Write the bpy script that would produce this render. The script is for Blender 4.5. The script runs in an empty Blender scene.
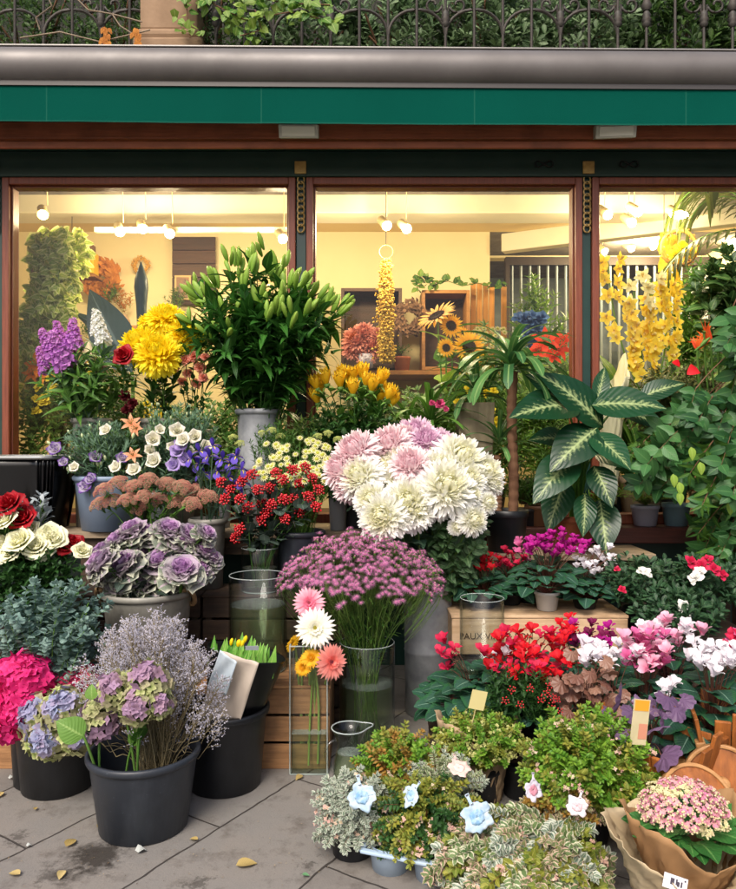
import bpy, math, random
import numpy as np
from mathutils import Vector, Matrix
SC = bpy.context.scene
COL = SC.collection
F = 737.0; H = 1.4; CX = 368.0; CY = 444.5

# ------------------------------------------------------------------ camera, world, light, exposure
cam_d = bpy.data.cameras.new('camera'); cam = bpy.data.objects.new('camera', cam_d); COL.objects.link(cam)
cam.location = (0, 0, H); cam.rotation_euler = (math.radians(90), 0, 0)
cam_d.sensor_fit = 'HORIZONTAL'; cam_d.sensor_width = 36.0; cam_d.lens = 36.0*F/736.0
cam_d.clip_start = 0.05; cam_d.clip_end = 400
SC.camera = cam
SUN_EL, SUN_AZ = 48.0, 200.0          # azimuth clockwise from +Y: behind the camera, a little to the left
world = bpy.data.worlds.new('World'); SC.world = world; world.use_nodes = True
wn = world.node_tree; bg = wn.nodes['Background']
sky = wn.nodes.new('ShaderNodeTexSky'); sky.sky_type = 'NISHITA'; sky.sun_disc = False
sky.sun_elevation = math.radians(SUN_EL); sky.sun_rotation = math.radians(SUN_AZ)
sky.air_density = 0.75; sky.dust_density = 6.0; sky.ozone_density = 1.0
wn.links.new(sky.outputs[0], bg.inputs[0]); bg.inputs[1].default_value = 0.14
sun_d = bpy.data.lights.new('sun', 'SUN'); sun_d.energy = 1.75; sun_d.angle = math.radians(26); sun_d.color = (1.0, 0.94, 0.85)
sun = bpy.data.objects.new('sun', sun_d); COL.objects.link(sun)
_e, _a = math.radians(SUN_EL), math.radians(SUN_AZ)
_dir = Vector((math.sin(_a)*math.cos(_e), math.cos(_a)*math.cos(_e), math.sin(_e)))   # towards the sun
sun.rotation_euler = _dir.to_track_quat('Z', 'Y').to_euler(); sun.location = (0, -5, 8)
SC.view_settings.view_transform = 'Standard'; SC.view_settings.look = 'None'
SC.view_settings.exposure = 0.5; SC.view_settings.gamma = 1.0; SC.view_settings.use_curve_mapping = False
SC.render.engine = 'CYCLES'
cy = SC.cycles
cy.use_denoising = True
try: cy.denoiser = 'OPENIMAGEDENOISE'
except Exception: pass
cy.max_bounces = 10; cy.diffuse_bounces = 4; cy.glossy_bounces = 3; cy.transmission_bounces = 8
cy.transparent_max_bounces = 24; cy.caustics_reflective = False; cy.caustics_refractive = False
cy.sample_clamp_indirect = 6.0
SC.render.film_transparent = False

# ------------------------------------------------------------------ helpers
R = random.Random(7)
NR = np.random.default_rng(7)
def W(px, py, d): return np.array([(px-CX)/F*d, d, H-(py-CY)/F*d])
def V3(a): return np.asarray(a, float)
def lin(h):
    h = h.lstrip('#'); o = []
    for i in (0, 2, 4):
        c = int(h[i:i+2], 16)/255.0
        o.append(c/12.92 if c <= .04045 else ((c+.055)/1.055)**2.4)
    return (o[0], o[1], o[2], 1.0)

class G:
    """a growing mesh: verts, uv, tint per vertex, triangles and quads with a material slot"""
    def __init__(s): s.V=[]; s.U=[]; s.T=[]; s.F3=[]; s.M3=[]; s.F4=[]; s.M4=[]; s.n=0
    def add(s, V, F3=None, F4=None, uv=None, tint=0.5, m=0):
        V = np.asarray(V, float).reshape(-1, 3); k = len(V)
        s.V.append(V); s.U.append(np.zeros((k,2)) if uv is None else np.asarray(uv, float).reshape(-1,2))
        s.T.append(np.full(k, tint) if np.isscalar(tint) else np.asarray(tint, float))
        if F3 is not None and len(F3):
            F3=np.asarray(F3,int).reshape(-1,3); s.F3.append(F3+s.n); s.M3.append(np.full(len(F3), m) if np.isscalar(m) else m)
        if F4 is not None and len(F4):
            F4=np.asarray(F4,int).reshape(-1,4); s.F4.append(F4+s.n); s.M4.append(np.full(len(F4), m) if np.isscalar(m) else m)
        s.n += k; return s
    def fz(s):
        if len(s.V) != 1 or len(s.F3) > 1 or len(s.F4) > 1:
            s.V=[np.concatenate(s.V)]; s.U=[np.concatenate(s.U)]; s.T=[np.concatenate(s.T)]
            if s.F3: s.F3=[np.concatenate(s.F3)]; s.M3=[np.concatenate(s.M3)]
            if s.F4: s.F4=[np.concatenate(s.F4)]; s.M4=[np.concatenate(s.M4)]
        return s
    def inst(s, src, M, tint=None, m=None, spread=0.0):
        """put copies of src at matrices M (n,4,4)"""
        if src.n == 0 or len(M) == 0: return s
        src.fz(); M = np.asarray(M, float).reshape(-1,4,4); n=len(M); V=src.V[0]; k=len(V)
        P = np.einsum('nij,kj->nki', M[:,:3,:3], V) + M[:,None,:3,3]
        T = np.repeat(src.T[0][None], n, 0)
        if tint is not None: T = T*0 + np.asarray(tint, float).reshape(-1,1)
        if spread: T = np.clip(T + NR.uniform(-spread, spread, (n,1)), 0, 1)
        off = (np.arange(n)*k)[:,None,None]
        s.V.append(P.reshape(-1,3)); s.U.append(np.tile(src.U[0], (n,1))); s.T.append(T.ravel())
        if src.F3:
            s.F3.append((src.F3[0][None]+off).reshape(-1,3)+s.n); s.M3.append(np.tile(src.M3[0], n) if m is None else np.full(n*len(src.M3[0]), m))
        if src.F4:
            s.F4.append((src.F4[0][None]+off).reshape(-1,4)+s.n); s.M4.append(np.tile(src.M4[0], n) if m is None else np.full(n*len(src.M4[0]), m))
        s.n += n*k; return s
    def mesh(s, name, mats, smooth=True):
        s.fz(); me = bpy.data.meshes.new(name); V=s.V[0]
        me.vertices.add(len(V)); me.vertices.foreach_set('co', V.astype(np.float32).ravel())
        f3 = s.F3[0] if s.F3 else np.zeros((0,3),int); f4 = s.F4[0] if s.F4 else np.zeros((0,4),int)
        loops = np.concatenate([f3.ravel(), f4.ravel()]).astype(np.int32)
        st = np.concatenate([np.arange(len(f3))*3, len(f3)*3+np.arange(len(f4))*4]).astype(np.int32)
        me.loops.add(len(loops)); me.loops.foreach_set('vertex_index', loops)
        me.polygons.add(len(st)); me.polygons.foreach_set('loop_start', st)
        mi = np.concatenate([s.M3[0] if s.M3 else np.zeros(0,int), s.M4[0] if s.M4 else np.zeros(0,int)]).astype(np.int32)
        for x in (mats if isinstance(mats, (list, tuple)) else [mats]): me.materials.append(x)
        me.polygons.foreach_set('material_index', mi)
        me.polygons.foreach_set('use_smooth', np.full(len(st), smooth))
        uv = me.uv_layers.new(name='UVMap'); uv.data.foreach_set('uv', s.U[0][loops].astype(np.float32).ravel())
        at = me.attributes.new('tint', 'FLOAT', 'POINT'); at.data.foreach_set('value', s.T[0].astype(np.float32))
        me.update(calc_edges=True); return me
    def obj(s, name, mats, parent=None, smooth=True, loc=None, bevel=0):
        o = bpy.data.objects.new(name, s.mesh(name, mats, smooth)); COL.objects.link(o)
        if parent is not None: o.parent = parent
        if loc is not None: o.location = loc
        if bevel:
            b = o.modifiers.new('bevel', 'BEVEL'); b.width = bevel; b.segments = 2; b.limit_method='ANGLE'
        return o
def tag(o, label=None, cat=None, group=None, kind=None):
    if label: o['label'] = label
    if cat: o['category'] = cat
    if group: o['group'] = group
    if kind: o['kind'] = kind
    return o
def thing(name, label, cat, loc=(0,0,0), group=None):
    o = bpy.data.objects.new(name, None); COL.objects.link(o); o.location = tuple(loc); o.empty_display_size = .05
    return tag(o, label, cat, group)
def struct(o): o['kind'] = 'structure'; return o

def nz(a): a=np.asarray(a,float); return a/np.maximum(np.linalg.norm(a,axis=-1,keepdims=True),1e-9)
def frames(P, D, N, S=1.0):
    """local Y -> D, local Z -> near N"""
    P=np.atleast_2d(V3(P)); n=len(P); D=nz(np.broadcast_to(V3(D),(n,3))); N=np.broadcast_to(V3(N),(n,3))+1e-4*np.array([.3,.5,.7])
    Z = nz(N-(N*D).sum(1,keepdims=True)*D); X=np.cross(D,Z)
    S=np.asarray(S,float); S = np.full((n,3),S) if S.ndim==0 else (np.repeat(S[:,None],3,1) if S.ndim==1 else S)
    M=np.zeros((n,4,4)); M[:,:3,0]=X*S[:,0:1]; M[:,:3,1]=D*S[:,1:2]; M[:,:3,2]=Z*S[:,2:3]; M[:,:3,3]=P; M[:,3,3]=1; return M
def framesZ(P, Zd, S=1.0, roll=None):
    """local Z -> Zd with random roll"""
    P=np.atleast_2d(V3(P)); n=len(P); Z=nz(np.broadcast_to(V3(Zd),(n,3)))
    a=NR.uniform(0,2*np.pi,n) if roll is None else np.broadcast_to(roll,(n,))
    ref=np.where(np.abs(Z[:,2:3])<.9, np.array([[0,0,1.]]), np.array([[1.,0,0]])); X=nz(np.cross(ref,Z)); Y=np.cross(Z,X)
    Y2=-np.sin(a)[:,None]*X+np.cos(a)[:,None]*Y
    return frames(P, Y2, Z, S)
def mat4(loc=(0,0,0), rot=(0,0,0), s=(1,1,1)):
    from mathutils import Euler
    return np.array(Matrix.LocRotScale(Vector(loc), Euler(rot), Vector(s if hasattr(s,'__len__') else (s,s,s))))
def rdir(n, spread=1.0):
    return nz(NR.normal(size=(n,3)))

# ---- primitive builders
def grid(nu, nv):
    i=np.arange(nv)[:,None]*(nu+1)+np.arange(nu)[None]; i=i.ravel(); return np.stack([i,i+1,i+nu+2,i+nu+1],1)
def leaf(width=.4, nl=5, nw=2, curve=.5, fold=.15, shape='ovate', ruffle=0.0, tip=1.0, tint=.5, m=0, rf=3, cup=0.0):
    """blade of length 1 along +Y, normal +Z, drooping by curve radians"""
    t=np.linspace(0,1,nl+1); u=np.linspace(-1,1,nw+1)
    w = {'ovate': np.sin(np.pi*np.clip(t,0,1)**.75)**.9, 'lance': np.sin(np.pi*t**.6)**.9*(1-.25*t), 'spat': np.sin(np.pi*np.clip(t,0,1)**1.7)**.6,
         'strap': np.minimum(1, np.minimum(t*6+.35, (1-t)*8+.22)), 'round': np.sqrt(np.clip(1-(2*t-1)**2,0,1)), 'heart': np.clip(np.sqrt(np.clip(t*5,0,1))*(1-t)**.62*1.25,0,1),
         'petal': np.minimum(1, t*1.1+.22)*np.sqrt(np.clip(1-np.clip((t-.6)/.4,0,1)**2.2,0,1))}[shape]
    w = np.maximum(w, .03)*width*.5
    a=curve*t; y=np.concatenate([[0],np.cumsum(np.cos(a[:-1]+curve/nl/2))/nl]); z=-np.concatenate([[0],np.cumsum(np.sin(a[:-1]+curve/nl/2))/nl])
    X=u[None]*w[:,None]; Y=np.repeat(y[:,None],nw+1,1); Z=z[:,None]+np.abs(u)[None]*w[:,None]*fold + cup*(u**2)[None]*w[:,None]
    if ruffle: Z = Z + ruffle*np.sin(t*np.pi*2*rf)[:,None]*np.sign(u)[None]*np.abs(u)[None]**2*width
    if nw>=2: Y = Y - (np.abs(u)[None]**2)*0.0
    V=np.stack([X,Y,Z],2).reshape(-1,3); uv=np.stack([np.repeat((u[None]+1)/2,nl+1,0), np.repeat(t[:,None],nw+1,1)],2).reshape(-1,2)
    return G().add(V, F4=grid(nw,nl), uv=uv, tint=tint, m=m)
def lathe(prof, seg=24, m=0, tint=.5, lobes=0, lamp=0.0, arc=None):
    prof=np.asarray(prof,float); a=np.linspace(0,2*np.pi,seg+1) if arc is None else np.linspace(arc[0],arc[1],seg+1)
    r=prof[:,0][:,None]*(1+lamp*np.cos(lobes*a))[None]; X=r*np.cos(a)[None]; Y=r*np.sin(a)[None]; Z=np.repeat(prof[:,1][:,None],seg+1,1)
    L=np.concatenate([[0],np.cumsum(np.linalg.norm(np.diff(prof,axis=0),axis=1))]); L/=max(L[-1],1e-6)
    uv=np.stack([np.repeat(np.linspace(0,1,seg+1)[None],len(prof),0), np.repeat(L[:,None],seg+1,1)],2)
    return G().add(np.stack([X,Y,Z],2).reshape(-1,3), F4=grid(seg,len(prof)-1), uv=uv.reshape(-1,2), tint=tint, m=m)
def tube(P, rad, seg=6, m=0, tint=.5, cap=False):
    P=V3(P); n=len(P); rad=np.broadcast_to(np.asarray(rad,float),(n,)); T=nz(np.gradient(P,axis=0))
    ref=np.array([0,0,1.]) if abs(T[0,2])<.8 else np.array([1.,0,0])
    X=nz(np.cross(np.broadcast_to(ref,(n,3)),T)); Y=np.cross(T,X); a=np.linspace(0,2*np.pi,seg+1)
    V=P[:,None]+rad[:,None,None]*(np.cos(a)[None,:,None]*X[:,None]+np.sin(a)[None,:,None]*Y[:,None])
    uv=np.stack([np.repeat((a/(2*np.pi))[None],n,0), np.repeat(np.linspace(0,1,n)[:,None],seg+1,1)],2)
    g=G().add(V.reshape(-1,3), F4=grid(seg,n-1), uv=uv.reshape(-1,2), tint=tint, m=m)
    if cap:
        for k in (0,n-1):
            VV=np.vstack([V[k,:seg],P[k][None]]); g.add(VV, F3=[[i,(i+1)%seg,seg] for i in range(seg)], m=m, tint=tint)
    return g
def bez(p0,p1,p2,n=6):
    t=np.linspace(0,1,n)[:,None]; return (1-t)**2*V3(p0)+2*t*(1-t)*V3(p1)+t*t*V3(p2)
def box(c, s, m=0, tint=.5, rot=None):
    c=V3(c); h=V3(s)/2; V=np.array([[x,y,z] for x in(-1,1) for y in(-1,1) for z in(-1,1)],float)*h
    if rot is not None: V = V@np.array(Matrix.Rotation(rot[1],3,rot[0])).T
    Q=[[0,1,3,2],[4,6,7,5],[0,4,5,1],[2,3,7,6],[0,2,6,4],[1,5,7,3]]
    return G().add(V+c, F4=Q, tint=tint, m=m)
def merge(*gs):
    g=G()
    for x in gs: g.inst(x, np.eye(4)[None])
    return g
def ball(r=1, seg=8, rings=6, m=0, tint=.5, sq=1.0, rnd=0.0):
    a=np.linspace(0,np.pi,rings+1); p=np.stack([np.maximum(np.sin(a),.02)*r, -np.cos(a)*r*sq],1); g=lathe(p,seg,m,tint)
    if rnd: g.V[0]=g.V[0]*(1+NR.uniform(-rnd,rnd,(g.n,1)))
    return g
ICO=None
def ico(r=1, m=0, tint=.5):
    p=(1+5**.5)/2; V=nz(np.array([[-1,p,0],[1,p,0],[-1,-p,0],[1,-p,0],[0,-1,p],[0,1,p],[0,-1,-p],[0,1,-p],[p,0,-1],[p,0,1],[-p,0,-1],[-p,0,1]]))*r
    T=[[0,11,5],[0,5,1],[0,1,7],[0,7,10],[0,10,11],[1,5,9],[5,11,4],[11,10,2],[10,7,6],[7,1,8],[3,9,4],[3,4,2],[3,2,6],[3,6,8],[3,8,9],[4,9,5],[2,4,11],[6,2,10],[8,6,7],[9,8,1]]
    return G().add(V, F3=T, tint=tint, m=m, uv=(V[:,[0,2]]/r+1)/2)
def phyllo(n, el0=90, el1=0, pw=1.0):
    """golden-angle directions from el0 (centre) to el1 elevation, degrees"""
    k=np.arange(n); t=(k+.5)/n; el=np.radians(el0+(el1-el0)*t**pw); az=k*2.399963
    D=np.stack([np.cos(el)*np.cos(az),np.cos(el)*np.sin(az),np.sin(el)],1); return D,t,az,el
def copy_tree(o, loc=None, rz=None, label=None, name=None, sc=None):
    c=o.copy(); COL.objects.link(c)
    if loc is not None: c.location=tuple(loc)
    if rz is not None: c.rotation_euler=(0,0,rz)
    if sc is not None: c.scale=(sc,sc,sc)
    if label: c['label']=label
    for ch in o.children:
        k=ch.copy(); COL.objects.link(k); k.parent=c
        for g in ch.children: q=g.copy(); COL.objects.link(q); q.parent=k
    return c

# ------------------------------------------------------------------ materials
def nmat(name):
    m=bpy.data.materials.new(name); m.use_nodes=True; nt=m.node_tree; return m, nt, nt.nodes['Principled BSDF'], nt.nodes['Material Output']
def nd(nt, t, **kw):
    n=nt.nodes.new(t)
    for k,v in kw.items():
        if k.startswith('i_'): n.inputs[k[2:].replace('_',' ')].default_value=v
        else: setattr(n,k,v)
    return n
def mixc(nt, fac, a, b, mode='MIX'):
    n=nt.nodes.new('ShaderNodeMix'); n.data_type='RGBA'; n.blend_type=mode
    for s,v in ((n.inputs[0],fac),(n.inputs[6],a),(n.inputs[7],b)):
        if hasattr(v,'node'): nt.links.new(v,s)
        else: s.default_value=v
    return n.outputs[2]
def mth(nt, op, a, b=None, c=None, clamp=False):
    n=nt.nodes.new('ShaderNodeMath'); n.operation=op; n.use_clamp=clamp
    for s,v in zip(n.inputs,(a,b,c)):
        if v is None: continue
        if hasattr(v,'node'): nt.links.new(v,s)
        else: s.default_value=v
    return n.outputs[0]
def ramp(nt, fac, stops):
    n=nt.nodes.new('ShaderNodeValToRGB'); e=n.color_ramp.elements
    while len(e)<len(stops): e.new(.5)
    for k,(p,c) in enumerate(stops): e[k].position=p; e[k].color=c
    nt.links.new(fac,n.inputs[0]); return n.outputs[0]
def noise(nt, scale, detail=4, coord='Object', vec=None, stretch=None, rough=.55):
    if vec is None:
        tc=nt.nodes.new('ShaderNodeTexCoord'); vec=tc.outputs[coord]
    if stretch:
        mp=nt.nodes.new('ShaderNodeMapping'); mp.inputs['Scale'].default_value=stretch; nt.links.new(vec,mp.inputs[0]); vec=mp.outputs[0]
    n=nt.nodes.new('ShaderNodeTexNoise'); n.inputs['Scale'].default_value=scale; n.inputs['Detail'].default_value=detail; n.inputs['Roughness'].default_value=rough
    nt.links.new(vec,n.inputs[0]); return n.outputs[0]
def bump(nt, h, strength=.3, dist=.01):
    b=nt.nodes.new('ShaderNodeBump'); b.inputs['Strength'].default_value=strength; b.inputs['Distance'].default_value=dist; nt.links.new(h,b.inputs['Height']); return b.outputs[0]
def tintn(nt): n=nt.nodes.new('ShaderNodeAttribute'); n.attribute_name='tint'; return n.outputs['Fac']
def uvn(nt):
    n=nt.nodes.new('ShaderNodeUVMap'); s=nt.nodes.new('ShaderNodeSeparateXYZ'); nt.links.new(n.outputs[0],s.inputs[0]); return s.outputs[0],s.outputs[1],n.outputs[0]
def translucent(nt, pb, out, colour, fac):
    t=nt.nodes.new('ShaderNodeBsdfTranslucent')
    if hasattr(colour,'node'): nt.links.new(colour,t.inputs[0])
    else: t.inputs[0].default_value=colour
    mx=nt.nodes.new('ShaderNodeMixShader'); mx.inputs[0].default_value=fac
    nt.links.new(pb.outputs[0],mx.inputs[1]); nt.links.new(t.outputs[0],mx.inputs[2]); nt.links.new(mx.outputs[0],out.inputs[0])
def M_leaf(name, c1, c2, rib=None, trans=.25, rough=.42, ribw=.06, edge=None, edgew=.6, spec=.32, var=None, varamt=0.0, veins=0.0, vscale=9):
    m,nt,pb,out=nmat(name); u,v,uvv=uvn(nt); t=tintn(nt)
    nz1=noise(nt,7,3); f=mth(nt,'ADD',t,mth(nt,'MULTIPLY',mth(nt,'SUBTRACT',nz1,.5),.7),clamp=True)
    col=mixc(nt,f,lin(c1),lin(c2)); d=mth(nt,'ABSOLUTE',mth(nt,'SUBTRACT',u,.5))
    if edge:
        e=mth(nt,'ADD',mth(nt,'MULTIPLY',d,2),mth(nt,'MULTIPLY',mth(nt,'SUBTRACT',noise(nt,60,2),.5),.9))
        e2=nd(nt,'ShaderNodeMapRange'); nt.links.new(e,e2.inputs[0]); e2.inputs[1].default_value=edgew-.12; e2.inputs[2].default_value=edgew+.12
        col=mixc(nt,e2.outputs[0],col,lin(edge))
    if veins:   # chevron pale pattern spreading from the midrib
        ph=mth(nt,'SUBTRACT',mth(nt,'MULTIPLY',v,vscale),mth(nt,'MULTIPLY',d,6.0)); s=mth(nt,'SINE',mth(nt,'MULTIPLY',ph,6.283))
        s=mth(nt,'ADD',mth(nt,'MULTIPLY',s,.26),mth(nt,'MULTIPLY',mth(nt,'SUBTRACT',noise(nt,38,5,rough=.75),.5),3.0))
        k=mth(nt,'SUBTRACT',mth(nt,'ADD',s,veins),mth(nt,'MULTIPLY',d,4.0))
        r=nd(nt,'ShaderNodeMapRange'); nt.links.new(k,r.inputs[0]); r.inputs[1].default_value=-.35; r.inputs[2].default_value=.65
        col=mixc(nt,mth(nt,'MULTIPLY',r.outputs[0],.85),col,lin(rib))
    if rib:
        r=nd(nt,'ShaderNodeMapRange'); nt.links.new(d,r.inputs[0]); r.inputs[1].default_value=ribw; r.inputs[2].default_value=ribw*.35
        col=mixc(nt,mth(nt,'MULTIPLY',r.outputs[0],.7),col,lin(rib))
    nt.links.new(col,pb.inputs['Base Color']); pb.inputs['Roughness'].default_value=rough; pb.inputs['Specular IOR Level'].default_value=spec
    ph=mth(nt,'SUBTRACT',mth(nt,'MULTIPLY',v,9.0),mth(nt,'MULTIPLY',d,5.0)); nt.links.new(bump(nt,mth(nt,'SINE',mth(nt,'MULTIPLY',ph,6.283)),.25,.002),pb.inputs['Normal'])
    translucent(nt,pb,out,col,trans); return m
def M_petal(name, base, tip, alt=None, trans=.3, rough=.6, mid=None, streak=.12):
    """petal: base colour at v=0 to tip at v=1, shifting to alt by tint"""
    m,nt,pb,out=nmat(name); u,v,uvv=uvn(nt); t=tintn(nt)
    st=[(0.05,lin(base)),(.85,lin(tip))] if mid is None else [(0.02,lin(base)),(.4,lin(mid)),(.9,lin(tip))]
    col=ramp(nt,v,st)
    if alt: col=mixc(nt,t,col,lin(alt))
    s=noise(nt,1,3,vec=uvv,stretch=(26,2.2,1)); s2=noise(nt,16,3)
    k=mth(nt,'ADD',mth(nt,'MULTIPLY',mth(nt,'SUBTRACT',s,.5),streak*3.2),mth(nt,'MULTIPLY',mth(nt,'SUBTRACT',s2,.5),streak*1.6))
    hsv=nt.nodes.new('ShaderNodeHueSaturation'); nt.links.new(mth(nt,'ADD',k,1.0),hsv.inputs['Value']); nt.links.new(col,hsv.inputs['Color'])
    nt.links.new(hsv.outputs[0],pb.inputs['Base Color']); pb.inputs['Roughness'].default_value=rough; pb.inputs['Specular IOR Level'].default_value=.25
    translucent(nt,pb,out,hsv.outputs[0],trans); return m
def M_plain(name, c, rough=.5, metal=0, c2=None, scale=8, detail=5, amt=.5, bmp=0, bscale=40, stretch=None, spec=.5, coat=0):
    m,nt,pb,out=nmat(name)
    if c2:
        n=noise(nt,scale,detail,stretch=stretch); n=mth(nt,'ADD',mth(nt,'MULTIPLY',mth(nt,'SUBTRACT',n,.5),2*amt*2),.5,clamp=True)
        nt.links.new(mixc(nt,n,lin(c),lin(c2)),pb.inputs['Base Color'])
        nt.links.new(mth(nt,'ADD',mth(nt,'MULTIPLY',n,.2),rough-.1),pb.inputs['Roughness'])
    else: pb.inputs['Base Color'].default_value=lin(c); pb.inputs['Roughness'].default_value=rough
    pb.inputs['Metallic'].default_value=metal; pb.inputs['Specular IOR Level'].default_value=spec
    if coat: pb.inputs['Coat Weight'].default_value=coat
    if bmp: nt.links.new(bump(nt,noise(nt,bscale,4,stretch=stretch),bmp,.004),pb.inputs['Normal'])
    return m
def M_wood(name, c1, c2, c3=None, axis=0, rough=.7, scale=14, dirt=.5):
    """grain runs along the given axis"""
    m,nt,pb,out=nmat(name); st=[scale]*3; st[axis]=scale*.07
    tc=nt.nodes.new('ShaderNodeTexCoord'); oi=nt.nodes.new('ShaderNodeObjectInfo'); va=nt.nodes.new('ShaderNodeVectorMath'); va.operation='ADD'
    nt.links.new(tc.outputs['Object'],va.inputs[0]); cb=nt.nodes.new('ShaderNodeCombineXYZ')
    for k in range(3): nt.links.new(mth(nt,'MULTIPLY',oi.outputs['Random'],9.0),cb.inputs[k])
    nt.links.new(cb.outputs[0],va.inputs[1]); vec=va.outputs[0]
    g=noise(nt,4.0,6,vec=vec,stretch=tuple(st),rough=.65); g=mth(nt,'ADD',mth(nt,'MULTIPLY',mth(nt,'SUBTRACT',g,.5),3.0),.5,clamp=True)
    col=mixc(nt,g,lin(c1),lin(c2)); b=noise(nt,6,4,vec=vec)
    if c3: col=mixc(nt,mth(nt,'MULTIPLY',mth(nt,'SUBTRACT',b,.45,clamp=True),dirt*5,clamp=True),col,lin(c3))
    t=tintn(nt); hsv=nt.nodes.new('ShaderNodeHueSaturation'); nt.links.new(mth(nt,'ADD',mth(nt,'MULTIPLY',t,.5),.75),hsv.inputs['Value']); nt.links.new(col,hsv.inputs['Color'])
    nt.links.new(hsv.outputs[0],pb.inputs['Base Color']); pb.inputs['Roughness'].default_value=rough
    nt.links.new(bump(nt,g,.35,.003),pb.inputs['Normal']); return m
def M_thin(name, tint=(1,1,1,1), edge=(.5,.6,.55,1), ior=1.45, refl=1.0, edgep=2.5, rough=0.0, cloud=0.0, cloudc=(.6,.66,.55,1)):
    """thin clear pane or vase wall: lets light through, reflects by Fresnel, darker at grazing angles"""
    m,nt,pb,out=nmat(name); nt.nodes.remove(pb)
    lw=nt.nodes.new('ShaderNodeLayerWeight'); lw.inputs[0].default_value=.5
    fc=mth(nt,'POWER',lw.outputs['Facing'],edgep)
    tr=nt.nodes.new('ShaderNodeBsdfTransparent'); nt.links.new(mixc(nt,fc,tint,edge),tr.inputs[0])
    gl=nt.nodes.new('ShaderNodeBsdfGlossy'); gl.inputs['Roughness'].default_value=rough
    f0=((ior-1)/(ior+1))**2; fr=mth(nt,'ADD',mth(nt,'MULTIPLY',mth(nt,'POWER',lw.outputs['Facing'],5.0),1-f0),f0)
    mx=nt.nodes.new('ShaderNodeMixShader'); nt.links.new(mth(nt,'MULTIPLY',fr,refl,clamp=True),mx.inputs[0])
    src=tr.outputs[0]
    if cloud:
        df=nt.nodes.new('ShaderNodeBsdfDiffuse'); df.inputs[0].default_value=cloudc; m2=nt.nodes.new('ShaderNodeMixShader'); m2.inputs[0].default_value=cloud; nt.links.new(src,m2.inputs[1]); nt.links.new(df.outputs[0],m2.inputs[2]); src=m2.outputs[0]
    nt.links.new(src,mx.inputs[1]); nt.links.new(gl.outputs[0],mx.inputs[2]); nt.links.new(mx.outputs[0],out.inputs[0]); return m
def M_emit(name, c, s):
    m,nt,pb,out=nmat(name); pb.inputs['Base Color'].default_value=lin(c); pb.inputs['Emission Color'].default_value=lin(c); pb.inputs['Emission Strength'].default_value=s; return m
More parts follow.
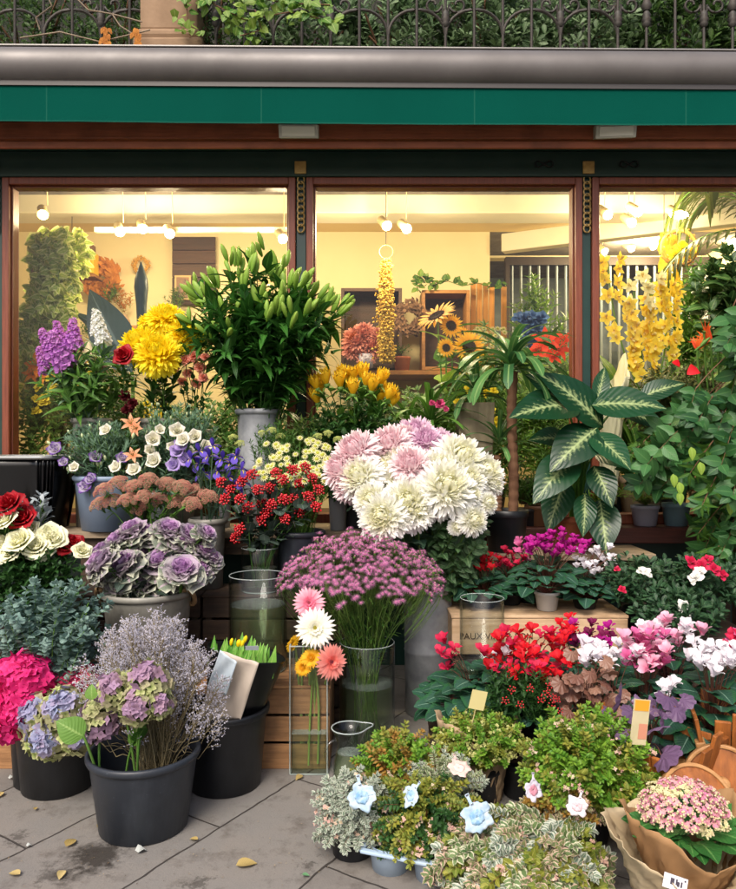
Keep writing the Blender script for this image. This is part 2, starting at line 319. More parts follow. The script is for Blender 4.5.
# ------------------------------------------------------------------ shared materials
m_green = M_plain('green_paint', '#0f3d36', .45, c2='#0b2f2a', scale=3, bmp=.08)
m_dkgreen = M_plain('dark_green_paint', '#0c2a26', .4, c2='#123a31', scale=4)
m_redwood = M_wood('red_varnished_frame', '#84442c', '#6a321f', None, 2, .42, 18)
m_redwoodh = M_wood('red_varnished_rail', '#74382a', '#5c2a1f', None, 0, .42, 18)
m_sill = M_wood('sill_timber', '#5a2a20', '#43201a', '#2b1613', 0, .55, 14)
m_brass = M_plain('brass', '#d0b070', .4, .25, c2='#a8854a', scale=30)
m_cass = M_plain('grey_painted_aluminium', '#75716f', .48, .3, c2='#5c5856', scale=3.2, detail=8, bmp=.05)
m_black = M_plain('black_metal', '#0a0a0a', .6)
def pave_mat():
    m,nt,pb,out=nmat('paving_slabs'); tc=nt.nodes.new('ShaderNodeTexCoord'); mp=nt.nodes.new('ShaderNodeMapping'); mp.vector_type='TEXTURE'
    mp.inputs['Rotation'].default_value=(0,0,math.radians(58)); mp.inputs['Location'].default_value=(-.787,2.32,0); nt.links.new(tc.outputs['Object'],mp.inputs[0])
    wob=nt.nodes.new('ShaderNodeTexNoise'); wob.inputs['Scale'].default_value=9; nt.links.new(tc.outputs['Object'],wob.inputs[0])
    va=nt.nodes.new('ShaderNodeVectorMath'); va.operation='MULTIPLY_ADD'; nt.links.new(wob.outputs['Color'],va.inputs[0]); va.inputs[1].default_value=(.02,.02,0); nt.links.new(mp.outputs[0],va.inputs[2])
    br=nt.nodes.new('ShaderNodeTexBrick'); nt.links.new(va.outputs[0],br.inputs[0]); br.inputs['Scale'].default_value=1; br.inputs['Brick Width'].default_value=.92; br.inputs['Row Height'].default_value=.47
    br.inputs['Mortar Size'].default_value=.0045; br.inputs['Mortar Smooth'].default_value=.35; br.inputs['Color1'].default_value=lin('#7b7874'); br.inputs['Color2'].default_value=lin('#6b6865'); br.inputs['Mortar'].default_value=lin('#3e3a36'); br.inputs['Bias'].default_value=-.1
    ob='Object'; big=noise(nt,1.6,5,rough=.65); mid=noise(nt,9,6,rough=.7); fine=noise(nt,130,4,rough=.7)
    c=mixc(nt,mth(nt,'MULTIPLY',mth(nt,'SUBTRACT',big,.42,clamp=True),3.2,clamp=True),br.outputs[0],lin('#827b73'))
    c=mixc(nt,mth(nt,'MULTIPLY',mth(nt,'SUBTRACT',mid,.52,clamp=True),4.5,clamp=True),c,lin('#59524c'))
    sp=mth(nt,'GREATER_THAN',fine,.68); c=mixc(nt,mth(nt,'MULTIPLY',sp,.35),c,lin('#a39a90'))
    sp2=mth(nt,'LESS_THAN',fine,.36); c=mixc(nt,mth(nt,'MULTIPLY',sp2,.45),c,lin('#39342f'))
    # old wet spill with its own shape
    vs=nt.nodes.new('ShaderNodeVectorMath'); vs.operation='DISTANCE'; nt.links.new(tc.outputs['Object'],vs.inputs[0]); vs.inputs[1].default_value=(-.93,2.5,0)
    dd=mth(nt,'ADD',vs.outputs['Value'],mth(nt,'MULTIPLY',mth(nt,'SUBTRACT',noise(nt,14,5,rough=.75),.5),.42)); r=nd(nt,'ShaderNodeMapRange'); nt.links.new(dd,r.inputs[0]); r.inputs[1].default_value=.13; r.inputs[2].default_value=.05
    for cx_,cy_,r0 in ((-1.02,2.40,.07),(-1.25,2.62,.05),(-.2,2.45,.03),(-.55,2.36,.035)):
        v2=nt.nodes.new('ShaderNodeVectorMath'); v2.operation='DISTANCE'; nt.links.new(tc.outputs['Object'],v2.inputs[0]); v2.inputs[1].default_value=(cx_,cy_,0)
        d2=mth(nt,'ADD',v2.outputs['Value'],mth(nt,'MULTIPLY',mth(nt,'SUBTRACT',noise(nt,22,5,rough=.8),.5),.3)); r2=nd(nt,'ShaderNodeMapRange'); nt.links.new(d2,r2.inputs[0]); r2.inputs[1].default_value=r0; r2.inputs[2].default_value=r0*.3; c=mixc(nt,mth(nt,'MULTIPLY',r2.outputs[0],.6),c,lin('#2a241e'))
    c=mixc(nt,mth(nt,'MULTIPLY',r.outputs[0],.8),c,lin('#241f1a'))
    c=mixc(nt,br.outputs['Fac'],c,lin('#3a3531'))
    nt.links.new(c,pb.inputs['Base Color']); nt.links.new(mth(nt,'SUBTRACT',mth(nt,'ADD',.55,mth(nt,'MULTIPLY',mid,.45)),mth(nt,'MULTIPLY',r.outputs[0],.35)),pb.inputs['Roughness'])
    h=mth(nt,'ADD',mth(nt,'ADD',mth(nt,'MULTIPLY',fine,.25),mth(nt,'MULTIPLY',mid,.5)),mth(nt,'MULTIPLY',br.outputs['Fac'],-1.6))
    nt.links.new(bump(nt,h,.9,.007),pb.inputs['Normal']); return m
g=G().add([[-40,-40,0],[40,-40,0],[40,40,0],[-40,40,0]],F4=[[0,1,2,3]]); struct(g.obj('pavement',pave_mat()))

# ------------------------------------------------------------------ shop front
DW=4.7
def xx(px,d=DW): return (px-CX)/F*d
def zz(py,d=DW): return H-(py-CY)/F*d
def bb(x0,x1,y0,y1,z0,z1,m=0,t=.5): return box(((x0+x1)/2,(y0+y1)/2,(z0+z1)/2),(x1-x0,y1-y0,z1-z0),m,t)
XL,XR=xx(-260),xx(1000)
shop=thing('shop_front','dark green flower shop front with red brown window frames and glowing interior','shop front',(0,DW,0))
def sp(g,name,mats,parent=None,bevel=0,smooth=False):
    o=g.obj(name,mats,parent or shop,smooth=smooth,bevel=bevel)
    if parent is None: o.location=(0,-DW,0)
    return o
sp(bb(XL,XR,DW-.02,DW+.12,0,.80),'base_panel',m_dkgreen)
sp(bb(XL,XR,DW-.27,DW+.12,.805,.90),'sill',m_sill,bevel=.006)
zt=zz(182)                       # top of the window frames
sp(bb(XL,XR,DW-.10,DW+.14,zt+.001,zz(157)),'fascia',M_plain('fascia_green','#16302a',.5,c2='#20382f',scale=6),bevel=.008)
g=bb(XL,XR,DW-.13,DW+.14,zz(157)+.001,zz(152)); g.inst(bb(XL,XR,DW-.16,DW-.131,zz(154.5),zz(153)),np.eye(4)[None]); sp(g,'drip_moulding',M_plain('moulding_green','#1c3b34',.5))
g=merge(bb(XL,XR,DW-.34,DW+.14,zz(151),zz(128,4.36)+.25),bb(XL,XR,DW-.365,DW-.341,zz(149,4.35),zz(142,4.35)),bb(XL,XR,DW-.355,DW-.341,zz(139,4.35),zz(122,4.35)))
sp(g,'lintel_beam',M_wood('lintel_timber','#a0593a','#8a4a30','#663824',0,.55,12),bevel=.005)
sp(bb(XL,XR,DW+.0,DW+.25,zz(128,4.36)+.252,3.74),'upper_wall',M_plain('dark_render','#1d1d1b',.8))
# columns with brass plaque and chain
def column(x0,x1,chain=True,full=True):
    c=sp(bb(x0,x1,DW-.06,DW+.1,.901,zt),'column',m_dkgreen,bevel=.004)
    if chain:
        xm=(x0+x1)/2; p=bb(xm-.036,xm+.036,DW-.116,DW-.101,zz(180),zz(168)); p.obj('plaque',m_brass,c,smooth=False,bevel=.004)
        links=G(); n=9; zs=np.linspace(zz(184),zz(232),n)
        a=np.linspace(0,2*np.pi,15); 
        for k,zc in enumerate(zs):
            w=.021 if k%1==0 else .018; P=np.stack([xm+w*np.cos(a),np.full(15,DW-.075-.004*(k%2)),zc+.026*np.sin(a)],1); links.inst(tube(P,.0055,5),np.eye(4)[None])
        links.obj('chain',m_brass,c)
    return c
C1=(xx(297),xx(307)); C2=(xx(579),xx(588)); C0=(xx(-60),xx(8)); C3=(xx(858),xx(872))
for c in (C1,C2,C3): column(*c)
c0=column(xx(-5),xx(8)); sp(bb(XL,xx(-5)-.003,DW-.03,DW+.1,.901,zt),'side_panel',m_green)
m_pane=M_thin('window_pane',(.97,.99,.98,1),(.7,.8,.75,1),1.45,.8)
def window(x0,x1):
    z0,z1=.901,zt; w=.044; y0,y1=DW-.085,DW+.03
    g=merge(bb(x0,x0+w,y0,y1,z0,z1),bb(x1-w,x1,y0,y1,z0,z1),bb(x0+w,x1-w,y0,y1,z1-w,z1),bb(x0+w,x1-w,y0,y1,z0,z0+w+.02))
    # inner bead
    b=.012; xa,xb,za,zb=x0+w,x1-w,z0+w+.02,z1-w
    g.inst(merge(bb(xa,xa+b,y0+.03,y1-.002,za,zb),bb(xb-b,xb,y0+.03,y1-.002,za,zb),bb(xa+b,xb-b,y0+.03,y1-.002,zb-b,zb)),np.eye(4)[None],tint=.1)
    f=sp(g,'window_frame',m_redwood,bevel=.005)
    G().add([[xa,DW-.02,za],[xb,DW-.02,za],[xb,DW-.02,zb],[xa,DW-.02,zb]],F4=[[0,1,2,3]]).obj('pane',m_pane,f,smooth=False)
window(xx(8)+.002,xx(297)-.002); window(xx(307)+.002,xx(579)-.002); window(xx(588)+.002,xx(858)-.002)
sp(bb(xx(872)+.002,XR,DW-.03,DW+.1,.901,zt),'side_panel',m_green)
for px in (540,623):             # scrolled iron hooks on the fascia
    P=[]; 
    for k in range(22):
        a=k/21*2*np.pi*1.1; P.append([xx(px)+.055*math.cos(a), DW-.112, zz(171)+.018*math.sin(2*a)])
    sp(tube(P,.005,5),'fascia_hook',m_black,smooth=True)

# ------------------------------------------------------------------ awning
aw=thing('awning','rolled up green awning under a rounded grey aluminium cassette','awning',(0,4.2,3.5)); aw.rotation_euler=(0,0,math.radians(.75))
def ap(g,name,mat,smooth=True,bevel=0):
    o=g.obj(name,mat,aw,smooth=smooth,bevel=bevel); o.location=(0,-4.2,-3.5); return o
zc=zz(70,4.2); pr=[]
for a in np.linspace(-100,110,22):
    a=math.radians(a); pr.append((4.2-.10*math.cos(a)*1.0, zc+.105*math.sin(a)))
pr=np.array(pr); V=[]; 
for x in (XL,XR):
    for y,z in pr: V.append([x,y,z])
n=len(pr); ap(G().add(V,F4=[[i,i+1,n+i+1,n+i] for i in range(n-1)]),'cassette',m_cass)
ap(bb(XL,XR,4.17,4.46,zz(49,4.2)-.0,zz(46.0,4.15)),'cassette_lid',M_plain('lid_metal','#8f8c88',.4,.5),smooth=False,bevel=.003)
ap(bb(XL,XR,4.24,4.44,zc-.10,zc+.095),'cassette_back',m_black,smooth=False)
ap(bb(XL,XR,4.155,4.21,zz(91,4.2),zz(86,4.2)),'front_bar',M_plain('bar_grey','#4a4745',.4,.4),smooth=False)
# valance cloth with slight sag and seams
nx=240; xs=np.linspace(XL,XR,nx+1); V=[];U=[]
for j,t in enumerate(np.linspace(0,1,7)):
    for x in xs:
        yb=4.165+.002*math.sin(x*5.1)*t+.001*math.sin(x*17+1)*t; z=zz(90,4.19)+(zz(124,4.19)-zz(90,4.19))*t-.012*t*math.cos(x*.5)
        V.append([x,yb,z]); U.append([x,t])
def m_val():
    m,nt,pb,out=nmat('green_awning_cloth'); u,v,uvv=uvn(nt); a=noise(nt,1.5,4,stretch=(1,1,.4)); f=noise(nt,260,2)
    c=mixc(nt,a,lin('#02453a'),lin('#045246')); st=mth(nt,'LESS_THAN',mth(nt,'ABSOLUTE',mth(nt,'SUBTRACT',mth(nt,'FRACT',mth(nt,'MULTIPLY',u,.83)),.5)),.003); c=mixc(nt,mth(nt,'MULTIPLY',st,.22),c,lin('#3d7a66'))
    he=mth(nt,'GREATER_THAN',v,.96); c=mixc(nt,mth(nt,'MULTIPLY',he,.3),c,lin('#2f6a58')); nt.links.new(c,pb.inputs['Base Color']); pb.inputs['Roughness'].default_value=.9; pb.inputs['Specular IOR Level'].default_value=.05
    nt.links.new(bump(nt,f,.3,.003),pb.inputs['Normal']); translucent(nt,pb,out,c,.12); return m
ap(G().add(V,F4=grid(nx,6),uv=U),'valance',m_val())
for px,tl,lb in ((299,0,'flat white floodlight under the lintel above the dividing column'),(615,-.10,'white floodlight tilted under the lintel over the orchid window')):
    l=thing('floodlight',lb,'floodlight',(xx(px,4.3),4.31,zz(131,4.3)),'floodlights under the awning')
    o=box((0,0,0),(.23,.10,.075)).obj('housing',M_plain('lamp_housing','#b8b7ac',.5),l,smooth=False,bevel=.006); o.rotation_euler=(.35,0,tl)
    o2=box((0,-.053,0),(.19,.006,.052)).obj('diffuser',M_plain('lamp_glass','#d8d6c8',.25),l,smooth=False); o2.rotation_euler=(.35,0,tl)
    box((0,.02,.055),(.03,.02,.06)).obj('bracket',m_black,l,smooth=False)

# ------------------------------------------------------------------ terrace above: slab, railing, pillar, plants
ter=bb(XL,XR,4.48,12,3.50,3.76); ter_o=ter.obj('terrace_slab',M_plain('terrace_stone','#6d655b',.85,c2='#4b453d'),smooth=False); struct(ter_o)
rail=thing('iron_railing','wrought iron railing with scrolls and collars along the terrace above the awning','railing',(0,4.95,3.76))
m_iron=M_plain('weathered_iron','#3b3b38',.65,.3,c2='#4a413a',scale=25,bmp=.3)
for z in (3.84,5.0): 
    o=bb(XL,XR,4.935,4.965,z-.015,z+.015).obj('rail',m_iron,rail,smooth=False); o.location=(0,-4.95,-3.76)
def baluster(kind):
    g=tube([[0,0,0],[0,0,1.24]],.010,8); 
    zk=zz(20,4.95)-3.76
    if kind in (0,2): g.inst(lathe([(.013,zk-.05),(.03,zk-.03),(.022,zk-.015),(.034,zk),(.022,zk+.015),(.03,zk+.03),(.013,zk+.06)],12),np.eye(4)[None])
    if kind==0: g.inst(lathe([(.02,zk+.06),(.036,zk+.09),(.02,zk+.13),(.004,zk+.2)],12),np.eye(4)[None])
    if kind==2:
        for s in (-1,1):
            P=[]
            for k in range(26):
                a=k/25*2.0*np.pi; r=.062*(1-k/34); P.append([s*(.085-r*math.cos(a)), 0, zk+.10-r*math.sin(a)*s*0-.0+ r*math.sin(-a)])
            P=[[s*.006,0,zk+.02]]+[[s*.02,0,zk+.06]]+P; g.inst(tube(P,.009,5),np.eye(4)[None])
    if kind==3:
        P=[]
        for k in range(14):
            a=math.pi*k/13; P.append([.195*math.cos(a)*.98,0,zk-.10+.17*math.sin(a)])
        g.inst(tube(P,.011,5),np.eye(4)[None])
    return g.mesh('baluster_mesh',m_iron)
bm=[baluster(k) for k in range(4)]
k=0; px=15
seq=[3,1,3,2]
while px<760:
    if not 140<px<206:
        kd=(2 if (k%3==0) else (0 if k%3==1 else 1)) if px>590 else seq[k%4]
        o=bpy.data.objects.new('baluster',bm[kd]); COL.objects.link(o); o.parent=rail; o.location=(xx(px,4.95),0,0)
    px+=28.7; k+=1
pil=thing('stone_pillar','tan stone gate pillar with moulded base among ivy above the awning','pillar',(xx(172,5.0),5.1,3.76))
m_stone=M_plain('tan_sandstone','#9a7d60',.85,c2='#7d654e',scale=7,bmp=.4,bscale=30)
box((0,0,.17),(.46,.46,.34)).obj('base_block',m_stone,pil,smooth=False,bevel=.02)
box((0.0,0,.375),(.42,.42,.07)).obj('moulding',m_stone,pil,smooth=False,bevel=.025)
box((0,0,.95),(.38,.38,1.08)).obj('shaft',m_stone,pil,smooth=False,bevel=.01)
wall=bb(XL-2,XR+2,8.6,8.8,3.76,8).obj('garden_wall',M_plain('old_garden_wall','#2b2a22',.9,c2='#1c1f18',scale=3,bmp=.3),smooth=False); tag(wall,'dark old garden wall behind the terrace shrubs','wall')

# ------------------------------------------------------------------ shop interior
room=thing('shop_room','cream walled flower shop room seen through the windows','room',(0,7,0))
def rp(g,name,mat,bevel=0,smooth=False):
    o=g.obj(name,mat,room,smooth=smooth,bevel=bevel); o.location=(0,-7,0); return o
m_cream=M_plain('cream_wall_paint','#dfd2a8',.75,c2='#d2c294',scale=1.3,amt=.4,bmp=.05)
m_creamw=M_plain('white_ceiling_paint','#ddd6bf',.75,c2='#cfc6a8',scale=2,amt=.3)
rp(bb(-3.9,3.9,4.85,10.3,-.05,.012),'floor',M_wood('shop_floor','#6b4a30','#52361f',None,1,.5,8))
rp(bb(-3.9,1.19,7.2,7.35,.012,3.7),'back_wall',m_cream)
rp(bb(1.05,1.19,7.351,10.2,.012,3.7),'return_wall',m_cream)
rp(bb(1.191,3.9,8.2,8.35,.012,1.5),'low_wall',m_cream); rp(bb(1.191,3.9,8.2,8.35,zz(258,8.2),3.7),'header_wall',m_cream)
rp(bb(-3.9,-3.75,4.85,7.2,.012,3.7),'side_wall',m_cream); rp(bb(3.75,3.9,4.85,9.6,.012,3.7),'side_wall',m_cream)
rp(bb(-3.9,3.9,4.96,9.75,3.7,3.78),'ceiling',m_creamw)
rp(bb(-3.75,3.75,6.2,6.5,zz(213,6.2),3.70),'ceiling_beam',m_creamw,bevel=.01)
rp(bb(-3.75,3.75,6.5,7.2,zz(232,7.2)+.0,zz(232,7.2)+.06),'lowered_ceiling',M_plain('shaded_ochre_soffit','#d6bd84',.8))  # the underside's shade is put into the ochre colour
# slanting beam in the far bay
a=V3([1.3,7.1]); b=V3([3.6,5.95]); n2=nz(b-a); L=np.linalg.norm(b-a); ang=math.atan2(n2[1],n2[0]); c=(a+b)/2
rp(box((c[0],c[1],3.30),(L,.10,.16),rot=('Z',0)).inst(G(),np.eye(4)[None]) if False else G().inst(box((0,0,0),(L,.12,.17)),mat4((c[0],c[1],3.33),(0,0,ang))[None]),'slanting_beam',m_creamw,bevel=.008)
# pale vertical bars in a dark frame, blue-grey wall beyond
fw=G()
for k,px in enumerate(np.linspace(512,735,26)): fw.inst(tube([[xx(px,8.1),8.1,1.5],[xx(px,8.1),8.1,zz(260,8.1)]],.016,6),np.eye(4)[None])
fwo=thing('framed_bars','pale vertical bars in a dark frame at the far end of the shop','window gate',(2.5,8.1,1.5))
o=fw.obj('bars',M_plain('pale_bar','#7f8a90',.5,.1),fwo); o.name='grille'; o.location=(-2.5,-8.1,-1.5)
o=merge(bb(xx(505,8.1),3.75,8.05,8.16,zz(266,8.1),zz(258,8.1)),bb(xx(505,8.1),xx(509,8.1),8.05,8.16,1.5,zz(266,8.1)),bb(xx(505,8.1),3.75,8.05,8.16,1.45,1.5)).obj('bars_frame',M_plain('dark_frame','#2d2119',.6),fwo,smooth=False); o.location=(-2.5,-8.1,-1.5)
yard=bb(.8,4.5,9.3,9.4,.0,3.7).obj('yard_wall',M_plain('yard_brick','#7f8c96',.85,c2='#4f5c68',scale=2.5,amt=.8),smooth=False); tag(yard,'blue grey yard wall seen beyond the framed bars','wall')
# display counter, shelf boards
cnt=thing('display_counter','long dark wooden counter carrying plants just inside the windows','counter',(0,5.3,0))
m_dwood=M_wood('dark_counter_wood','#4a3020','#35210f',None,0,.6,10)
o=bb(-3.6,3.6,5.0,5.8,.86,.9).obj('counter_top',m_dwood,cnt,smooth=False,bevel=.004); o.location=(0,-5.3,0)
o=bb(-3.55,3.55,5.05,5.75,.02,.86).obj('counter_body',M_plain('counter_black','#15110d',.7),cnt,smooth=False); o.location=(0,-5.3,0)
m_shelfw=M_wood('pine_shelf','#a9773e','#8b5c2a','#5f3d1c',0,.6,9)
def shelf(label,x0,x1,y0,y1,zt_,legs=True,cat='shelf'):
    s=thing('wall_shelf',label,cat,((x0+x1)/2,(y0+y1)/2,zt_-.04)); lx,ly,lz=s.location
    o=bb(x0,x1,y0,y1,zt_-.04,zt_).obj('board',m_shelfw,s,smooth=False,bevel=.004); o.location=(-lx,-ly,-lz)
    for x in (x0+.15,x1-.15):
        o=bb(x-.02,x+.02,y0+.05,y1,zt_-.30,zt_-.041).obj('bracket',m_dwood,s,smooth=False); o.location=(-lx,-ly,-lz)
    return s
SH1=zz(372,6.75); SH2=zz(327,6.9)
shelf('pine wall shelf carrying wooden crates behind the middle window',xx(335,6.75),xx(505,6.75),6.6,7.19,SH1)
shelf('thin shelf behind the yellow chrysanthemums',xx(98,6.9),xx(192,6.9),6.8,7.19,SH2)
shelf('bright lower shelf at left window back wall',xx(20,6.9),xx(100,6.9),6.8,7.19,zz(360,6.9))
# spotlights, lit
m_bulb=M_emit('lit_bulb','#fff0c8',45); m_can=M_plain('spot_white','#b8a878',.4)
bulb_me=ball(.030,12,8).mesh('bulb_mesh',m_bulb); can_me=lathe([(.02,.13),(.035,.12),(.038,.02),(.042,0),(.036,0)],14).mesh('can_mesh',m_can)
LAMPS=[(43,215,5.3,'spotlight over the variegated trailing plant'),(120,232,6.3,'spotlight above the dried wreath, brightest of its track'),(143,229,6.6,'small spotlight at the middle of the long ceiling track'),(170,234,6.3,'spotlight above the dark wall picture'),(283,239,6.3,'spotlight beside the first dividing column'),
 (387,226,6.2,'larger of the paired spotlights above the hanging amaranth'),(407,229,6.4,'smaller of the paired spotlights above the hanging amaranth'),
 (608,215,6.2,'hanging spotlight beside the second dividing column'),(638,212,6.0,'large round spotlight above the yellow orchids'),(632,223,6.8,'smaller spotlight just below the large one over the orchids'),(679,215,6.0,'wide spotlight above the wreath in the third window'),
 (605,252,7.6,'added lamp in place of a spotlight reflection near the second column'),(632,249,7.7,'added lamp in place of a spotlight reflection low behind the orchids'),(654,247,7.8,'added lamp in place of a spotlight reflection left of the hoop wreath'),(726,240,7.7,'added lamp in place of a spotlight reflection behind the palm fronds')]  # this row: spotlight reflections built as lit lamps, brightening the far room
for px,py,d,lb in LAMPS:
    d=d if d>7.5 else 5.85+(d-6.2)*.25; p=W(px,py,d); l=thing('spotlight',lb,'spotlight',p,'lit ceiling spotlights in the shop')
    if px==679: 
        o=bpy.data.objects.new('bulb',bulb_me); COL.objects.link(o); o.parent=l; o.scale=(2.6,1,1)
    else:
        o=bpy.data.objects.new('bulb',bulb_me); COL.objects.link(o); o.parent=l; o.scale=(1.15,1.15,1.15) if d<7 else (.9,.9,.9)
    c=bpy.data.objects.new('lamp_can',can_me); COL.objects.link(c); c.parent=l; c.rotation_euler=(-.9,0,.5)
    s=tube([[0,.08,.1],[0,.05,max(.12,(3.68 if d<7 else 3.5)-p[2])]],.0035,6).obj('stem',m_can,l)
    ld=bpy.data.lights.new('spot_glow','POINT'); ld.energy=(10 if px==43 else 8 if px in (679,638) else 27 if d<7.5 else 34); ld.color=(1,.78,.46); ld.shadow_soft_size=.06
    lo=bpy.data.objects.new('spot_glow',ld); COL.objects.link(lo); lo.parent=l; lo.location=(0,-.09,-.05)
tr=thing('light_track','long white ceiling track holding the spotlights in the first window','light track',(0,6.0,3.2))
o=G().inst(box((0,0,0),(xx(290,6.0)-xx(95,6.0),.04,.04)),mat4(((xx(290,6.0)+xx(95,6.0))/2,0,zz(230,6.0)-3.2))[None]).obj('track_bar',M_plain('track_white','#efe4c4',.5),tr,smooth=False,bevel=.004)
# ------------------------------------------------------------------ flower and leaf shapes
I4=np.eye(4)[None]
def part(root, g, name, mats, smooth=True, bevel=0, kind=None):
    o=g.obj(name,mats,root,smooth=smooth,bevel=bevel); o.location=-root.location
    if kind: o['kind']=kind
    return o
LM={}
def carry(st,o,root):
    st.parent=o; st.location=(0,0,0); st.matrix_basis=LM[o.name].inverted()@Matrix.Translation(-root.location)
def put(root, me, M, name, label=None):
    o=bpy.data.objects.new(name,me); COL.objects.link(o); o.parent=root
    m=Matrix(np.asarray(M).reshape(4,4).tolist()); m.translation=m.translation-root.location; o.matrix_basis=m; LM[o.name]=m
    if label: o['label']=label
    return o
m_stem=M_leaf('flower_stem','#4f7a32','#6f9444',trans=.05,rough=.5)
m_stemd=M_leaf('dark_stem','#3c5f2c','#4d7236',trans=.05,rough=.5)
m_leafdk=M_leaf('leaf_dark','#1d3d1d','#38602c','#4f7a3c',.22,.4)
m_leafmid=M_leaf('leaf_mid','#2f5a22','#5c8834','#7da552',.28,.42)
m_leaflt=M_leaf('leaf_light','#5f8c34','#98b848','#b8cf70',.35,.45)
m_leafgrey=M_leaf('leaf_grey_green','#40604a','#6f8f70','#8aa586',.2,.55)
m_leaflily=M_leaf('lily_leaf','#20481d','#3f752c','#5f9340',.25,.32)
m_leafcyc=M_leaf('cyclamen_leaf','#1f4230','#35594a','#7fa08c',.15,.42,ribw=.03,edge='#2c5a38',edgew=.72)

def mum(n=150,w=.17,el1=-28,inc=.45,L0=.38,m=0):
    """full round pompon: short curled petals set all over a flattened core"""
    g=G(); n=int(n*2.9); D,t,az,el=phyllo(n,88,el1-12,.8); rad=np.stack([np.cos(az),np.sin(az),0*az],1); sq=np.array([1,1,.74])
    tm=[leaf(w*1.25,4,2,c,.5,'strap',m=m) for c in (-1.3,-.7,.15,.9)]
    j=NR.normal(size=D.shape); D2=nz(D*np.array([1,1,.85])+j*.17); core=.30+.16*np.clip(t*2,0,1); P=D*sq*core[:,None]; L=(.46+.16*np.clip(t*1.6,0,1))*NR.uniform(.82,1.12,n)
    N=-rad*.7+np.array([0,0,1.])*(.3+t[:,None]); k=np.clip((t*4+NR.normal(size=n)*.55).astype(int),0,3)
    for q in range(4):
        z=k==q
        if z.any(): g.inst(tm[q],frames(P[z],D2[z],N[z],L[z]),tint=np.clip(1-t[z]*2.2+NR.uniform(-.15,.15,z.sum()),0,1))
    g.inst(ball(.40,12,8,m=m,tint=.3,sq=.72),I4); return g
def gerbera(n=26,w=.2,m=0,mc=1):
    g=G()
    for k,(L,el,cnt) in enumerate(((1,4,n),(.9,14,n),(.42,30,30),(.3,48,22))):
        az=np.arange(cnt)/cnt*2*np.pi+k*.7+NR.uniform(-.04,.04,cnt); e=np.radians(el+NR.uniform(-5,5,cnt)); D=np.stack([np.cos(e)*np.cos(az),np.cos(e)*np.sin(az),np.sin(e)],1)
        tm=leaf(w*(1 if k<2 else .42),4,2,.25 if k<2 else -.2,.12,'petal',m=m)
        g.inst(tm,frames(D*.08,D,[0,0,1],np.stack([np.ones(cnt),np.full(cnt,L),np.full(cnt,L)],1)*NR.uniform(.93,1.05,(cnt,1))),tint=NR.uniform(0,.4,cnt) if k<2 else NR.uniform(.7,1,cnt))
    D,t,az,el=phyllo(90,90,0); P=np.stack([t**.5*.2*np.cos(az),t**.5*.2*np.sin(az),.07+.05*(1-t)],1); g.inst(ico(.024,m=mc),framesZ(P,[0,0,1.]),tint=t)
    g.inst(lathe([(.22,.05),(.18,-.06),(.08,-.16),(.05,-.2)],10,m=2),I4); return g
def daisy(n=12,w=.34,m=0,mc=1,cr=.36):
    g=G(); az=np.arange(n)/n*2*np.pi; D=np.stack([np.cos(az),np.sin(az),0*az+.18],1)
    g.inst(leaf(w,2,2,.35,.1,'petal',m=m),frames(nz(D)*.15,D,[0,0,1],.9),spread=.3)
    g.inst(ball(cr,8,5,m=mc,sq=.5),mat4((0,0,.06))[None]); return g
def aster(m=0,mc=1):
    g=G()
    for cnt,el,L in ((11,8,1),(9,32,.75),(5,62,.5)):
        az=np.arange(cnt)/cnt*2*np.pi+el; e=np.radians(el); D=np.stack([np.cos(e)*np.cos(az),np.cos(e)*np.sin(az),np.full(cnt,np.sin(e))],1)
        g.inst(leaf(.42,1,1,.2,0,'petal',m=m),frames(D*.05,D,[0,0,1],L),spread=.3)
    g.inst(ico(.16,m=mc),mat4((0,0,.28))[None]); g.inst(lathe([(.05,-.55),(.28,-.3),(.3,-.02)],6,m=2),I4); return g
def rose(m=0,layers=((3,.13,.78,75,0),(3,.24,.80,80,.02),(4,.36,.78,70,.06),(5,.50,.70,58,.16),(5,.62,.58,52,.30)),ms=1,calyx=True):
    g=G(); nu,nv=6,5
    for k,(cnt,r0,h,span,fl) in enumerate(layers):
        for j in range(cnt):
            a0=2*np.pi*j/cnt+k*1.1+R.uniform(-.15,.15); u=np.linspace(-1,1,nu+1)[None]; v=np.linspace(0,1,nv+1)[:,None]; f2=fl*R.uniform(.7,1.3)
            wv=np.sin(np.pi*np.clip(v*.86+.14,0,1)**.8)**.45; ang=a0+np.radians(span)*u*(wv*.9+.1)
            r=r0*(.25+.75*np.sin(v*np.pi*.5)**.8)+f2*v**3+.03*np.abs(u)**2*(v>.5)+.02*np.sin(u*4+j)*v
            z=h*v-.16*h*(u**2)*v**2-f2*.6*v**4-.2
            V=np.stack([r*np.cos(ang),r*np.sin(ang),np.broadcast_to(z,ang.shape)],2).reshape(-1,3)
            uv=np.stack([np.broadcast_to((u+1)/2,ang.shape),np.broadcast_to(v,ang.shape)],2).reshape(-1,2)
            g.add(V,F4=grid(nu,nv),uv=uv,tint=R.uniform(0,.5)+.1*k,m=m)
    if calyx: 
        g.inst(lathe([(.05,-.42),(.17,-.32),(.2,-.2),(.12,-.12)],8,m=ms),I4)
        az=np.arange(5)*2*np.pi/5; g.inst(leaf(.3,3,2,.6,.1,'lance',m=ms),frames(np.stack([.12*np.cos(az),.12*np.sin(az),0*az-.28],1),np.stack([np.cos(az),np.sin(az),0*az-.1],1),[0,0,1],.55))
    return g
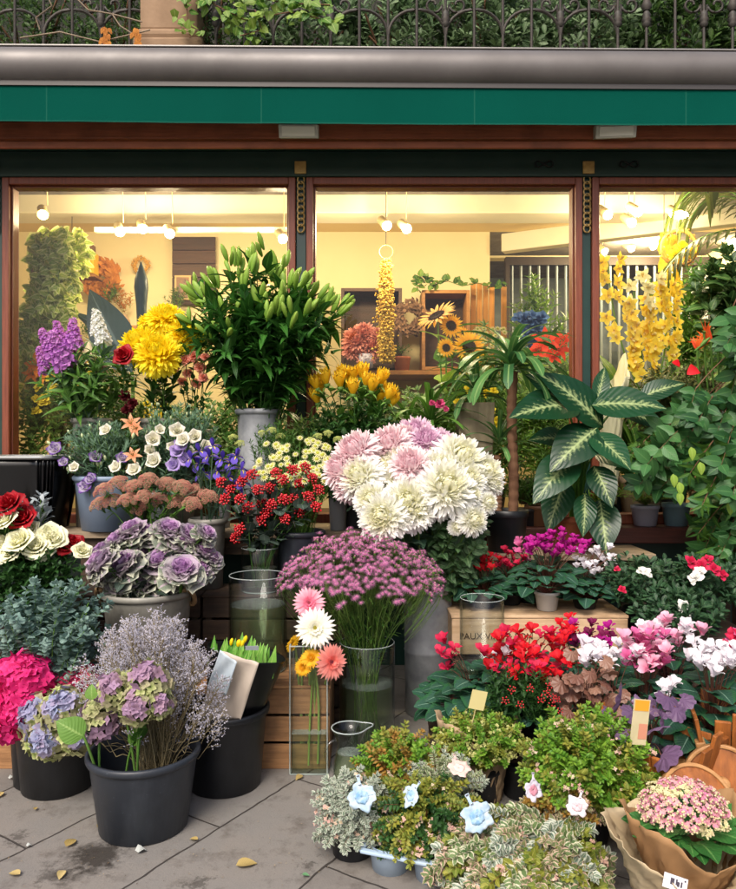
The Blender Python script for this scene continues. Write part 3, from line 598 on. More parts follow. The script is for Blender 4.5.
def cyclamen(m=0,n=5,spr=.5):
    g=G(); az=np.arange(n)/n*2*np.pi+NR.uniform(-.2,.2,n); sp=spr*NR.uniform(.5,1.4,n); D=np.stack([np.cos(az)*sp,np.sin(az)*sp,0*az+1],1); rad=np.stack([np.cos(az),np.sin(az),0*az],1); tan=np.stack([-np.sin(az),np.cos(az),0*az],1)
    g.inst(leaf(.74,6,4,.75,.05,'petal',ruffle=.07,rf=1.3,m=m,cup=.25),frames(rad*.12,D,-rad+tan*.5,NR.uniform(.85,1.1,n)),spread=.25)
    g.inst(lathe([(.05,.12),(.16,.02),(.17,-.1),(.1,-.14)],8,m=m,tint=1),I4); return g
def floret4(m=0,w=.85,cup=.1,mc=None):
    g=G(); az=np.arange(4)*np.pi/2; D=np.stack([np.cos(az),np.sin(az),0*az+.2],1)
    g.inst(leaf(w,3,2,.15,.06,'ovate',m=m),frames(nz(D)*.05,D,[0,0,1],1.0)); 
    if mc is not None: g.inst(ico(.13,m=mc),mat4((0,0,.08))[None])
    return g
def hydrangea(n=150,fs=.24,m=0,el1=-62,cols=1,lump=.08,ctrs=((0,0,1.),(.5,.8,-.2),(-.7,.3,.3))):
    g=G(); D,t,az,el=phyllo(n,90,el1,.85); r=1+NR.uniform(-lump,lump,n)+.08*np.sin(az*3+R.random()*6)*np.cos(el)
    f=floret4(m,.95); N=nz(D+NR.normal(size=D.shape)*.42); mi=NR.integers(0,cols,n)
    # colour patches
    for c in range(cols):
        if c: ctr=nz(ctrs[c-1]); mi=np.where((D@ctr)+NR.normal(size=n)*.07>.74,c,np.where(mi==c,0,mi))
    M=framesZ(D*r[:,None],N,fs*NR.uniform(.85,1.15,n)); tt=NR.uniform(0,1,n)
    for c in range(cols):
        s=mi==c
        if s.any(): g.inst(f,M[s],tint=tt[s],m=m+c)
    g.inst(ball(.8,12,8,m=m+cols,sq=.95),mat4(s=.88)[None]); return g
def sedum(m=0,n=14):
    g=G(); D,t,az,el=phyllo(n,90,8,.9)
    for k in range(n):
        c=D[k]*np.array([.72,.72,.42]); d2,t2,_,_=phyllo(34,90,-5,.7); A=framesZ([c],[D[k]+np.array([0,0,.5])],1.0)[0]; P=(d2*.27*np.array([1,1,.6]))@A[:3,:3].T+c
        g.inst(ico(.042,m=m),framesZ(P,[0,0,1.],NR.uniform(.8,1.3,34)),tint=np.clip(NR.uniform(0,1,34)*.6+.4*R.random(),0,1))
        g.inst(tube(bez([0,0,-.9],[c[0]*.3,c[1]*.3,-.3],c,4),.02,4,m=1),I4)
    return g
def kale(m=0):
    g=G(); n=40; D,t,az,el=phyllo(n,86,10,.75); a=leaf(.95,8,6,-.05,.05,'spat',ruffle=.17,rf=3.5,cup=.1); b=leaf(1.05,8,6,.3,.05,'spat',ruffle=.15,rf=3.5)
    L=.50+.5*t; s=t<.68
    rad=np.stack([np.cos(az),np.sin(az),0*az],1); N=-rad*.8+np.array([0,0,1.])*t[:,None]
    P=np.stack([0*t,0*t,-.5+.30*(1-t)],1)
    jj=NR.normal(size=D.shape)*.14; s1=t<.40; s2=(t>=.40)&(t<.72); s3=t>=.72
    g.inst(a,frames(P[s1],D[s1]+[0,0,.1]+jj[s1],N[s1],L[s1]*1.12),tint=1-t[s1],m=m); g.inst(a,frames(P[s2],D[s2]+jj[s2],N[s2],L[s2]*1.15),tint=NR.uniform(0,1,s2.sum()),m=m+3); g.inst(b,frames(P[s3],D[s3]+jj[s3],N[s3],L[s3]*1.12),tint=NR.uniform(0,1,s3.sum()),m=m+1)
    g.inst(tube([[0,0,-1.6],[0,0,-.4]],.07,8,m=m+2),I4); return g
def iris(m=0):
    g=G(); az=np.arange(3)*2*np.pi/3; r=np.stack([np.cos(az),np.sin(az),0*az],1)
    g.inst(leaf(.6,6,4,1.9,.05,'spat',ruffle=.06,m=m),frames(r*.05,r+[0,0,.6],[0,0,1],1.0),tint=.2)
    az2=az+np.pi/3; r2=np.stack([np.cos(az2),np.sin(az2),0*az2],1); g.inst(leaf(.42,5,2,-.5,.15,'spat',ruffle=.05,m=m),frames(r2*.05,r2*.35+[0,0,1],-r2,.85),tint=.7)
    g.inst(leaf(.2,3,2,1.2,.1,'petal',m=m+1),frames(r*.12+[0,0,.12],r+[0,0,.35],[0,0,1],.55)); g.inst(lathe([(.05,-.6),(.1,-.4),(.1,-.1),(.05,.05)],7,m=m+2),I4); return g
def ruffl(m=0,n=7):
    g=G(); D,t,az,el=phyllo(n,80,0,.7); g.inst(leaf(.9,3,4,.3,.1,'round',ruffle=.12,rf=1.5,m=m),frames(D*.1,D,[0,0,1],.8+.3*t),spread=.3); return g
def stock(m=0,n=30,H_=4.2):
    g=G(); f=ruffl(m,8)
    for k in range(n):
        t=k/n; a=k*2.4; r=.75*(1-t*.75); z=t*H_; g.inst(f,framesZ([[r*math.cos(a),r*math.sin(a),z]],[[math.cos(a),math.sin(a),.35+t]],.62*(1-.55*t)),spread=.3)
    g.inst(tube([[0,0,-1],[0,0,H_]],.08,5,m=1),I4); return g
def carnation(m=0):
    g=G(); n=42; D,t,az,el=phyllo(n,85,-5,.8); g.inst(leaf(.55,4,4,.2,.05,'spat',ruffle=.14,rf=1.2,m=m),frames(D*.05,D+NR.normal(size=D.shape)*.15,[0,0,1],NR.uniform(.8,1.05,n)),tint=NR.uniform(0,1,n)); g.inst(lathe([(.08,-.8),(.2,-.55),(.22,0),(.15,.1)],8,m=1),I4); return g
def lisianthus(m=0,ms=1): return rose(m,((3,.16,.80,80,.02),(4,.30,.86,70,.08),(5,.44,.84,60,.26)),ms)
def bud(m=0,L=1,r=.2,lobes=3,lamp=.1): return lathe([(r*.25,0),(r*.6,L*.12),(r*.9,L*.35),(r,L*.6),(r*.72,L*.85),(r*.2,L),(.001,L*1.01)],12,m,lobes=lobes,lamp=lamp)
def orchid(m=0,ml=1):
    g=G(); az=np.radians([90,90+72,90+144,90-144,90-72]); D=np.stack([np.cos(az),np.sin(az),0*az+.1],1)
    g.inst(leaf(.62,5,2,-.35,.15,'ovate',ruffle=.05,m=m),frames(D*.05,D+NR.normal(size=D.shape)*.1,[0,0,1],1),spread=.3); g.inst(leaf(.6,4,4,.9,-.3,'round',ruffle=.1,m=ml),frames([[0,0,.1]],[[0,-.6,.8]],[[0,1,.4]],.6)); g.inst(lathe([(.08,0),(.1,.2),(.05,.32)],6,m=ml),I4); return g
def sunflower(m=0,mc=1,ms=2):
    g=G()
    for k in range(2):
        az=np.arange(17)/17*2*np.pi+k*.2; D=np.stack([np.cos(az),np.sin(az),0*az+.08+.15*k],1); g.inst(leaf(.26,4,2,.2,.15,'ovate',m=m),frames(nz(D)*.38,D,[0,0,1],NR.uniform(.55,.7,17)),spread=.3)
    D,t,az,el=phyllo(150,90,0); g.inst(ico(.035,m=mc),framesZ(np.stack([t**.5*.42*np.cos(az),t**.5*.42*np.sin(az),.05+.06*np.sin(t*3)],1),[0,0,1.]),tint=t); g.inst(lathe([(.4,.04),(.42,0),(.3,-.1),(.06,-.16)],12,m=ms),I4); return g
def lilyflower(m=0,mc=1):
    g=G(); az=np.arange(6)*np.pi/3; D=np.stack([np.cos(az),np.sin(az),0*az+.75],1); g.inst(leaf(.38,6,2,.95,.12,'ovate',ruffle=.02,m=m),frames(D*.03,D,[0,0,1],1.1),spread=.3)
    for a in az: g.inst(tube([[0,0,0],[.22*math.cos(a+.5),.22*math.sin(a+.5),.7]],.015,4,m=mc),I4); g.inst(ball(.05,6,4,m=mc,sq=1.8),mat4((.23*math.cos(a+.5),.23*math.sin(a+.5),.72))[None])
    return g

# sprigs: a twig of length 1 along +Y with leaves
def sprig(lf, n=9, size=.3, ang=55, start=.1, opp=False, tipn=3, sr=.012, sm=1, up=.35, bend=.15, sizetip=.6, jit=.15, bare=False):
    g=G(); P=bez([0,0,0],[0,.5,bend],[0,1,bend*.3],7); 
    if not bare: g.inst(tube(P,np.linspace(sr,sr*.5,7),4,m=sm,tint=.5),I4)
    ps=[];ds=[];ss=[]
    for k in range(n):
        t=start+(1-start)*(k+.5)/n; p=(1-t)**2*V3([0,0,0])+2*t*(1-t)*V3([0,.5,bend])+t*t*V3([0,1,bend*.3])
        for q in ((0,np.pi) if opp else (0,)):
            a=(k*2.4 if not opp else (k%2)*np.pi/2)+q+R.uniform(-.3,.3); e=math.radians(ang+R.uniform(-12,12)); ds.append([math.sin(e)*math.cos(a),math.cos(e),math.sin(e)*math.sin(a)+up*.3]); ps.append(p); ss.append(size*(1+(sizetip-1)*t)*R.uniform(1-jit,1+jit))
    for k in range(tipn):
        a=k*2.1; e=math.radians(25+20*R.random()); ds.append([math.sin(e)*math.cos(a),math.cos(e),math.sin(e)*math.sin(a)]); ps.append([0,1,bend*.3]); ss.append(size*sizetip*.9)
    ds=nz(ds); N=np.array([0,1,0.])+np.array([0,0,up*2])+0*ds
    g.inst(lf,frames(ps,ds,N,ss),spread=.3); return g
def bush(g, c, rad, n, sprigs, L, base=None, shell=.35, droop=0.0, zmin=-.25, up=(0,0,1), jit=.35, Lj=.2, front=0.0):
    """sprigs ending inside an ellipsoid, growing away from base"""
    c=V3(c); rad=V3(rad); D=nz(NR.normal(size=(n*4,3))); D=D[D[:,2]>zmin]
    if front: D=D[(D[:,1]<front)|(NR.random(len(D))<.35)]
    D=D[:n]; n=len(D); r=(shell+(1-shell)*NR.random(n)**.45)[:,None]; P=c+D*rad*r
    b=V3(base) if base is not None else c-[0,0,rad[2]*1.1]
    dr=nz(nz(P-b)+NR.normal(size=(n,3))*jit*.6-np.array([0,0,droop])); Ls=L*NR.uniform(1-Lj,1+Lj,n)
    M=frames(P-dr*Ls[:,None]*.75,dr,V3(up)+NR.normal(size=(n,3))*.2,Ls); ch=NR.integers(0,len(sprigs),n)
    for k,s in enumerate(sprigs):
        if (ch==k).any(): g.inst(s,M[ch==k],spread=.22)
    return g
def leaves_on(g, P, lf, n, size, t0=.35, t1=.95, spread=.9, m=None, up=.3):
    P=V3(P); k=len(P)-1; t=NR.uniform(t0,t1,n)*k; i=np.minimum(t.astype(int),k-1); f=(t-i)[:,None]; p=P[i]*(1-f)+P[i+1]*f; T=nz(P[i+1]-P[i])
    d=nz(T*.6+rdir(n)*spread+[0,0,up]); g.inst(lf,frames(p,d,[0,0,1],size*NR.uniform(.7,1.2,n)),tint=NR.uniform(0,1,n)); return g
def bunch(root, blooms, meshes, name, base, rim, stem_m, sr=.0022, foliage=None, fm=None, nleaf=6, lsize=.06, faces=None, head_drop=.012, t0=.45, stems=True, labels=None, stuff_after=95):
    """blooms: (x,y,z,size[,dir[,meshindex]]) in world; each is its own part carrying its stem"""
    gl=G(); base=V3(base); rim=V3(rim)
    for k,b in enumerate(blooms):
        p=V3(b[:3]); s=b[3]; d=V3(b[4]) if len(b)>4 and b[4] is not None else nz(nz(p-base)*[1,1,.8]+[0,-.35,.25]+NR.normal(size=3)*.18); mi=b[5] if len(b)>5 else k%len(meshes)
        o=put(root,meshes[mi],framesZ([p],[d],s)[0],name)
        if labels and k in labels: o['label']=labels[k]
        j=NR.normal(size=3)*[.02,.02,.004]; p2=p-nz(d)*s*head_drop*10*.1
        P=bez(base+j,rim+j*1.5+[(p[0]-rim[0])*.12,(p[1]-rim[1])*.12,.05],p2,8)
        if stems:
            st=tube(P,sr,5,tint=R.random()).obj('stem',stem_m,root); carry(st,o,root)
        if foliage: leaves_on(gl,P,foliage[k%len(foliage)],nleaf,lsize,t0,.93)
    if gl.n: part(root,gl,'foliage',fm)
    return root
def dome(cx,cy,d,rx,ry,n,depth=.25,size=.05,jit=.15,tilt=0):
    """points on the camera-facing upper side of a dome given in photo pixels at distance d"""
    sx=rx*d/F; sz=ry*d/F; c=W(cx,cy,d); D,t,az,el=phyllo(int(n*1.5),90,-15,.8); out=[]
    for q in D:
        if q[1]>.45: continue
        out.append(c+q*[sx,depth,sz]*(1+R.uniform(-jit,jit)*.5))
    return out[:n]

# containers -------------------------------------------------------
m_zinc=M_plain('galvanised_zinc','#b2b5b8',.5,.25,c2='#85898e',scale=9,amt=.8,bmp=.06,bscale=12)
m_zincd=M_plain('dull_old_zinc','#96948b',.6,.15,c2='#6c6a62',scale=7,amt=.8,bmp=.12,bscale=14)
def m_scuffed(name,c,dust,rough):
    m,nt,pb,out=nmat(name); a=noise(nt,3,6,rough=.7); s=noise(nt,5,6,stretch=(1,1,.18),rough=.8); s2=noise(nt,90,3)
    k=mth(nt,'MULTIPLY',mth(nt,'SUBTRACT',mth(nt,'ADD',mth(nt,'MULTIPLY',a,.5),mth(nt,'MULTIPLY',s,.5)),.5,clamp=True),4.5,clamp=True); col=mixc(nt,mth(nt,'MULTIPLY',k,.6),lin(c),lin(dust)); col=mixc(nt,mth(nt,'MULTIPLY',mth(nt,'GREATER_THAN',s2,.70),.5),col,lin(dust))
    nt.links.new(col,pb.inputs['Base Color']); nt.links.new(mth(nt,'ADD',mth(nt,'MULTIPLY',a,.35),rough-.15),pb.inputs['Roughness']); nt.links.new(bump(nt,s2,.08,.002),pb.inputs['Normal']); return m
m_anth=m_scuffed('anthracite_plastic','#272c34','#4c535c',.42)
m_blackpl=m_scuffed('black_plastic','#121418','#34373c',.42)
m_water=M_thin('water_surface',(.80,.86,.80,1),(.7,.8,.75,1),1.5,1.5,cloud=.24,cloudc=(.70,.78,.72,1))  # diffuse share: cloudy water, plus a pale ellipse in place of reflection
m_waterb=M_thin('water_body',(.84,.90,.76,1),(.52,.60,.44,1),1.1,.6,1.8,cloud=.045,cloudc=(.42,.50,.30,1))
m_glass=M_thin('vase_glass',(.95,.97,.96,1),(.34,.41,.38,1),1.5,.7,4.2)
def m_glint_():
    m,nt,pb,out=nmat('glass_edge_highlight'); pb.inputs['Base Color'].default_value=(.62,.70,.68,1); pb.inputs['Roughness'].default_value=.12; pb.inputs['Alpha'].default_value=.38; return m  # pale see-through tubes paint the bright highlights along glass rims and edges
m_glint=m_glint_()
def bucket(name,label,cat,p,rt,rb,h,mat,group=None,lip=.012,soil=None,seg=48,ribs=0,handle=False,tilt=None):
    b=thing(name,label,cat,p,group); t=.004
    prof=[(rb-.01,0),(rb,.004)]
    if ribs:
        for k in range(ribs): 
            z=h*(k+1)/(ribs+1); r=rb+(rt-rb)*z/h; prof+=[(r,z-.008),(r+.004,z),(r,z+.008)]
    prof+=[(rt-.002,h-.035),(rt,h-.03),(rt+lip*.6,h-.028),(rt+lip,h-.018),(rt+lip,h-.006),(rt+lip*.5,h),(rt-t,h-.002),(rt-t-.002,h-.05),(rb-t,.012),(.002,.01)]
    lathe(prof,seg).obj('shell',mat,b)
    if handle:
        for s in (-1,1): ball(.016,10,6).obj('handle_lug',mat,b).location=(s*(rt+.004),0,h-.06)
        P=[[ (rt+.01)*math.cos(a),-.02-(rt+.01)*math.sin(a)*.95,h-.06-.05*math.sin(a)] for a in np.linspace(0,math.pi,24)]; tube(P,.0035,6).obj('handle',m_zinc,b)
    if soil is not None: lathe([(rt-t-.003,h-soil),(.002,h-soil+.01)],24).obj('soil',m_soil,b)
    return b
m_soil=M_plain('potting_soil','#2a1e15',.95,c2='#15100b',scale=30,bmp=.5)
def vase_round(name,label,p,r,h,level,group=None,seg=48,thick=.005,foot=.012,neck=None):
    b=thing(name,label,'vase',p,group)
    prof=[(.002,0),(r-.006,0),(r,.006),(r,h-.003),(r-thick/2,h),(r-thick,h-.003),(r-thick,foot),(.002,foot)]
    lathe(prof,seg).obj('glass_wall',m_glass,b)
    a=np.linspace(0,2*np.pi,seg+1); tube(np.stack([(r-thick/2)*np.cos(a),(r-thick/2)*np.sin(a),0*a+h],1),thick*.42,6).obj('rim',m_glint,b); tube(np.stack([(r-.006)*np.cos(a),(r-.006)*np.sin(a),0*a+.006],1),.004,6).obj('foot_highlight',m_glint,b)
    lathe([(.002,foot+.001),(r-thick-.002,foot+.002),(r-thick-.002,level)],seg).obj('water',m_waterb,b)
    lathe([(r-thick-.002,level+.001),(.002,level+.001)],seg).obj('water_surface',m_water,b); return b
# ------------------------------------------------------------------ display furniture
m_crate=M_wood('old_crate_wood','#a87c52','#7f5a38','#4a3524',0,.75,12)
m_crated=M_wood('dark_crate_wood','#4c3a2b','#34271d','#1d1713',0,.8,12)
m_crateg=M_wood('pale_grey_plank','#a08d74','#84735d','#5d5142',0,.8,12)
m_crateo=M_wood('orange_pine','#b4743a','#92561f','#5b3416',2,.6,11)
def crate(name,label,x0,x1,y0,y1,z0,z1,mat,rows=3,lid=True,group=None,gap=.012,cat='crate',rot=0):
    c=V3([(x0+x1)/2,(y0+y1)/2,z0]); b=thing(name,label,cat,c,group); b.rotation_euler=(0,0,rot)
    def q(g,n): 
        o=g.obj(n,mat,b,smooth=False,bevel=.003); o.location=tuple(-c)
    h=(z1-z0-(.016 if lid else 0)-gap*(rows-1))/rows; t=.012
    for k in range(rows):
        za=z0+k*(h+gap); tn=R.uniform(.2,.8); q(bb(x0,x1,y0,y0+t,za,za+h,t=tn),'front_slat'); q(bb(x0,x1,y1-t,y1,za,za+h,t=tn),'back_slat')
        q(bb(x0,x0+t,y0+t+.001,y1-t-.001,za,za+h,t=R.random()),'end_slat'); q(bb(x1-t,x1,y0+t+.001,y1-t-.001,za,za+h,t=R.random()),'end_slat')
    for x in (x0+t+.001,x1-t-.031):
        for y in (y0+t+.001,y1-t-.031): q(bb(x,x+.03,y,y+.03,z0,z1-.018,t=.4),'corner_post')
    if lid:
        n=max(2,int((y1-y0)/.1)); w=(y1-y0)/n
        for k in range(n): q(bb(x0-.004,x1+.004,y0+k*w+.001-.003,y0+(k+1)*w-.003-.002,z1-.014,z1,t=R.uniform(.2,.8)),'top_board')
    return b
LOW=.36
for k,(a,b,lb) in enumerate(((-150,-38,'low wooden crate at the far end under the rose bucket'),(-36,72,'low wooden crate behind the eucalyptus'),(74,196,'low wooden crate carrying the old zinc kale bucket'),(198,330,'low wooden crate carrying the large water filled cylinder vase'))):
    crate('display_crate',lb,xx(a,3.2),xx(b,3.2),3.18,3.60,0,LOW,m_crate if k!=2 else m_crated,3,group='low crates behind the black buckets')
for k,(a,b,lb) in enumerate(((60,200,'tall dark crate stack behind the ornamental kale'),(203,345,'tall dark crate stack under the red berries'))):
    crate('crate_stack',lb,xx(a,3.64),xx(b,3.64),3.63,3.93,0,.66,m_crated,6,group='tall crates in the middle tier')
def bench(name,label,x0,x1,y0,y1,z,mat,mat2,th=.035):
    b=thing(name,label,'bench',((x0+x1)/2,(y0+y1)/2,0)); lx,ly,_=b.location
    n=3; w=(y1-y0)/n
    for k in range(n):
        o=bb(x0,x1,y0+k*w+.002,y0+(k+1)*w-.002,z-th,z,t=R.uniform(.2,.8)).obj('top_board',mat,b,smooth=False,bevel=.003); o.location=(-lx,-ly,0)
    o=bb(x0+.05,x1-.05,y0+.03,y0+.05,z-th-.09,z-th-.001).obj('apron',mat2,b,smooth=False); o.location=(-lx,-ly,0)
    for x in np.linspace(x0+.06,x1-.06,4):
        for y in (y0+.08,y1-.05):
            o=bb(x-.025,x+.025,y-.025,y+.025,0,z-th-.001).obj('leg',mat2,b,smooth=False); o.location=(-lx,-ly,0)
    return b
bench('display_bench','long grey plank bench under the first two windows holding the tall buckets',-2.6,.52,3.96,4.41,.93,m_crateg,m_crated)
bench('plank_table','pale plank table beneath the spotted leaf plant',xx(474,4.1),xx(655,4.05),4.03,4.42,.80,m_crateg,m_crated)
# ------------------------------------------------------------------ sprigs shared by the leafy plants
lf_ov=leaf(.5,4,2,.5,.15,'ovate'); lf_ovb=leaf(.55,5,2,.7,.2,'ovate'); lf_la=leaf(.24,6,2,.6,.25,'lance'); lf_rd=leaf(.85,3,2,.2,.1,'round'); lf_st=leaf(.09,8,2,1.3,.3,'strap'); lf_stw=leaf(.14,9,2,1.6,.3,'strap')
SP_ov=[sprig(lf_ov,9,.34) for _ in range(3)]; SP_la=[sprig(lf_la,10,.5,50) for _ in range(3)]; SP_rd=[sprig(lf_rd,9,.2,65,opp=True,sizetip=.7) for _ in range(3)]
SP_rose=[sprig(lf_ov,7,.42,60,.1) for _ in range(3)]
LV=[lf_ov,lf_ovb]; LN=[lf_la,leaf(.3,5,2,.4,.2,'lance')]

# ------------------------------------------------------------------ back row, left: black bin, lisianthus, stocks, strelitzia
b=thing('black_planter','glossy black square flared bin with a pale rim at the end of the bench','planter',W(28,531,4.12)*[1,1,0]+[0,0,.93])
def sqbin(hb,ht,h,fold=.006,n=44,r=.25):
    g=G(); t=np.linspace(0,2*np.pi,n*4+1); sq=lambda a: np.stack([np.sign(np.cos(a))*np.abs(np.cos(a))**r,np.sign(np.sin(a))*np.abs(np.sin(a))**r],1); V=[]
    for k,v in enumerate(np.linspace(0,1,9)):
        w=hb+(ht-hb)*v; V.append(np.concatenate([sq(t)*w*(1+fold/w*np.sin(t*23+v*2)[:,None]*(1-abs(v-.5))),np.full((len(t),1),h*v)],1))
    for w,z in ((ht-.008,h),(ht-.02,h-.1)): V.append(np.concatenate([sq(t)*w,np.full((len(t),1),z)],1))
    V=np.array(V); return g.add(V.reshape(-1,3),F4=grid(n*4,len(V)-1))
sqbin(.17,.215,.40,.012).obj('shell',M_plain('gloss_black_plastic','#08090b',.22),b)
a=np.linspace(0,2*np.pi,120); rr=.222; P=np.stack([np.sign(np.cos(a))*np.abs(np.cos(a))**.3*rr,np.sign(np.sin(a))*np.abs(np.sin(a))**.3*rr,0*a+.40],1); tube(P,.011,8).obj('rim',M_plain('pale_rim','#8b8d8c',.3,.3),b)

m_petw=M_petal('white_petal','#d9dcb4','#f4f1e6','#ece6d2',.3); m_petwp=M_petal('white_purple_edge','#e8e4dc','#6a3f96',None,.3,mid='#ece6ec')
m_budg=M_petal('green_white_bud','#9dbb78','#e4e8c6','#c9d8a2',.25)
lis_w=lisianthus().mesh('lisianthus_mesh',[m_petw,m_stem]); lis_p=lisianthus().mesh('lisianthus_p',[m_petwp,m_stem])
lisb=merge(bud(0,1.2,.28,5,.08)).mesh('lisianthus_bud',[m_budg])
bucket('flower_bucket','pale blue grey bucket with lisianthus beside the black bin','bucket',[W(113,500,4.1)[0],4.1,.93],.20,.165,.30,M_plain('pale_blue_plastic','#7d8ea3',.45,c2='#6b7c92',scale=4))
li=thing('lisianthus_bunch','broad grey green bunch of white and purple edged lisianthus with many buds','flower bunch',[W(113,500,4.1)[0],4.1,1.0])
bl=[]
for px,py,s,k in ((107,431,.030,0),(95,458,.030,1),(103,486,.034,1),(88,487,.040,1),(117,468,.032,0),(135,471,.035,0),(122,459,.028,1),(56,450,.035,1),(64,463,.024,1),(75,468,.026,0),(92,480,.03,1)):
    p=W(px,py,3.93+R.uniform(-.04,.06)); bl.append((*p,s*1.75,[R.uniform(-.4,.4),-.8,.5],k))
for k in range(64):
    px=R.gauss(105,34); py=425+abs(px-108)*.22+R.uniform(0,42); bl.append((*W(px,py,R.uniform(3.95,4.25)),R.uniform(.020,.03),[(px-108)/80+R.uniform(-.3,.3),-.3+R.uniform(-.3,.3),1],2))
bunch(li,bl,[lis_w,lis_p,lisb],'bloom',[W(113,500,4.1)[0],4.1,.96],[W(113,500,4.1)[0],4.08,1.22],m_leafgrey,.0022,[leaf(.24,4,2,.5,.2,'lance')],m_leafgrey,12,.065,t0=.45)
g=G(); bush(g,W(110,452,4.08),[.24,.13,.13],130,[sprig(leaf(.22,4,2,.4,.2,'lance'),9,.36,38) for _ in range(2)],.17,base=[W(113,500,4.1)[0],4.1,1.15],up=(0,-.5,.8)); part(li,g,'foliage',[m_leafgrey,m_stem])
li2=thing('lisianthus_bunch','taller bunch of pure white lisianthus between the sedum and the grey bucket','flower bunch',[W(168,500,4.0)[0],4.0,1.0])
bl=[(*W(px,py,3.9+R.uniform(-.05,.1)),s*1.75,[R.uniform(-.3,.3),-.9,.35],0) for px,py,s in ((153,440,.036),(155,462,.038),(150,451,.026),(177,431,.036),(184,441,.034),(195,437,.034),(206,446,.028),(160,430,.024),(172,447,.024),(190,452,.024))]
bl+=[(*W(R.uniform(150,215),R.uniform(405,440),R.uniform(3.95,4.15)),.018,None,2) for _ in range(26)]
bunch(li2,bl,[lis_w,lis_p,lisb],'bloom',[W(170,500,4.05)[0],4.05,.94],[W(172,500,4.05)[0],4.05,1.2],m_leafgrey,.002,[leaf(.24,4,2,.5,.2,'lance')],m_leafgrey,14,.07)
g=G(); bush(g,W(180,438,4.08),[.19,.10,.15],100,[sprig(leaf(.22,4,2,.4,.2,'lance'),9,.36,38) for _ in range(2)],.16,base=[W(176,500,4.08)[0],4.08,1.12],up=(0,-.5,.8)); part(li2,g,'foliage',[m_leafgrey,m_stem])
bucket('flower_bucket','small grey bucket hidden among the white lisianthus and irises','bucket',[W(176,500,4.08)[0],4.08,.93],.11,.09,.26,m_zincd)
# stocks in tall grey bucket
bucket('flower_bucket','slim tall zinc bucket holding the purple and white stocks','bucket',[W(92,430,4.25)[0],4.25,.93],.105,.085,.62,m_zincd)
m_stockp=M_petal('stock_purple','#e6c4e2','#cf80cc','#b46ac4',.35); m_stockw=M_petal('stock_white','#e8ead8','#f2f2ee','#dfe2e0',.3)
stp=stock(n=34,H_=3.4).mesh('stock_purple',[m_stockp,m_stem]); stw=stock(n=34,H_=4.2).mesh('stock_white',[m_stockw,m_stem])
st=thing('stock_bunch','purple and white stocks with long grey green leaves in the slim zinc bucket','flower bunch',[W(90,430,4.25)[0],4.25,1.5])
bl=[(*W(66,366,4.05),.060,[-.25,-.5,1],0),(*W(56,358,4.1),.052,[-.5,-.1,1],0),(*W(74,350,4.15),.052,[0,-.1,1],0),(*W(63,348,4.2),.048,[-.3,.1,1],0),(*W(104,343,4.05),.042,[-.15,-.2,1],1),(*W(97,335,4.2),.036,[-.1,0,1],1),(*W(48,372,4.2),.045,[-.4,0,1],0)]
bunch(st,bl,[stp,stw],'flower_spike',[W(92,430,4.25)[0],4.25,1.0],[W(92,430,4.25)[0],4.24,1.52],m_stem,.004,[leaf(.26,6,2,.9,.25,'lance')],m_leafgrey,20,.15,t0=.35)
g=G(); bush(g,W(92,392,4.18),[.26,.15,.20],40,[sprig(leaf(.24,6,2,.9,.2,'lance'),7,.6,50)],.24,base=[W(92,430,4.25)[0],4.25,1.45],up=(0,-.6,.8)); part(st,g,'foliage',[m_leafmid,m_stem])
# red rose
m_red=M_petal('red_rose','#8e0d18','#b8101f','#7c0a14',.12,.5); rs=rose(ms=1)
rr_=thing('red_rose','single deep red rose in front of the yellow chrysanthemums','rose',W(126,430,4.12)); bunch(rr_,[(*W(124,356,4.05),.072,[-.1,-.9,.35])],[rs.mesh('red_rose_mesh',[m_red,m_stem])],'bloom',W(128,440,4.25)-[0,0,.15],W(128,420,4.25),m_stemd,.003,LV,m_leafdk,12,.07,t0=.5)
# yellow chrysanthemums
m_yel=M_petal('yellow_mum','#f8d808','#fff03c','#f2dc10',.42)
mum_y=[mum(150,.2,-25).mesh('mum_y%d'%k,[m_yel]) for k in range(2)]
bucket('flower_bucket','plain zinc bucket under the yellow chrysanthemums','bucket',[W(160,430,4.3)[0],4.3,.93],.11,.09,.62,m_zincd)
ym=thing('chrysanthemum_bunch','bunch of large bright yellow chrysanthemums beside the lily buds','flower bunch',[W(160,430,4.3)[0],4.3,1.5])
bunch(ym,[(*W(140,345,4.18),.125,[-.3,-.55,.7]),(*W(158,355,4.08),.132,[0,-.8,.6]),(*W(166,319,4.25),.115,[.1,-.4,.9]),(*W(187,337,4.2),.118,[.35,-.5,.7]),(*W(150,322,4.4),.075,[-.2,-.2,1])],mum_y,'bloom',[W(160,430,4.3)[0],4.3,1.0],[W(160,430,4.3)[0],4.28,1.54],m_stem,.004,LV,m_leafdk,22,.10,t0=.4)
# peach carnations
m_peach=M_petal('peach_petal','#ee8a72','#fbc0a8','#f2a08a',.4); cme=carnation().mesh('carnation',[m_peach,m_stem])
bucket('flower_bucket','low zinc bucket behind the white lisianthus with peach carnations','bucket',[W(196,430,4.32)[0],4.32,.93],.085,.07,.56,m_zincd)
pc=thing('carnation_bunch','cluster of peach pink carnations under the yellow chrysanthemums','flower bunch',[W(192,420,4.3)[0],4.3,1.45])
bunch(pc,[(*W(px,py,4.12+R.uniform(-.05,.08)),s,[R.uniform(-.4,.4),-.8,.4]) for px,py,s in ((186,360,.035),(194,357,.036),(200,368,.038),(188,374,.033),(196,384,.034),(205,358,.03),(182,382,.030),(203,378,.030),(176,368,.028))],[cme],'bloom',[W(196,430,4.32)[0],4.32,1.0],[W(196,430,4.32)[0],4.3,1.48],m_stemd,.0025,LV,m_leafdk,9,.06)
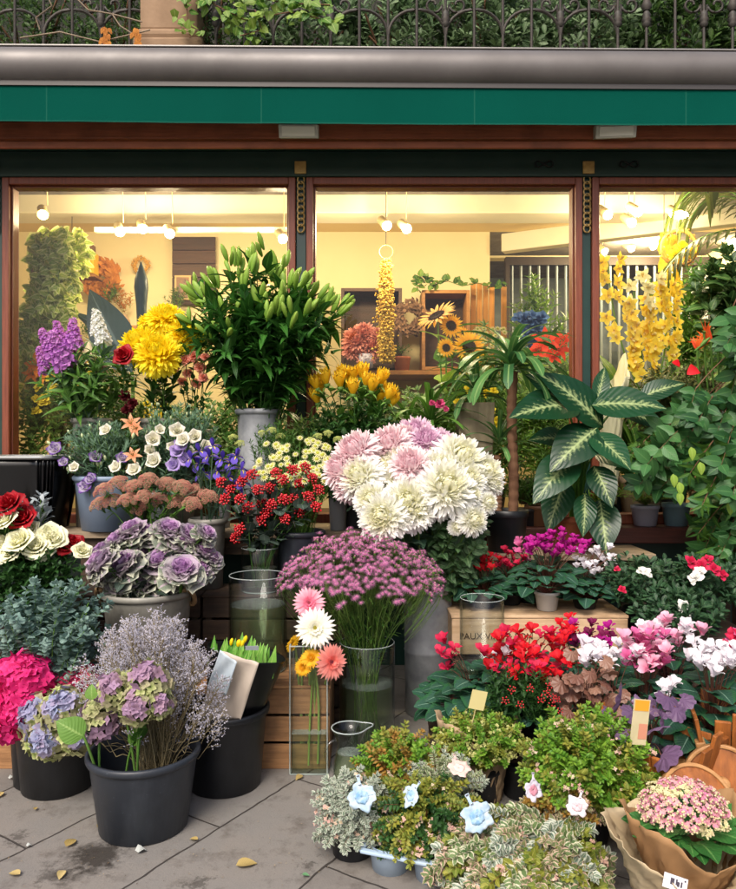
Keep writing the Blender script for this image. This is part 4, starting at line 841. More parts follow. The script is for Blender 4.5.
pr_=thing('peach_lily','soft orange lily with a bud beside the white lisianthus','lily',W(133,440,4.15)); ll=lilyflower().mesh('lily_peach',[M_petal('lily_peach_m','#e9905a','#f3b791','#e8a07a',.35),m_stem])
bunch(pr_,[(*W(131,424,3.98),.055,[.2,-.9,.4]),(*W(137,429,3.96),.045,[-.4,-.9,.2]),(*W(133,456,3.93),.050,[.1,-.8,.5])],[ll],'bloom',W(133,470,4.15),W(133,450,4.1),m_stem,.003,LV,m_leafmid,8,.07,labels={2:'darker ochre bloom lowest on its stem'})
dk=thing('dark_red_flowers','dark burgundy carnations between the stocks and the peach lily','flower bunch',W(127,440,4.3)); dk.name='burgundy_carnation_bunch'
cmd=carnation().mesh('carnation_dk',[M_petal('burgundy','#3c0710','#5a0c18','#40060d',.08),m_stem]); bunch(dk,[(*W(px,py,4.15),.036,[0,-.8,.5]) for px,py in ((125,396),(133,404),(127,410))],[cmd],'bloom',W(130,480,4.3),W(130,440,4.3),m_stemd,.003,LV,m_leafdk,10,.07)

# lilies in the tall zinc bucket
LX=W(258,430,4.2)[0]
bucket('tall_bucket','tall galvanised bucket filled with lily buds','bucket',[LX,4.2,.93],.118,.098,.67,m_zinc,ribs=1)
m_lbud=M_petal('lily_bud','#5f8f2a','#a9c25a','#7da53c',.2,.4)
lb=[bud(0,1,.145,3,.14).mesh('lily_bud%d'%k,[m_lbud]) for k in range(2)]
lil=thing('lily_bunch','huge bushy bunch of unopened green lily buds in the tall galvanised bucket','flower bunch',[LX,4.2,1.6])
base=V3([LX,4.2,1.05]); rim=V3([LX,4.2,1.6]); gl=G(); bl=[]
lfl=leaf(.33,6,2,.75,.2,'lance'); stems=G()
tips=[]
for k in range(46):
    a=k*2.4; rr=math.sqrt((k+.5)/46); px=265+78*rr*math.cos(a)*(1.0); dy=rr*math.sin(a); ztop=253+52*rr**2+R.uniform(-8,22)
    p=W(px,ztop+R.uniform(0,30),4.2+.33*dy); tips.append(p)
    P=bez(base+NR.normal(size=3)*[.02,.02,0],rim+[(p[0]-LX)*.22,(p[1]-4.2)*.2,.06],p,9); tube_=tube(P,np.linspace(.005,.003,9),5,tint=.3)
    stems.inst(tube_,I4)
    leaves_on(gl,P,lfl,22,.175,.46,1.0,.75,up=.1)
    nb=R.choice((2,3,3,4)); dd=nz(P[-1]-P[-2])
    for j in range(nb):
        d=nz(dd+NR.normal(size=3)*.33+[0,-.1,.15]); q=p+d*R.uniform(.01,.05)+NR.normal(size=3)*.012; bl.append((q,d,R.uniform(.085,.125)))
    bl
part(lil,stems,'stem_cluster',[m_stemd]); 
for w_ in range(60):
    D=rdir(1)[0]; 
bush(gl,W(262,355,4.15),[.40,.26,.30],95,[sprig(lfl,8,.62,52,bare=True,tipn=3)],.26,base=rim,shell=.25)
part(lil,gl,'foliage',[m_leaflily,m_stem])
bl.sort(key=lambda q:q[0][1])
for q,d,s in bl[:98]: put(lil,lb[R.randrange(2)],framesZ([q],[d],s)[0],'lily_bud')
gb=G(); 
for q,d,s in bl[98:]: gb.inst(bud(0,1,.145,3,.14),framesZ([q],[d],s),tint=R.random())
if gb.n: part(lil,gb,'lily_bud',[m_lbud],kind='stuff')

# yellow roses
m_yr=M_petal('yellow_rose','#f2bc14','#ffe044','#f8cc24',.35,.5); yr=[rose(layers=((3,.10,.95,80,0),(3,.20,1.0,80,-.02),(4,.29,1.0,70,-.03),(4,.36,.92,64,.02))).mesh('yrose%d'%k,[m_yr,m_stem]) for k in range(2)]
YX=W(352,440,4.2)[0]
bucket('flower_bucket','dark bucket under the yellow roses','bucket',[YX,4.2,.93],.13,.105,.42,m_anth)
yb=thing('rose_bunch','bunch of golden yellow roses in front of the second window','flower bunch',[YX,4.2,1.35])
pts=[(316,386),(326,381),(317,400),(343,376),(352,379),(346,385),(366,383),(372,388),(381,381),(380,391),(389,397),(391,404),(379,399),(353,391),(340,384),(322,390),(362,375)]
bunch(yb,[(*W(px,py,4.1+R.uniform(-.07,.12)),.10 if k%3 else .088,[(px-352)/110,-.3,1]) for k,(px,py) in enumerate(pts)],yr,'bloom',[YX,4.2,.98],[YX,4.2,1.35],m_stemd,.003,LV,m_leafmid,16,.085,t0=.4)
g=G(); bush(g,[YX,4.15,1.44],[.27,.17,.14],70,SP_rose,.16,base=[YX,4.2,1.2]); part(yb,g,'foliage',[m_leafdk,m_stemd])

# ------------------------------------------------------------------ middle tier
MZ=.66
# sedum
bucket('flower_bucket','dark grey bucket on the tall crate under the sedum','bucket',[W(148,520,3.78)[0],3.78,MZ],.13,.11,.33,m_anth)
m_sed=M_petal('sedum_rust','#b0605a','#c46e68','#a89a78',.1); sdm=[sedum().mesh('sedum%d'%k,[m_sed,m_stem]) for k in range(3)]
sd=thing('sedum_bunch','dusty brick pink sedum heads above the ornamental kale','flower bunch',[W(148,520,3.78)[0],3.78,.95])
pts=[(104,487),(118,480),(133,484),(148,477),(166,481),(182,484),(196,488),(208,494),(112,498),(128,497),(146,493),(160,497),(176,499),(192,501),(100,501),(140,505)]
bunch(sd,[(*W(px,py+4,3.66+R.uniform(0,.14)),.062,[(px-150)/120,-.6,1]) for px,py in pts],sdm,'flower_head',[W(148,520,3.78)[0],3.78,.70],[W(148,520,3.78)[0],3.78,1.0],m_stem,.003,LV,m_leafmid,9,.05)
# irises
m_iris=M_petal('iris_violet','#5a44b8','#7a62d0','#4a38a8',.3); ir=[iris().mesh('iris%d'%k,[m_iris,M_petal('iris_yellow','#e0b020','#d8c860',None,.2),m_stem]) for k in range(2)]
bucket('flower_bucket','hidden grey bucket holding the violet irises','bucket',[W(208,520,3.82)[0],3.82,MZ],.09,.075,.36,m_zincd)
ib=thing('iris_bunch','blue violet irises between the sedum and the cream daisies','flower bunch',[W(208,520,3.82)[0],3.82,.98])
pts=[(200,452),(209,457),(222,460),(230,464),(236,457),(199,465),(218,472),(228,478),(241,470),(213,447),(204,475),(243,483),(234,487),(192,459)]
bunch(ib,[(*W(px,py,3.76+R.uniform(-.05,.1)),.062,[(px-215)/60,-.4,1]) for px,py in pts],ir,'bloom',[W(208,520,3.82)[0],3.82,.72],[W(208,520,3.82)[0],3.82,1.02],m_leafgrey,.003,[leaf(.09,6,2,.5,.3,'lance')],m_leafgrey,5,.16)
li3=thing('lisianthus_bunch','pale lilac lisianthus heads tucked beside the irises','flower bunch',[W(178,500,3.95)[0],3.95,1.0])
m_lil=M_petal('lilac_edge','#e6def0','#9a7cc8','#cdbde4',.3); lisl=lisianthus().mesh('lis_l',[m_lil,m_stem])
bunch(li3,[(*W(px,py,3.88),.06,[0,-.9,.4]) for px,py in ((178,452),(186,460),(174,466),(182,445))],[lisl],'bloom',[W(180,500,4.0)[0],4.0,.95],[W(180,500,4.0)[0],4.0,1.1],m_leafgrey,.002,[leaf(.24,4,2,.5,.2,'lance')],m_leafgrey,8,.06)
# cream daisies
m_crm=M_petal('cream_daisy','#e9e4a0','#f3eec4','#e2dc9a',.3); m_ycen=M_plain('daisy_centre','#b9b23c',.8,c2='#8a9a2c',scale=60); dm=[daisy(cr=.42).mesh('daisy%d'%k,[m_crm,m_ycen,m_stem]) for k in range(2)]
bucket('flower_bucket','dark bucket on the tall crate holding the cream daisies','bucket',[W(300,520,3.80)[0],3.80,MZ],.12,.1,.30,m_anth)
db=thing('daisy_bunch','cream daisy chrysanthemums with green yellow centres behind the red berries','flower bunch',[W(300,520,3.8)[0],3.8,.95])
bl=[]
for k in range(88):
    a=k*2.4+R.uniform(-.5,.5); rr=math.sqrt(R.random()); px=300+48*rr*math.cos(a)+R.uniform(-4,4); py=462+23*rr*math.sin(a)+10*((px-300)/45)**2*.3+R.uniform(-3,3); bl.append((*W(px,py,3.80+.12*rr*math.sin(a)*-1),R.uniform(.017,.026),[(px-300)/110,-.75,.6]))
bunch(db,bl,dm,'bloom',[W(300,520,3.8)[0],3.8,.7],[W(300,520,3.8)[0],3.8,.95],m_stem,.0015,[lf_ov],m_leafmid,6,.04,t0=.5)
gs=thing('green_spray','flat lime green filler flowers beside the tall galvanised bucket','flower bunch',W(268,500,3.95)*[1,1,0]+[0,0,.93]); g=G()
bush(g,W(272,450,3.98),[.13,.08,.14],60,[sprig(lf_la,10,.35,45)],.12,base=W(270,510,4.0)); part(gs,g,'foliage',[m_leafmid,m_stem])
m_lime=M_petal('lime_head','#7e9a34','#b4bf5a','#c9cf86',.2); sme=sedum(n=10).mesh('lime_sedum',[m_lime,m_stem])
for px,py in ((262,434),(272,431),(280,437),(318,437),(328,434),(338,440),(310,441),(345,446),(233,438),(240,444)): put(gs,sme,framesZ([W(px,py,3.95)],[[0,-.6,1]],.032)[0],'flower_head')
# red berries
m_berry=M_plain('red_berry','#9c0f18',.22,c2='#c41c26',scale=30,spec=.6); m_dleaf=M_leaf('dusky_leaf','#2f3f36','#4a5a50','#66756c',.12,.45)
def berrycl(n=26):
    g=G()
    D,t,az,el=phyllo(n,90,-20,.8)
    for k in range(n): g.inst(ball(.115,8,6,sq=1.1),framesZ([D[k]*[.5,.5,.42]*(1+R.uniform(-.25,.25))],[D[k]],1),tint=R.random()); g.inst(tube([[0,0,-.7],D[k]*.4],.015,4,m=1),I4)
    return g
bc=[berrycl().mesh('berries%d'%k,[m_berry,m_dleaf]) for k in range(3)]
rb=thing('berry_bunch','scarlet hypericum berries with dusky round leaves over a glass vase','berry bunch',[W(262,560,3.7)[0],3.7,.8])
pts=[(221,483),(231,489),(242,482),(258,490),(240,499),(270,488),(283,480),(293,470),(305,468),(299,483),(312,478),(284,500),(272,505),(262,503),(295,499),(308,497),(316,507),(248,508),(285,519),(240,529),(236,538),(262,520),(300,512),(225,500),(318,490),(276,473),(252,475),(267,513)]
bunch(rb,[(*W(px,py,3.60+R.uniform(-.02,.12)),.052,[(px-265)/80,-.7,.6]) for px,py in pts],bc,'berry_cluster',[W(262,560,3.72)[0],3.72,.68],[W(262,560,3.72)[0],3.72,.88],m_stemd,.0025,[leaf(.8,5,2,.5,.1,'round')],m_dleaf,8,.062,t0=.4)
vase_round('glass_vase','short round glass vase of berries behind the large cylinder',[W(260,560,3.72)[0],3.72,MZ],.095,.22,.12,'round glass vases')
# kale
KX=W(148,590,3.42)[0]
kb=bucket('old_bucket','weathered zinc bucket with rope handles holding ornamental kale','bucket',[KX,3.42,LOW],.198,.165,.37,m_zincd,handle=False)
for s in (-1,1):
    P=[[KX*0+s*(.20+.022*math.sin(a)),-.03+.05*math.cos(a)*-1,.34+.045*math.cos(a)] for a in np.linspace(0,2*np.pi,16)]; tube(P,.011,7).obj('rope_handle',M_plain('rope','#a58762',.9,c2='#7d6243',scale=60,bmp=.5),kb)
m_kp=M_petal('kale_purple','#c492c8','#d4bcd4','#c89ccc',.35,.5); m_kg=M_leaf('kale_green','#7a8672','#a09ea0','#c8b0c0',.25,.5,edge='#c4c6b2',edgew=.72,ribw=.08)
km=[kale().mesh('kale%d'%k,[m_kp,m_kg,m_stem,M_petal('kale_mauve_%d'%k,'#c4a0cc','#b8b4b0','#c4b0c4',.3,.5)]) for k in range(3)]
kt=thing('ornamental_kale_bunch','purple and green frilled ornamental kale heads in the zinc bucket','kale',[KX,3.42,.75])
pts=[(101,538,.085),(116,528,.09),(131,517,.095),(148,520,.085),(121,551,.095),(106,558,.085),(140,545,.09),(170,516,.085),(181,530,.09),(193,523,.085),(204,537,.085),(160,548,.095),(182,556,.09),(198,556,.08),(146,568,.09),(122,572,.085),(168,572,.08),(98,548,.075),(207,520,.065),(212,545,.065)]
bl=[(*W(px,py+12,3.30+R.uniform(-.03,.18)+(0 if py>545 else .12)),s*R.uniform(.95,1.25),[(px-152)/75+R.uniform(-.25,.25),-.42+R.uniform(-.2,.2),1.0]) for px,py,s in pts]
bunch(kt,bl,km,'kale_head',[KX,3.42,.50],[KX,3.42,.70],m_stem,.006,[leaf(.6,5,4,.8,.1,'ovate',ruffle=.06)],m_dleaf,4,.09,t0=.4)
# white and red roses far left
m_wr=M_petal('white_rose','#dfe0a8','#f4f2da','#ecebc4',.25,.5)
wrm=[rose().mesh('wrose%d'%k,[m_wr,m_stem]) for k in range(2)]; rrm=[rose().mesh('rrose%d'%k,[m_red,m_stem]) for k in range(2)]
RX=W(28,600,3.35)[0]
bucket('flower_bucket','black bucket on the crate beneath the white and red roses','bucket',[RX,3.38,LOW],.16,.13,.26,m_blackpl)
wb=thing('rose_bunch','ivory white roses above the dark leaves at the edge of the stall','flower bunch',[RX,3.38,.6])
bunch(wb,[(*W(px,py,3.28+R.uniform(-.04,.08)),s*1.65,[(px-35)/90,-.75,.7]) for px,py,s in ((6,520,.046),(20,541,.050),(37,547,.046),(50,536,.050),(42,552,.044),(3,548,.048),(12,553,.044),(55,540,.042),(-12,533,.05),(82,551,.032),(30,530,.036))],wrm,'bloom',[RX,3.38,.42],[RX,3.38,.62],m_stemd,.003,LV,m_leafdk,14,.08,t0=.35)
rb2=thing('rose_bunch','crimson roses among the ivory roses at the edge of the stall','flower bunch',[RX+.02,3.42,.6])
bunch(rb2,[(*W(px,py,3.36+R.uniform(-.04,.08)),s*1.6,[(px-35)/90,-.7,.7]) for px,py,s in ((10,505,.052),(24,519,.045),(17,512,.05),(66,545,.042),(34,556,.036),(74,543,.034),(-6,508,.05))],rrm,'bloom',[RX,3.40,.42],[RX,3.40,.62],m_stemd,.003,LV,m_leafdk,12,.08,t0=.35)
g=G(); bush(g,W(26,590,3.32),[.26,.15,.17],110,SP_rose,.16,base=[RX,3.38,.5]); part(wb,g,'foliage',[m_leafdk,m_stemd])
m_silv=M_petal('silver_leaf','#9aa3a6','#b9c0c4','#8d989c',.15); g=G()
fs=thing('silver_leaf_spray','pale silver grey leaf spray standing behind the ivory roses','foliage spray',W(34,530,3.45)); bush(g,W(34,520,3.44),[.07,.04,.10],12,[sprig(leaf(.3,5,2,.6,.1,'spat'),6,.6,40)],.12); part(fs,g,'foliage',[m_silv,m_stem])
# eucalyptus
m_euc=M_leaf('eucalyptus_leaf','#5f7f78','#8ca69c','#9fb5aa',.2,.55)
spe=[sprig(leaf(.85,3,2,.2,.1,'round'),12,.17,62,opp=True,sizetip=.65,sr=.007) for _ in range(3)]
EX=W(45,700,3.08)[0]
bucket('flower_bucket','black bucket behind the pink hydrangea with eucalyptus','bucket',[EX,3.08,0],.14,.12,.34,m_blackpl)
eu=thing('eucalyptus_bunch','airy blue grey eucalyptus sprays between the roses and the pink hydrangea','foliage spray',[EX,3.08,.3]); g=G(); 
bush(g,W(48,640,3.06),[.24,.15,.21],95,spe,.24,base=[EX,3.08,.25],jit=.5); part(eu,g,'foliage',[m_euc,m_stem])
g=G()
for k in range(14): 
    p=W(R.uniform(5,90),R.uniform(600,640),3.06); g.inst(tube(bez([EX,3.08,.05],[EX,3.08,.4],p,7),.003,5),I4)
part(eu,g,'stem_cluster',[m_stem])

# ------------------------------------------------------------------ front left buckets
AX=W(144,750,2.715)[0]; BX=W(225,700,3.05)[0]; CX_=W(58,722,3.03)[0]
bucket('plastic_bucket','anthracite plastic bucket standing in front with dried statice and a green hydrangea','bucket',[AX,2.715,0],.193,.158,.283,m_anth)
bkB=bucket('plastic_bucket','black plastic bucket beside the crate holding a sleeve of green shoots','bucket',[BX,3.05,0],.172,.146,.325,m_blackpl)
lathe([(.168,.29),(.174,.292),(.182,.297),(.183,.306),(.175,.312)],48).obj('second_rim',m_blackpl,bkB)
bucket('plastic_bucket','black plastic bucket under the bright pink and blue hydrangeas','bucket',[CX_,3.03,0],.165,.14,.30,m_blackpl)
# dried statice
m_lim=M_petal('statice_floret','#b0acb8','#d6d3de','#bebccb',.2); m_drys=M_leaf('dry_stem','#7d7050','#9c8f6c',trans=.05,rough=.8)
def statice():
    g=G()
    for k in range(9):
        t=.35+.65*k/9; a=k*2.4; L=.34*(1.2-t*.6); p=V3([0,t,0]); d=nz([math.cos(a)*.7,.8,math.sin(a)*.7]); q=p+d*L; g.inst(tube([p,(p+q)/2+[0,.02,0],q],.005,3,m=1),I4)
        for j in range(11):
            s=.35+.65*j/11; c=p+d*L*s+NR.normal(size=3)*.022; dd=nz(d+NR.normal(size=3)*.7); g.inst(leaf(.5,2,1,.3,0,'petal'),frames([c,c],[dd,nz(dd+NR.normal(size=3)*.5)],[0,0,1],.042),tint=R.random())
    g.inst(tube([[0,0,0],[0,.6,.02],[0,1,0]],[.008,.006,.003],4,m=1),I4); return g
sls=[statice() for _ in range(4)]
sta=thing('statice_bunch','wide dry spray of grey lilac statice in the anthracite bucket','flower bunch',[AX+.02,2.75,.1]); g=G()
for k in range(185):
    px=R.gauss(152,44); px=min(max(px,78),224); top=606+((px-150)/70)**2*55; py=top+abs(R.gauss(0,40))+R.uniform(0,12); 
    if py>728: continue
    p=W(px,py,2.78+R.uniform(-.16,.22)); b0=V3([AX+.04+R.uniform(-.05,.05),2.76+R.uniform(-.05,.05),.08]); d=nz(nz(p-b0)+NR.normal(size=3)*.10); L=R.uniform(.14,.21)
    g.inst(sls[k%4],frames([p-d*L],[d],[R.uniform(-1,1),-1,R.uniform(-1,1)],L),spread=.2); 
    g.inst(tube(bez(b0,b0+[(p[0]-b0[0])*.2,(p[1]-b0[1])*.2,.22],p-d*L,7),.0016,4,m=1,tint=R.random()),I4)
part(sta,g,'spray',[m_lim,m_drys])
# hydrangeas
m_hp=M_petal('hydrangea_pink','#dc2474','#f04898','#cc1c68',.3); m_hbl=M_petal('hydrangea_blue','#8d9cc4','#b4c0dc','#a89cb8',.3); m_hgr=M_petal('hydrangea_green','#7f9642','#cdd392','#a9a084',.3); m_hpu=M_petal('hydrangea_mauve','#8a6a7c','#b797aa','#a98aa8',.25); m_core=M_leaf('flower_core','#3b4a2a','#46552f')
def hyd(name,label,blooms,base,rim,mats,stem=m_stem,cols=3,n=150,fs=.26):
    t=thing(name,label,'hydrangea',base); me=[hydrangea(n,fs,0,-68,cols).mesh(name+'_m%d'%k,mats+[m_core]) for k in range(1)]
    bunch(t,blooms,me,'flower_head',base,rim,stem,.0045,[leaf(.72,7,4,.6,.15,'ovate')],m_leafmid,2,.09,t0=.5); return t
hyd('hydrangea','faded green and mauve hydrangea standing in the anthracite bucket',[(*W(118,690,2.60),.062,[-.4,-.7,.6]),(*W(147,684,2.60),.074,[.1,-.6,.8]),(*W(138,706,2.55),.062,[.1,-.9,.3]),(*W(158,703,2.58),.05,[.5,-.8,.2])],[AX-.02,2.70,.05],[AX-.02,2.68,.27],[m_hgr,m_hpu,m_hgr],cols=3,n=120,fs=.27)
hyd('hydrangea','small dusky mauve hydrangea low between the two front buckets',[(*W(101,719,2.66),.07,[-.2,-.7,.6])],[AX-.12,2.70,.05],[AX-.12,2.68,.27],[m_hpu,m_hgr],cols=2,n=130,fs=.25)
hyd('hydrangea','blue centred hydrangea with green rim spilling over the black bucket',[(*W(41,716,2.84),.082,[-.5,-.7,.5]),(*W(64,711,2.80),.080,[0,-.7,.8]),(*W(50,737,2.80),.078,[-.1,-.9,.2]),(*W(78,731,2.80),.075,[.4,-.8,.3])],[CX_,3.0,.08],[CX_,2.98,.28],[m_hgr,m_hbl,m_hpu],cols=3,n=170,fs=.26)
hyd('hydrangea','big vivid pink hydrangea at the edge of the black bucket',[(*W(24,684,2.92),.115,[.1,-.6,.8]),(*W(2,694,2.92),.12,[-.5,-.7,.5]),(*W(25,708,2.88),.10,[.1,-.9,.2]),(*W(4,718,2.88),.095,[-.4,-.9,0])],[CX_,3.05,.08],[CX_-.05,3.0,.28],[m_hp,m_hp],cols=1,n=230,fs=.20)
hyd('hydrangea','small reddish pink hydrangea peeping out above the blue one',[(*W(80,687,3.0),.075,[.1,-.6,.8])],[CX_+.03,3.05,.08],[CX_+.03,3.02,.28],[M_petal('hyd_red','#b02a55','#cf4673','#a32049',.2)],cols=1,n=110,fs=.28)
lf1=thing('loose_leaf_stem','large pale green leaf bent over the rim of the anthracite bucket','leaf stem',W(96,765,2.55)); g=G()
big=leaf(.85,8,4,.5,.18,'ovate',ruffle=.02); g.inst(big,frames([W(84,737,2.56)],[[-.42,-.15,.35]],[0,-.8,.6],.112),tint=.35); g.inst(big,frames([W(92,700,2.6)],[[-.1,0,1]],[0,-1,.2],.055),tint=.8)
part(lf1,g,'foliage',[M_leaf('pale_big_leaf','#5c8838','#7aa04a','#9aba68',.3,.45)]); part(lf1,tube(bez(W(100,768,2.62)-[0,0,.05],W(90,750,2.56),W(83,735,2.56),7),.0045,6),'stem',[m_stem])
# black sleeve with shoots, paper
sl=thing('plant_sleeve','black plastic sleeve of green shoots leaning in the black bucket','plant sleeve',[BX,3.05,.1])
ax_=nz(W(247,650,3.05)-V3([BX-.01,3.02,.08])); A=framesZ([V3([BX-.01,3.02,.08])],[ax_],1.0,roll=0)[0]; L=float(np.linalg.norm(W(250,652,3.05)-V3([BX-.01,3.02,.08])))
def sx(g): o=part(sl,G().inst(g,A[None]),'x',[m_blackpl]); return o
o=part(sl,G().inst(lathe([(.075,0),(.11,L*.5),(.155,L*.98),(.158,L),(.153,L*.99),(.105,L*.5),(.07,.01)],36,lobes=4,lamp=.05),A[None]),'sleeve',[M_plain('sleeve_black','#0b0c0e',.3)])
g=G()
for k in range(46):
    a=k*2.4; r=.125*math.sqrt((k+.5)/46); p0=A[:3,:3]@V3([r*math.cos(a),r*math.sin(a),L*.80])+A[:3,3]; g.inst(leaf(.32,5,2,.1,.3,'lance'),frames([p0],[ax_+NR.normal(size=3)*.12],[0,-1,.3],R.uniform(.10,.15)),tint=R.random())
part(sl,g,'foliage',[M_leaf('shoot_green','#5a9a3a','#8fc45a','#d0e08a',.3,.4)])
g=G()
for k in range(5): p0=W(R.uniform(224,245),R.uniform(640,648),3.0); g.inst(bud(0,1,.25,5,.1),framesZ([p0],[ax_],.03))
part(sl,g,'yellow_bud',[m_yel]); g=box((0,0,0),(.052,.002,.018)); part(sl,G().inst(g,frames([W(252,648,2.905)],[[0,1,.25]],[0,-.3,1],1.0)),'label_strip',[M_plain('grey_label','#8f979c',.5)],smooth=False)
def sheet(name,label,corners,mat,bend=.01,nu=14,nv=14,crk=.004,cat='paper',th=.0012):
    """slightly crumpled sheet between four corners (tl,tr,br,bl)"""
    c=[V3(k) for k in corners]; ctr=sum(c)/4; t=thing(name,label,cat,ctr); V=[];U=[]; n=nz(np.cross(c[1]-c[0],c[3]-c[0]))
    for j in range(nv+1):
        for i in range(nu+1):
            u=i/nu;v=j/nv; p=(1-u)*(1-v)*c[0]+u*(1-v)*c[1]+u*v*c[2]+(1-u)*v*c[3]; p=p+n*(bend*math.sin(u*math.pi)*math.sin(v*2.5)+crk*(math.sin(u*9+v*7)+math.sin(u*17-v*13)*.5)); V.append(p);U.append([u,v])
    o=part(t,G().add(V,F4=grid(nu,nv),uv=U),'sheet',[mat]); md=o.modifiers.new('thickness','SOLIDIFY'); md.thickness=th; return t
m_paper=M_plain('cream_paper','#cfc2b4',.8,c2='#bdb0a2',scale=5,bmp=.2,bscale=20); m_paperb=M_plain('pale_blue_paper','#a9bccb',.7,c2='#c5d0d8',scale=6,bmp=.2,bscale=20); m_kraft=M_plain('kraft_paper','#a98258',.75,c2='#93704a',scale=8,bmp=.35,bscale=18)
sheet('wrapping_paper','cream sheet of paper tucked into the black bucket beside the sleeve',[W(222,651,2.80),W(259,663,2.78),W(240,722,2.90),W(196,722,2.92)],m_paper,.02,crk=.003)
sheet('wrapping_paper','pale blue sheet lying on the cream paper in the black bucket',[W(220,650,2.785),W(237,662,2.775),W(226,696,2.83),W(206,690,2.84)],m_paperb,.012,crk=.002)
# large cylinder vase
VX=W(258,600,3.42)[0]; vase_round('cylinder_vase','large cylinder vase of cloudy water standing on the crate without flowers',[VX,3.42,LOW],.134,.435,.30)
# asters
PX=W(367,700,3.40)[0]; vase_round('glass_vase','wide clear vase of pink asters standing on the pavement',[PX,3.40,0],.128,.49,.30,'round glass vases')
m_ast=M_petal('aster_pink','#e070bc','#f6bce2','#ea90cc',.4); m_astc=M_plain('aster_centre','#e0b4b8',.8,c2='#c8808c',scale=60); am=[aster().mesh('aster%d'%k,[m_ast,m_astc,m_stem]) for k in range(3)]
at_=thing('aster_bunch','dense flat topped cloud of small mauve pink asters in the wide clear vase','flower bunch',[PX,3.4,.4]); cand=[]
for k in range(1250):
    a=k*2.399963; rr=math.sqrt((k+.5)/1250); px=360+84*rr*math.cos(a)*(1 if math.cos(a)>0 else 1.0); dy=rr*math.sin(a); d=3.40-.30*dy*-1*-1
    y=534+6*((px-360)/80)**2 + 30*max(0,-(3.40-d)/.3*-1)**1.0
    d=3.40-.28*dy; zt_=.975-.20*rr**2.2 + .03*math.sin(px*.11+1)*math.cos(d*19) + .018*math.sin(px*.31+d*30)
    p=V3([(px-CX)/F*d,d,zt_+R.uniform(-.05,.02)]); cand.append(p)
b0=V3([PX,3.40,.02]); cand.sort(key=lambda p:p[1]-.5*p[2]); gst=G(); glf=G(); grest=G()
for k,p in enumerate(cand):
    d=nz(nz(p-b0-[0,0,.35])+NR.normal(size=3)*.25+[0,-.15,.2]); s=R.uniform(.0155,.0215)
    M=framesZ([p],[d],s)
    if k<98: put(at_,am[k%3],M[0],'bloom')
    else: grest.inst(aster(),M,spread=.3)
    if k%3==0:
        P=bez(p-[ (p[0]-PX)*.28,(p[1]-3.4)*.28,.14],p-[0,0,.05],p,4); gst.inst(tube(P,.0012,3,tint=R.random()),I4)
        P=bez(p-[ (p[0]-PX)*.4,(p[1]-3.4)*.4,.20],p-[0.02,0,.08],p,4); gst.inst(tube(P,.0012,3,tint=R.random()),I4)
part(at_,grest,'bloom',[m_ast,m_astc,m_stem],kind='stuff')
for k in range(46):
    p=cand[R.randrange(len(cand))]; q=p-[(p[0]-PX)*.3,(p[1]-3.4)*.3,.12]; b1=b0+NR.normal(size=3)*[.035,.035,0]; P=bez(b1,[PX+(p[0]-PX)*.12,3.4+(p[1]-3.4)*.12,.55],q,9); gst.inst(tube(P,.0024,5,tint=R.random()),I4); leaves_on(glf,P,leaf(.12,4,2,.6,.2,'lance'),20,.055,.42,1)
    for j in range(5): 
        i=R.randrange(4,8); c=cand[R.randrange(len(cand))]; e=P[i]+nz(nz(c-P[i])+[0,0,.4])*R.uniform(.08,.2); gst.inst(tube(bez(P[i],(P[i]+e)/2+[0,0,.01],e,4),.0013,3,tint=R.random()),I4)
part(at_,gst,'stem_cluster',[M_leaf('aster_stem','#4a6a30','#6f8a44',trans=.1)]); part(at_,glf,'foliage',[m_leafmid])
for px,py in ((399,592),(394,588),(404,589),(398,582),(389,594)): put(at_,am[0],framesZ([W(px,py,3.15)],[[0,-.9,.4]],.016)[0],'bloom')
# gerberas in square vase
GX=W(310,700,3.2)[0]; sq=thing('square_vase','narrow square glass vase of gerberas beside the crate','vase',[GX,3.20,0])
def sqv(w,z0,z1,m,r=.012):
    P=[]; 
    for cx_,cy_,a0 in ((1,1,0),(-1,1,90),(-1,-1,180),(1,-1,270)):
        for a in np.radians(np.linspace(a0,a0+90,5)): P.append([cx_*(w-r)+r*math.cos(a),cy_*(w-r)+r*math.sin(a)])
    P=np.array(P+[P[0]]); V=np.concatenate([np.c_[P,np.full(len(P),z)] for z in (z0,z1)]); return G().add(V,F4=grid(len(P)-1,1),m=m)
merge(sqv(.083,0,.545,0),sqv(.075,.02,.545,0),box((0,0,.012),(.155,.155,.018)),box((0,0,.001),(.16,.16,.002))).obj('glass_wall',m_glass,sq,smooth=False)
rg=G(); [rg.inst(tube([[sx_*.079,sy_*.079,.004],[sx_*.079,sy_*.079,.545]],.0035,5),I4) for sx_ in (-1,1) for sy_ in (-1,1)]; [rg.inst(box(c_,s_),I4) for z_ in (.545,.004) for c_,s_ in (((0,.079,z_),(.158,.006,.005)),((0,-.079,z_),(.158,.006,.005)),((.079,0,z_),(.006,.150,.005)),((-.079,0,z_),(.006,.150,.005)))]; rg.obj('edge_highlight',m_glint,sq)
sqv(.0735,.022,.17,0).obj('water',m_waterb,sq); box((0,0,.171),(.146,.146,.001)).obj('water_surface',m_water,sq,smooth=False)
def gerb(label,px,py,d,s,dirv,mp,mc,base,curved=0):
    t=thing('gerbera',label,'gerbera',base); me=gerbera().mesh('gerbera',[mp,mc,m_stem]); p=W(px,py,d); bunch(t,[(*p,s,dirv)],[me],'flower_head',base,[base[0]+curved,base[1],.5],M_leaf('gerbera_stem','#7d9a4a','#9cb560',trans=.1),.0055); return t
cg=M_plain('gerbera_centre_green','#b3a23e',.8,c2='#8a8a30',scale=60); cr_=M_plain('gerbera_centre_pink','#b04a5a',.8,c2='#7a2a3a',scale=60)
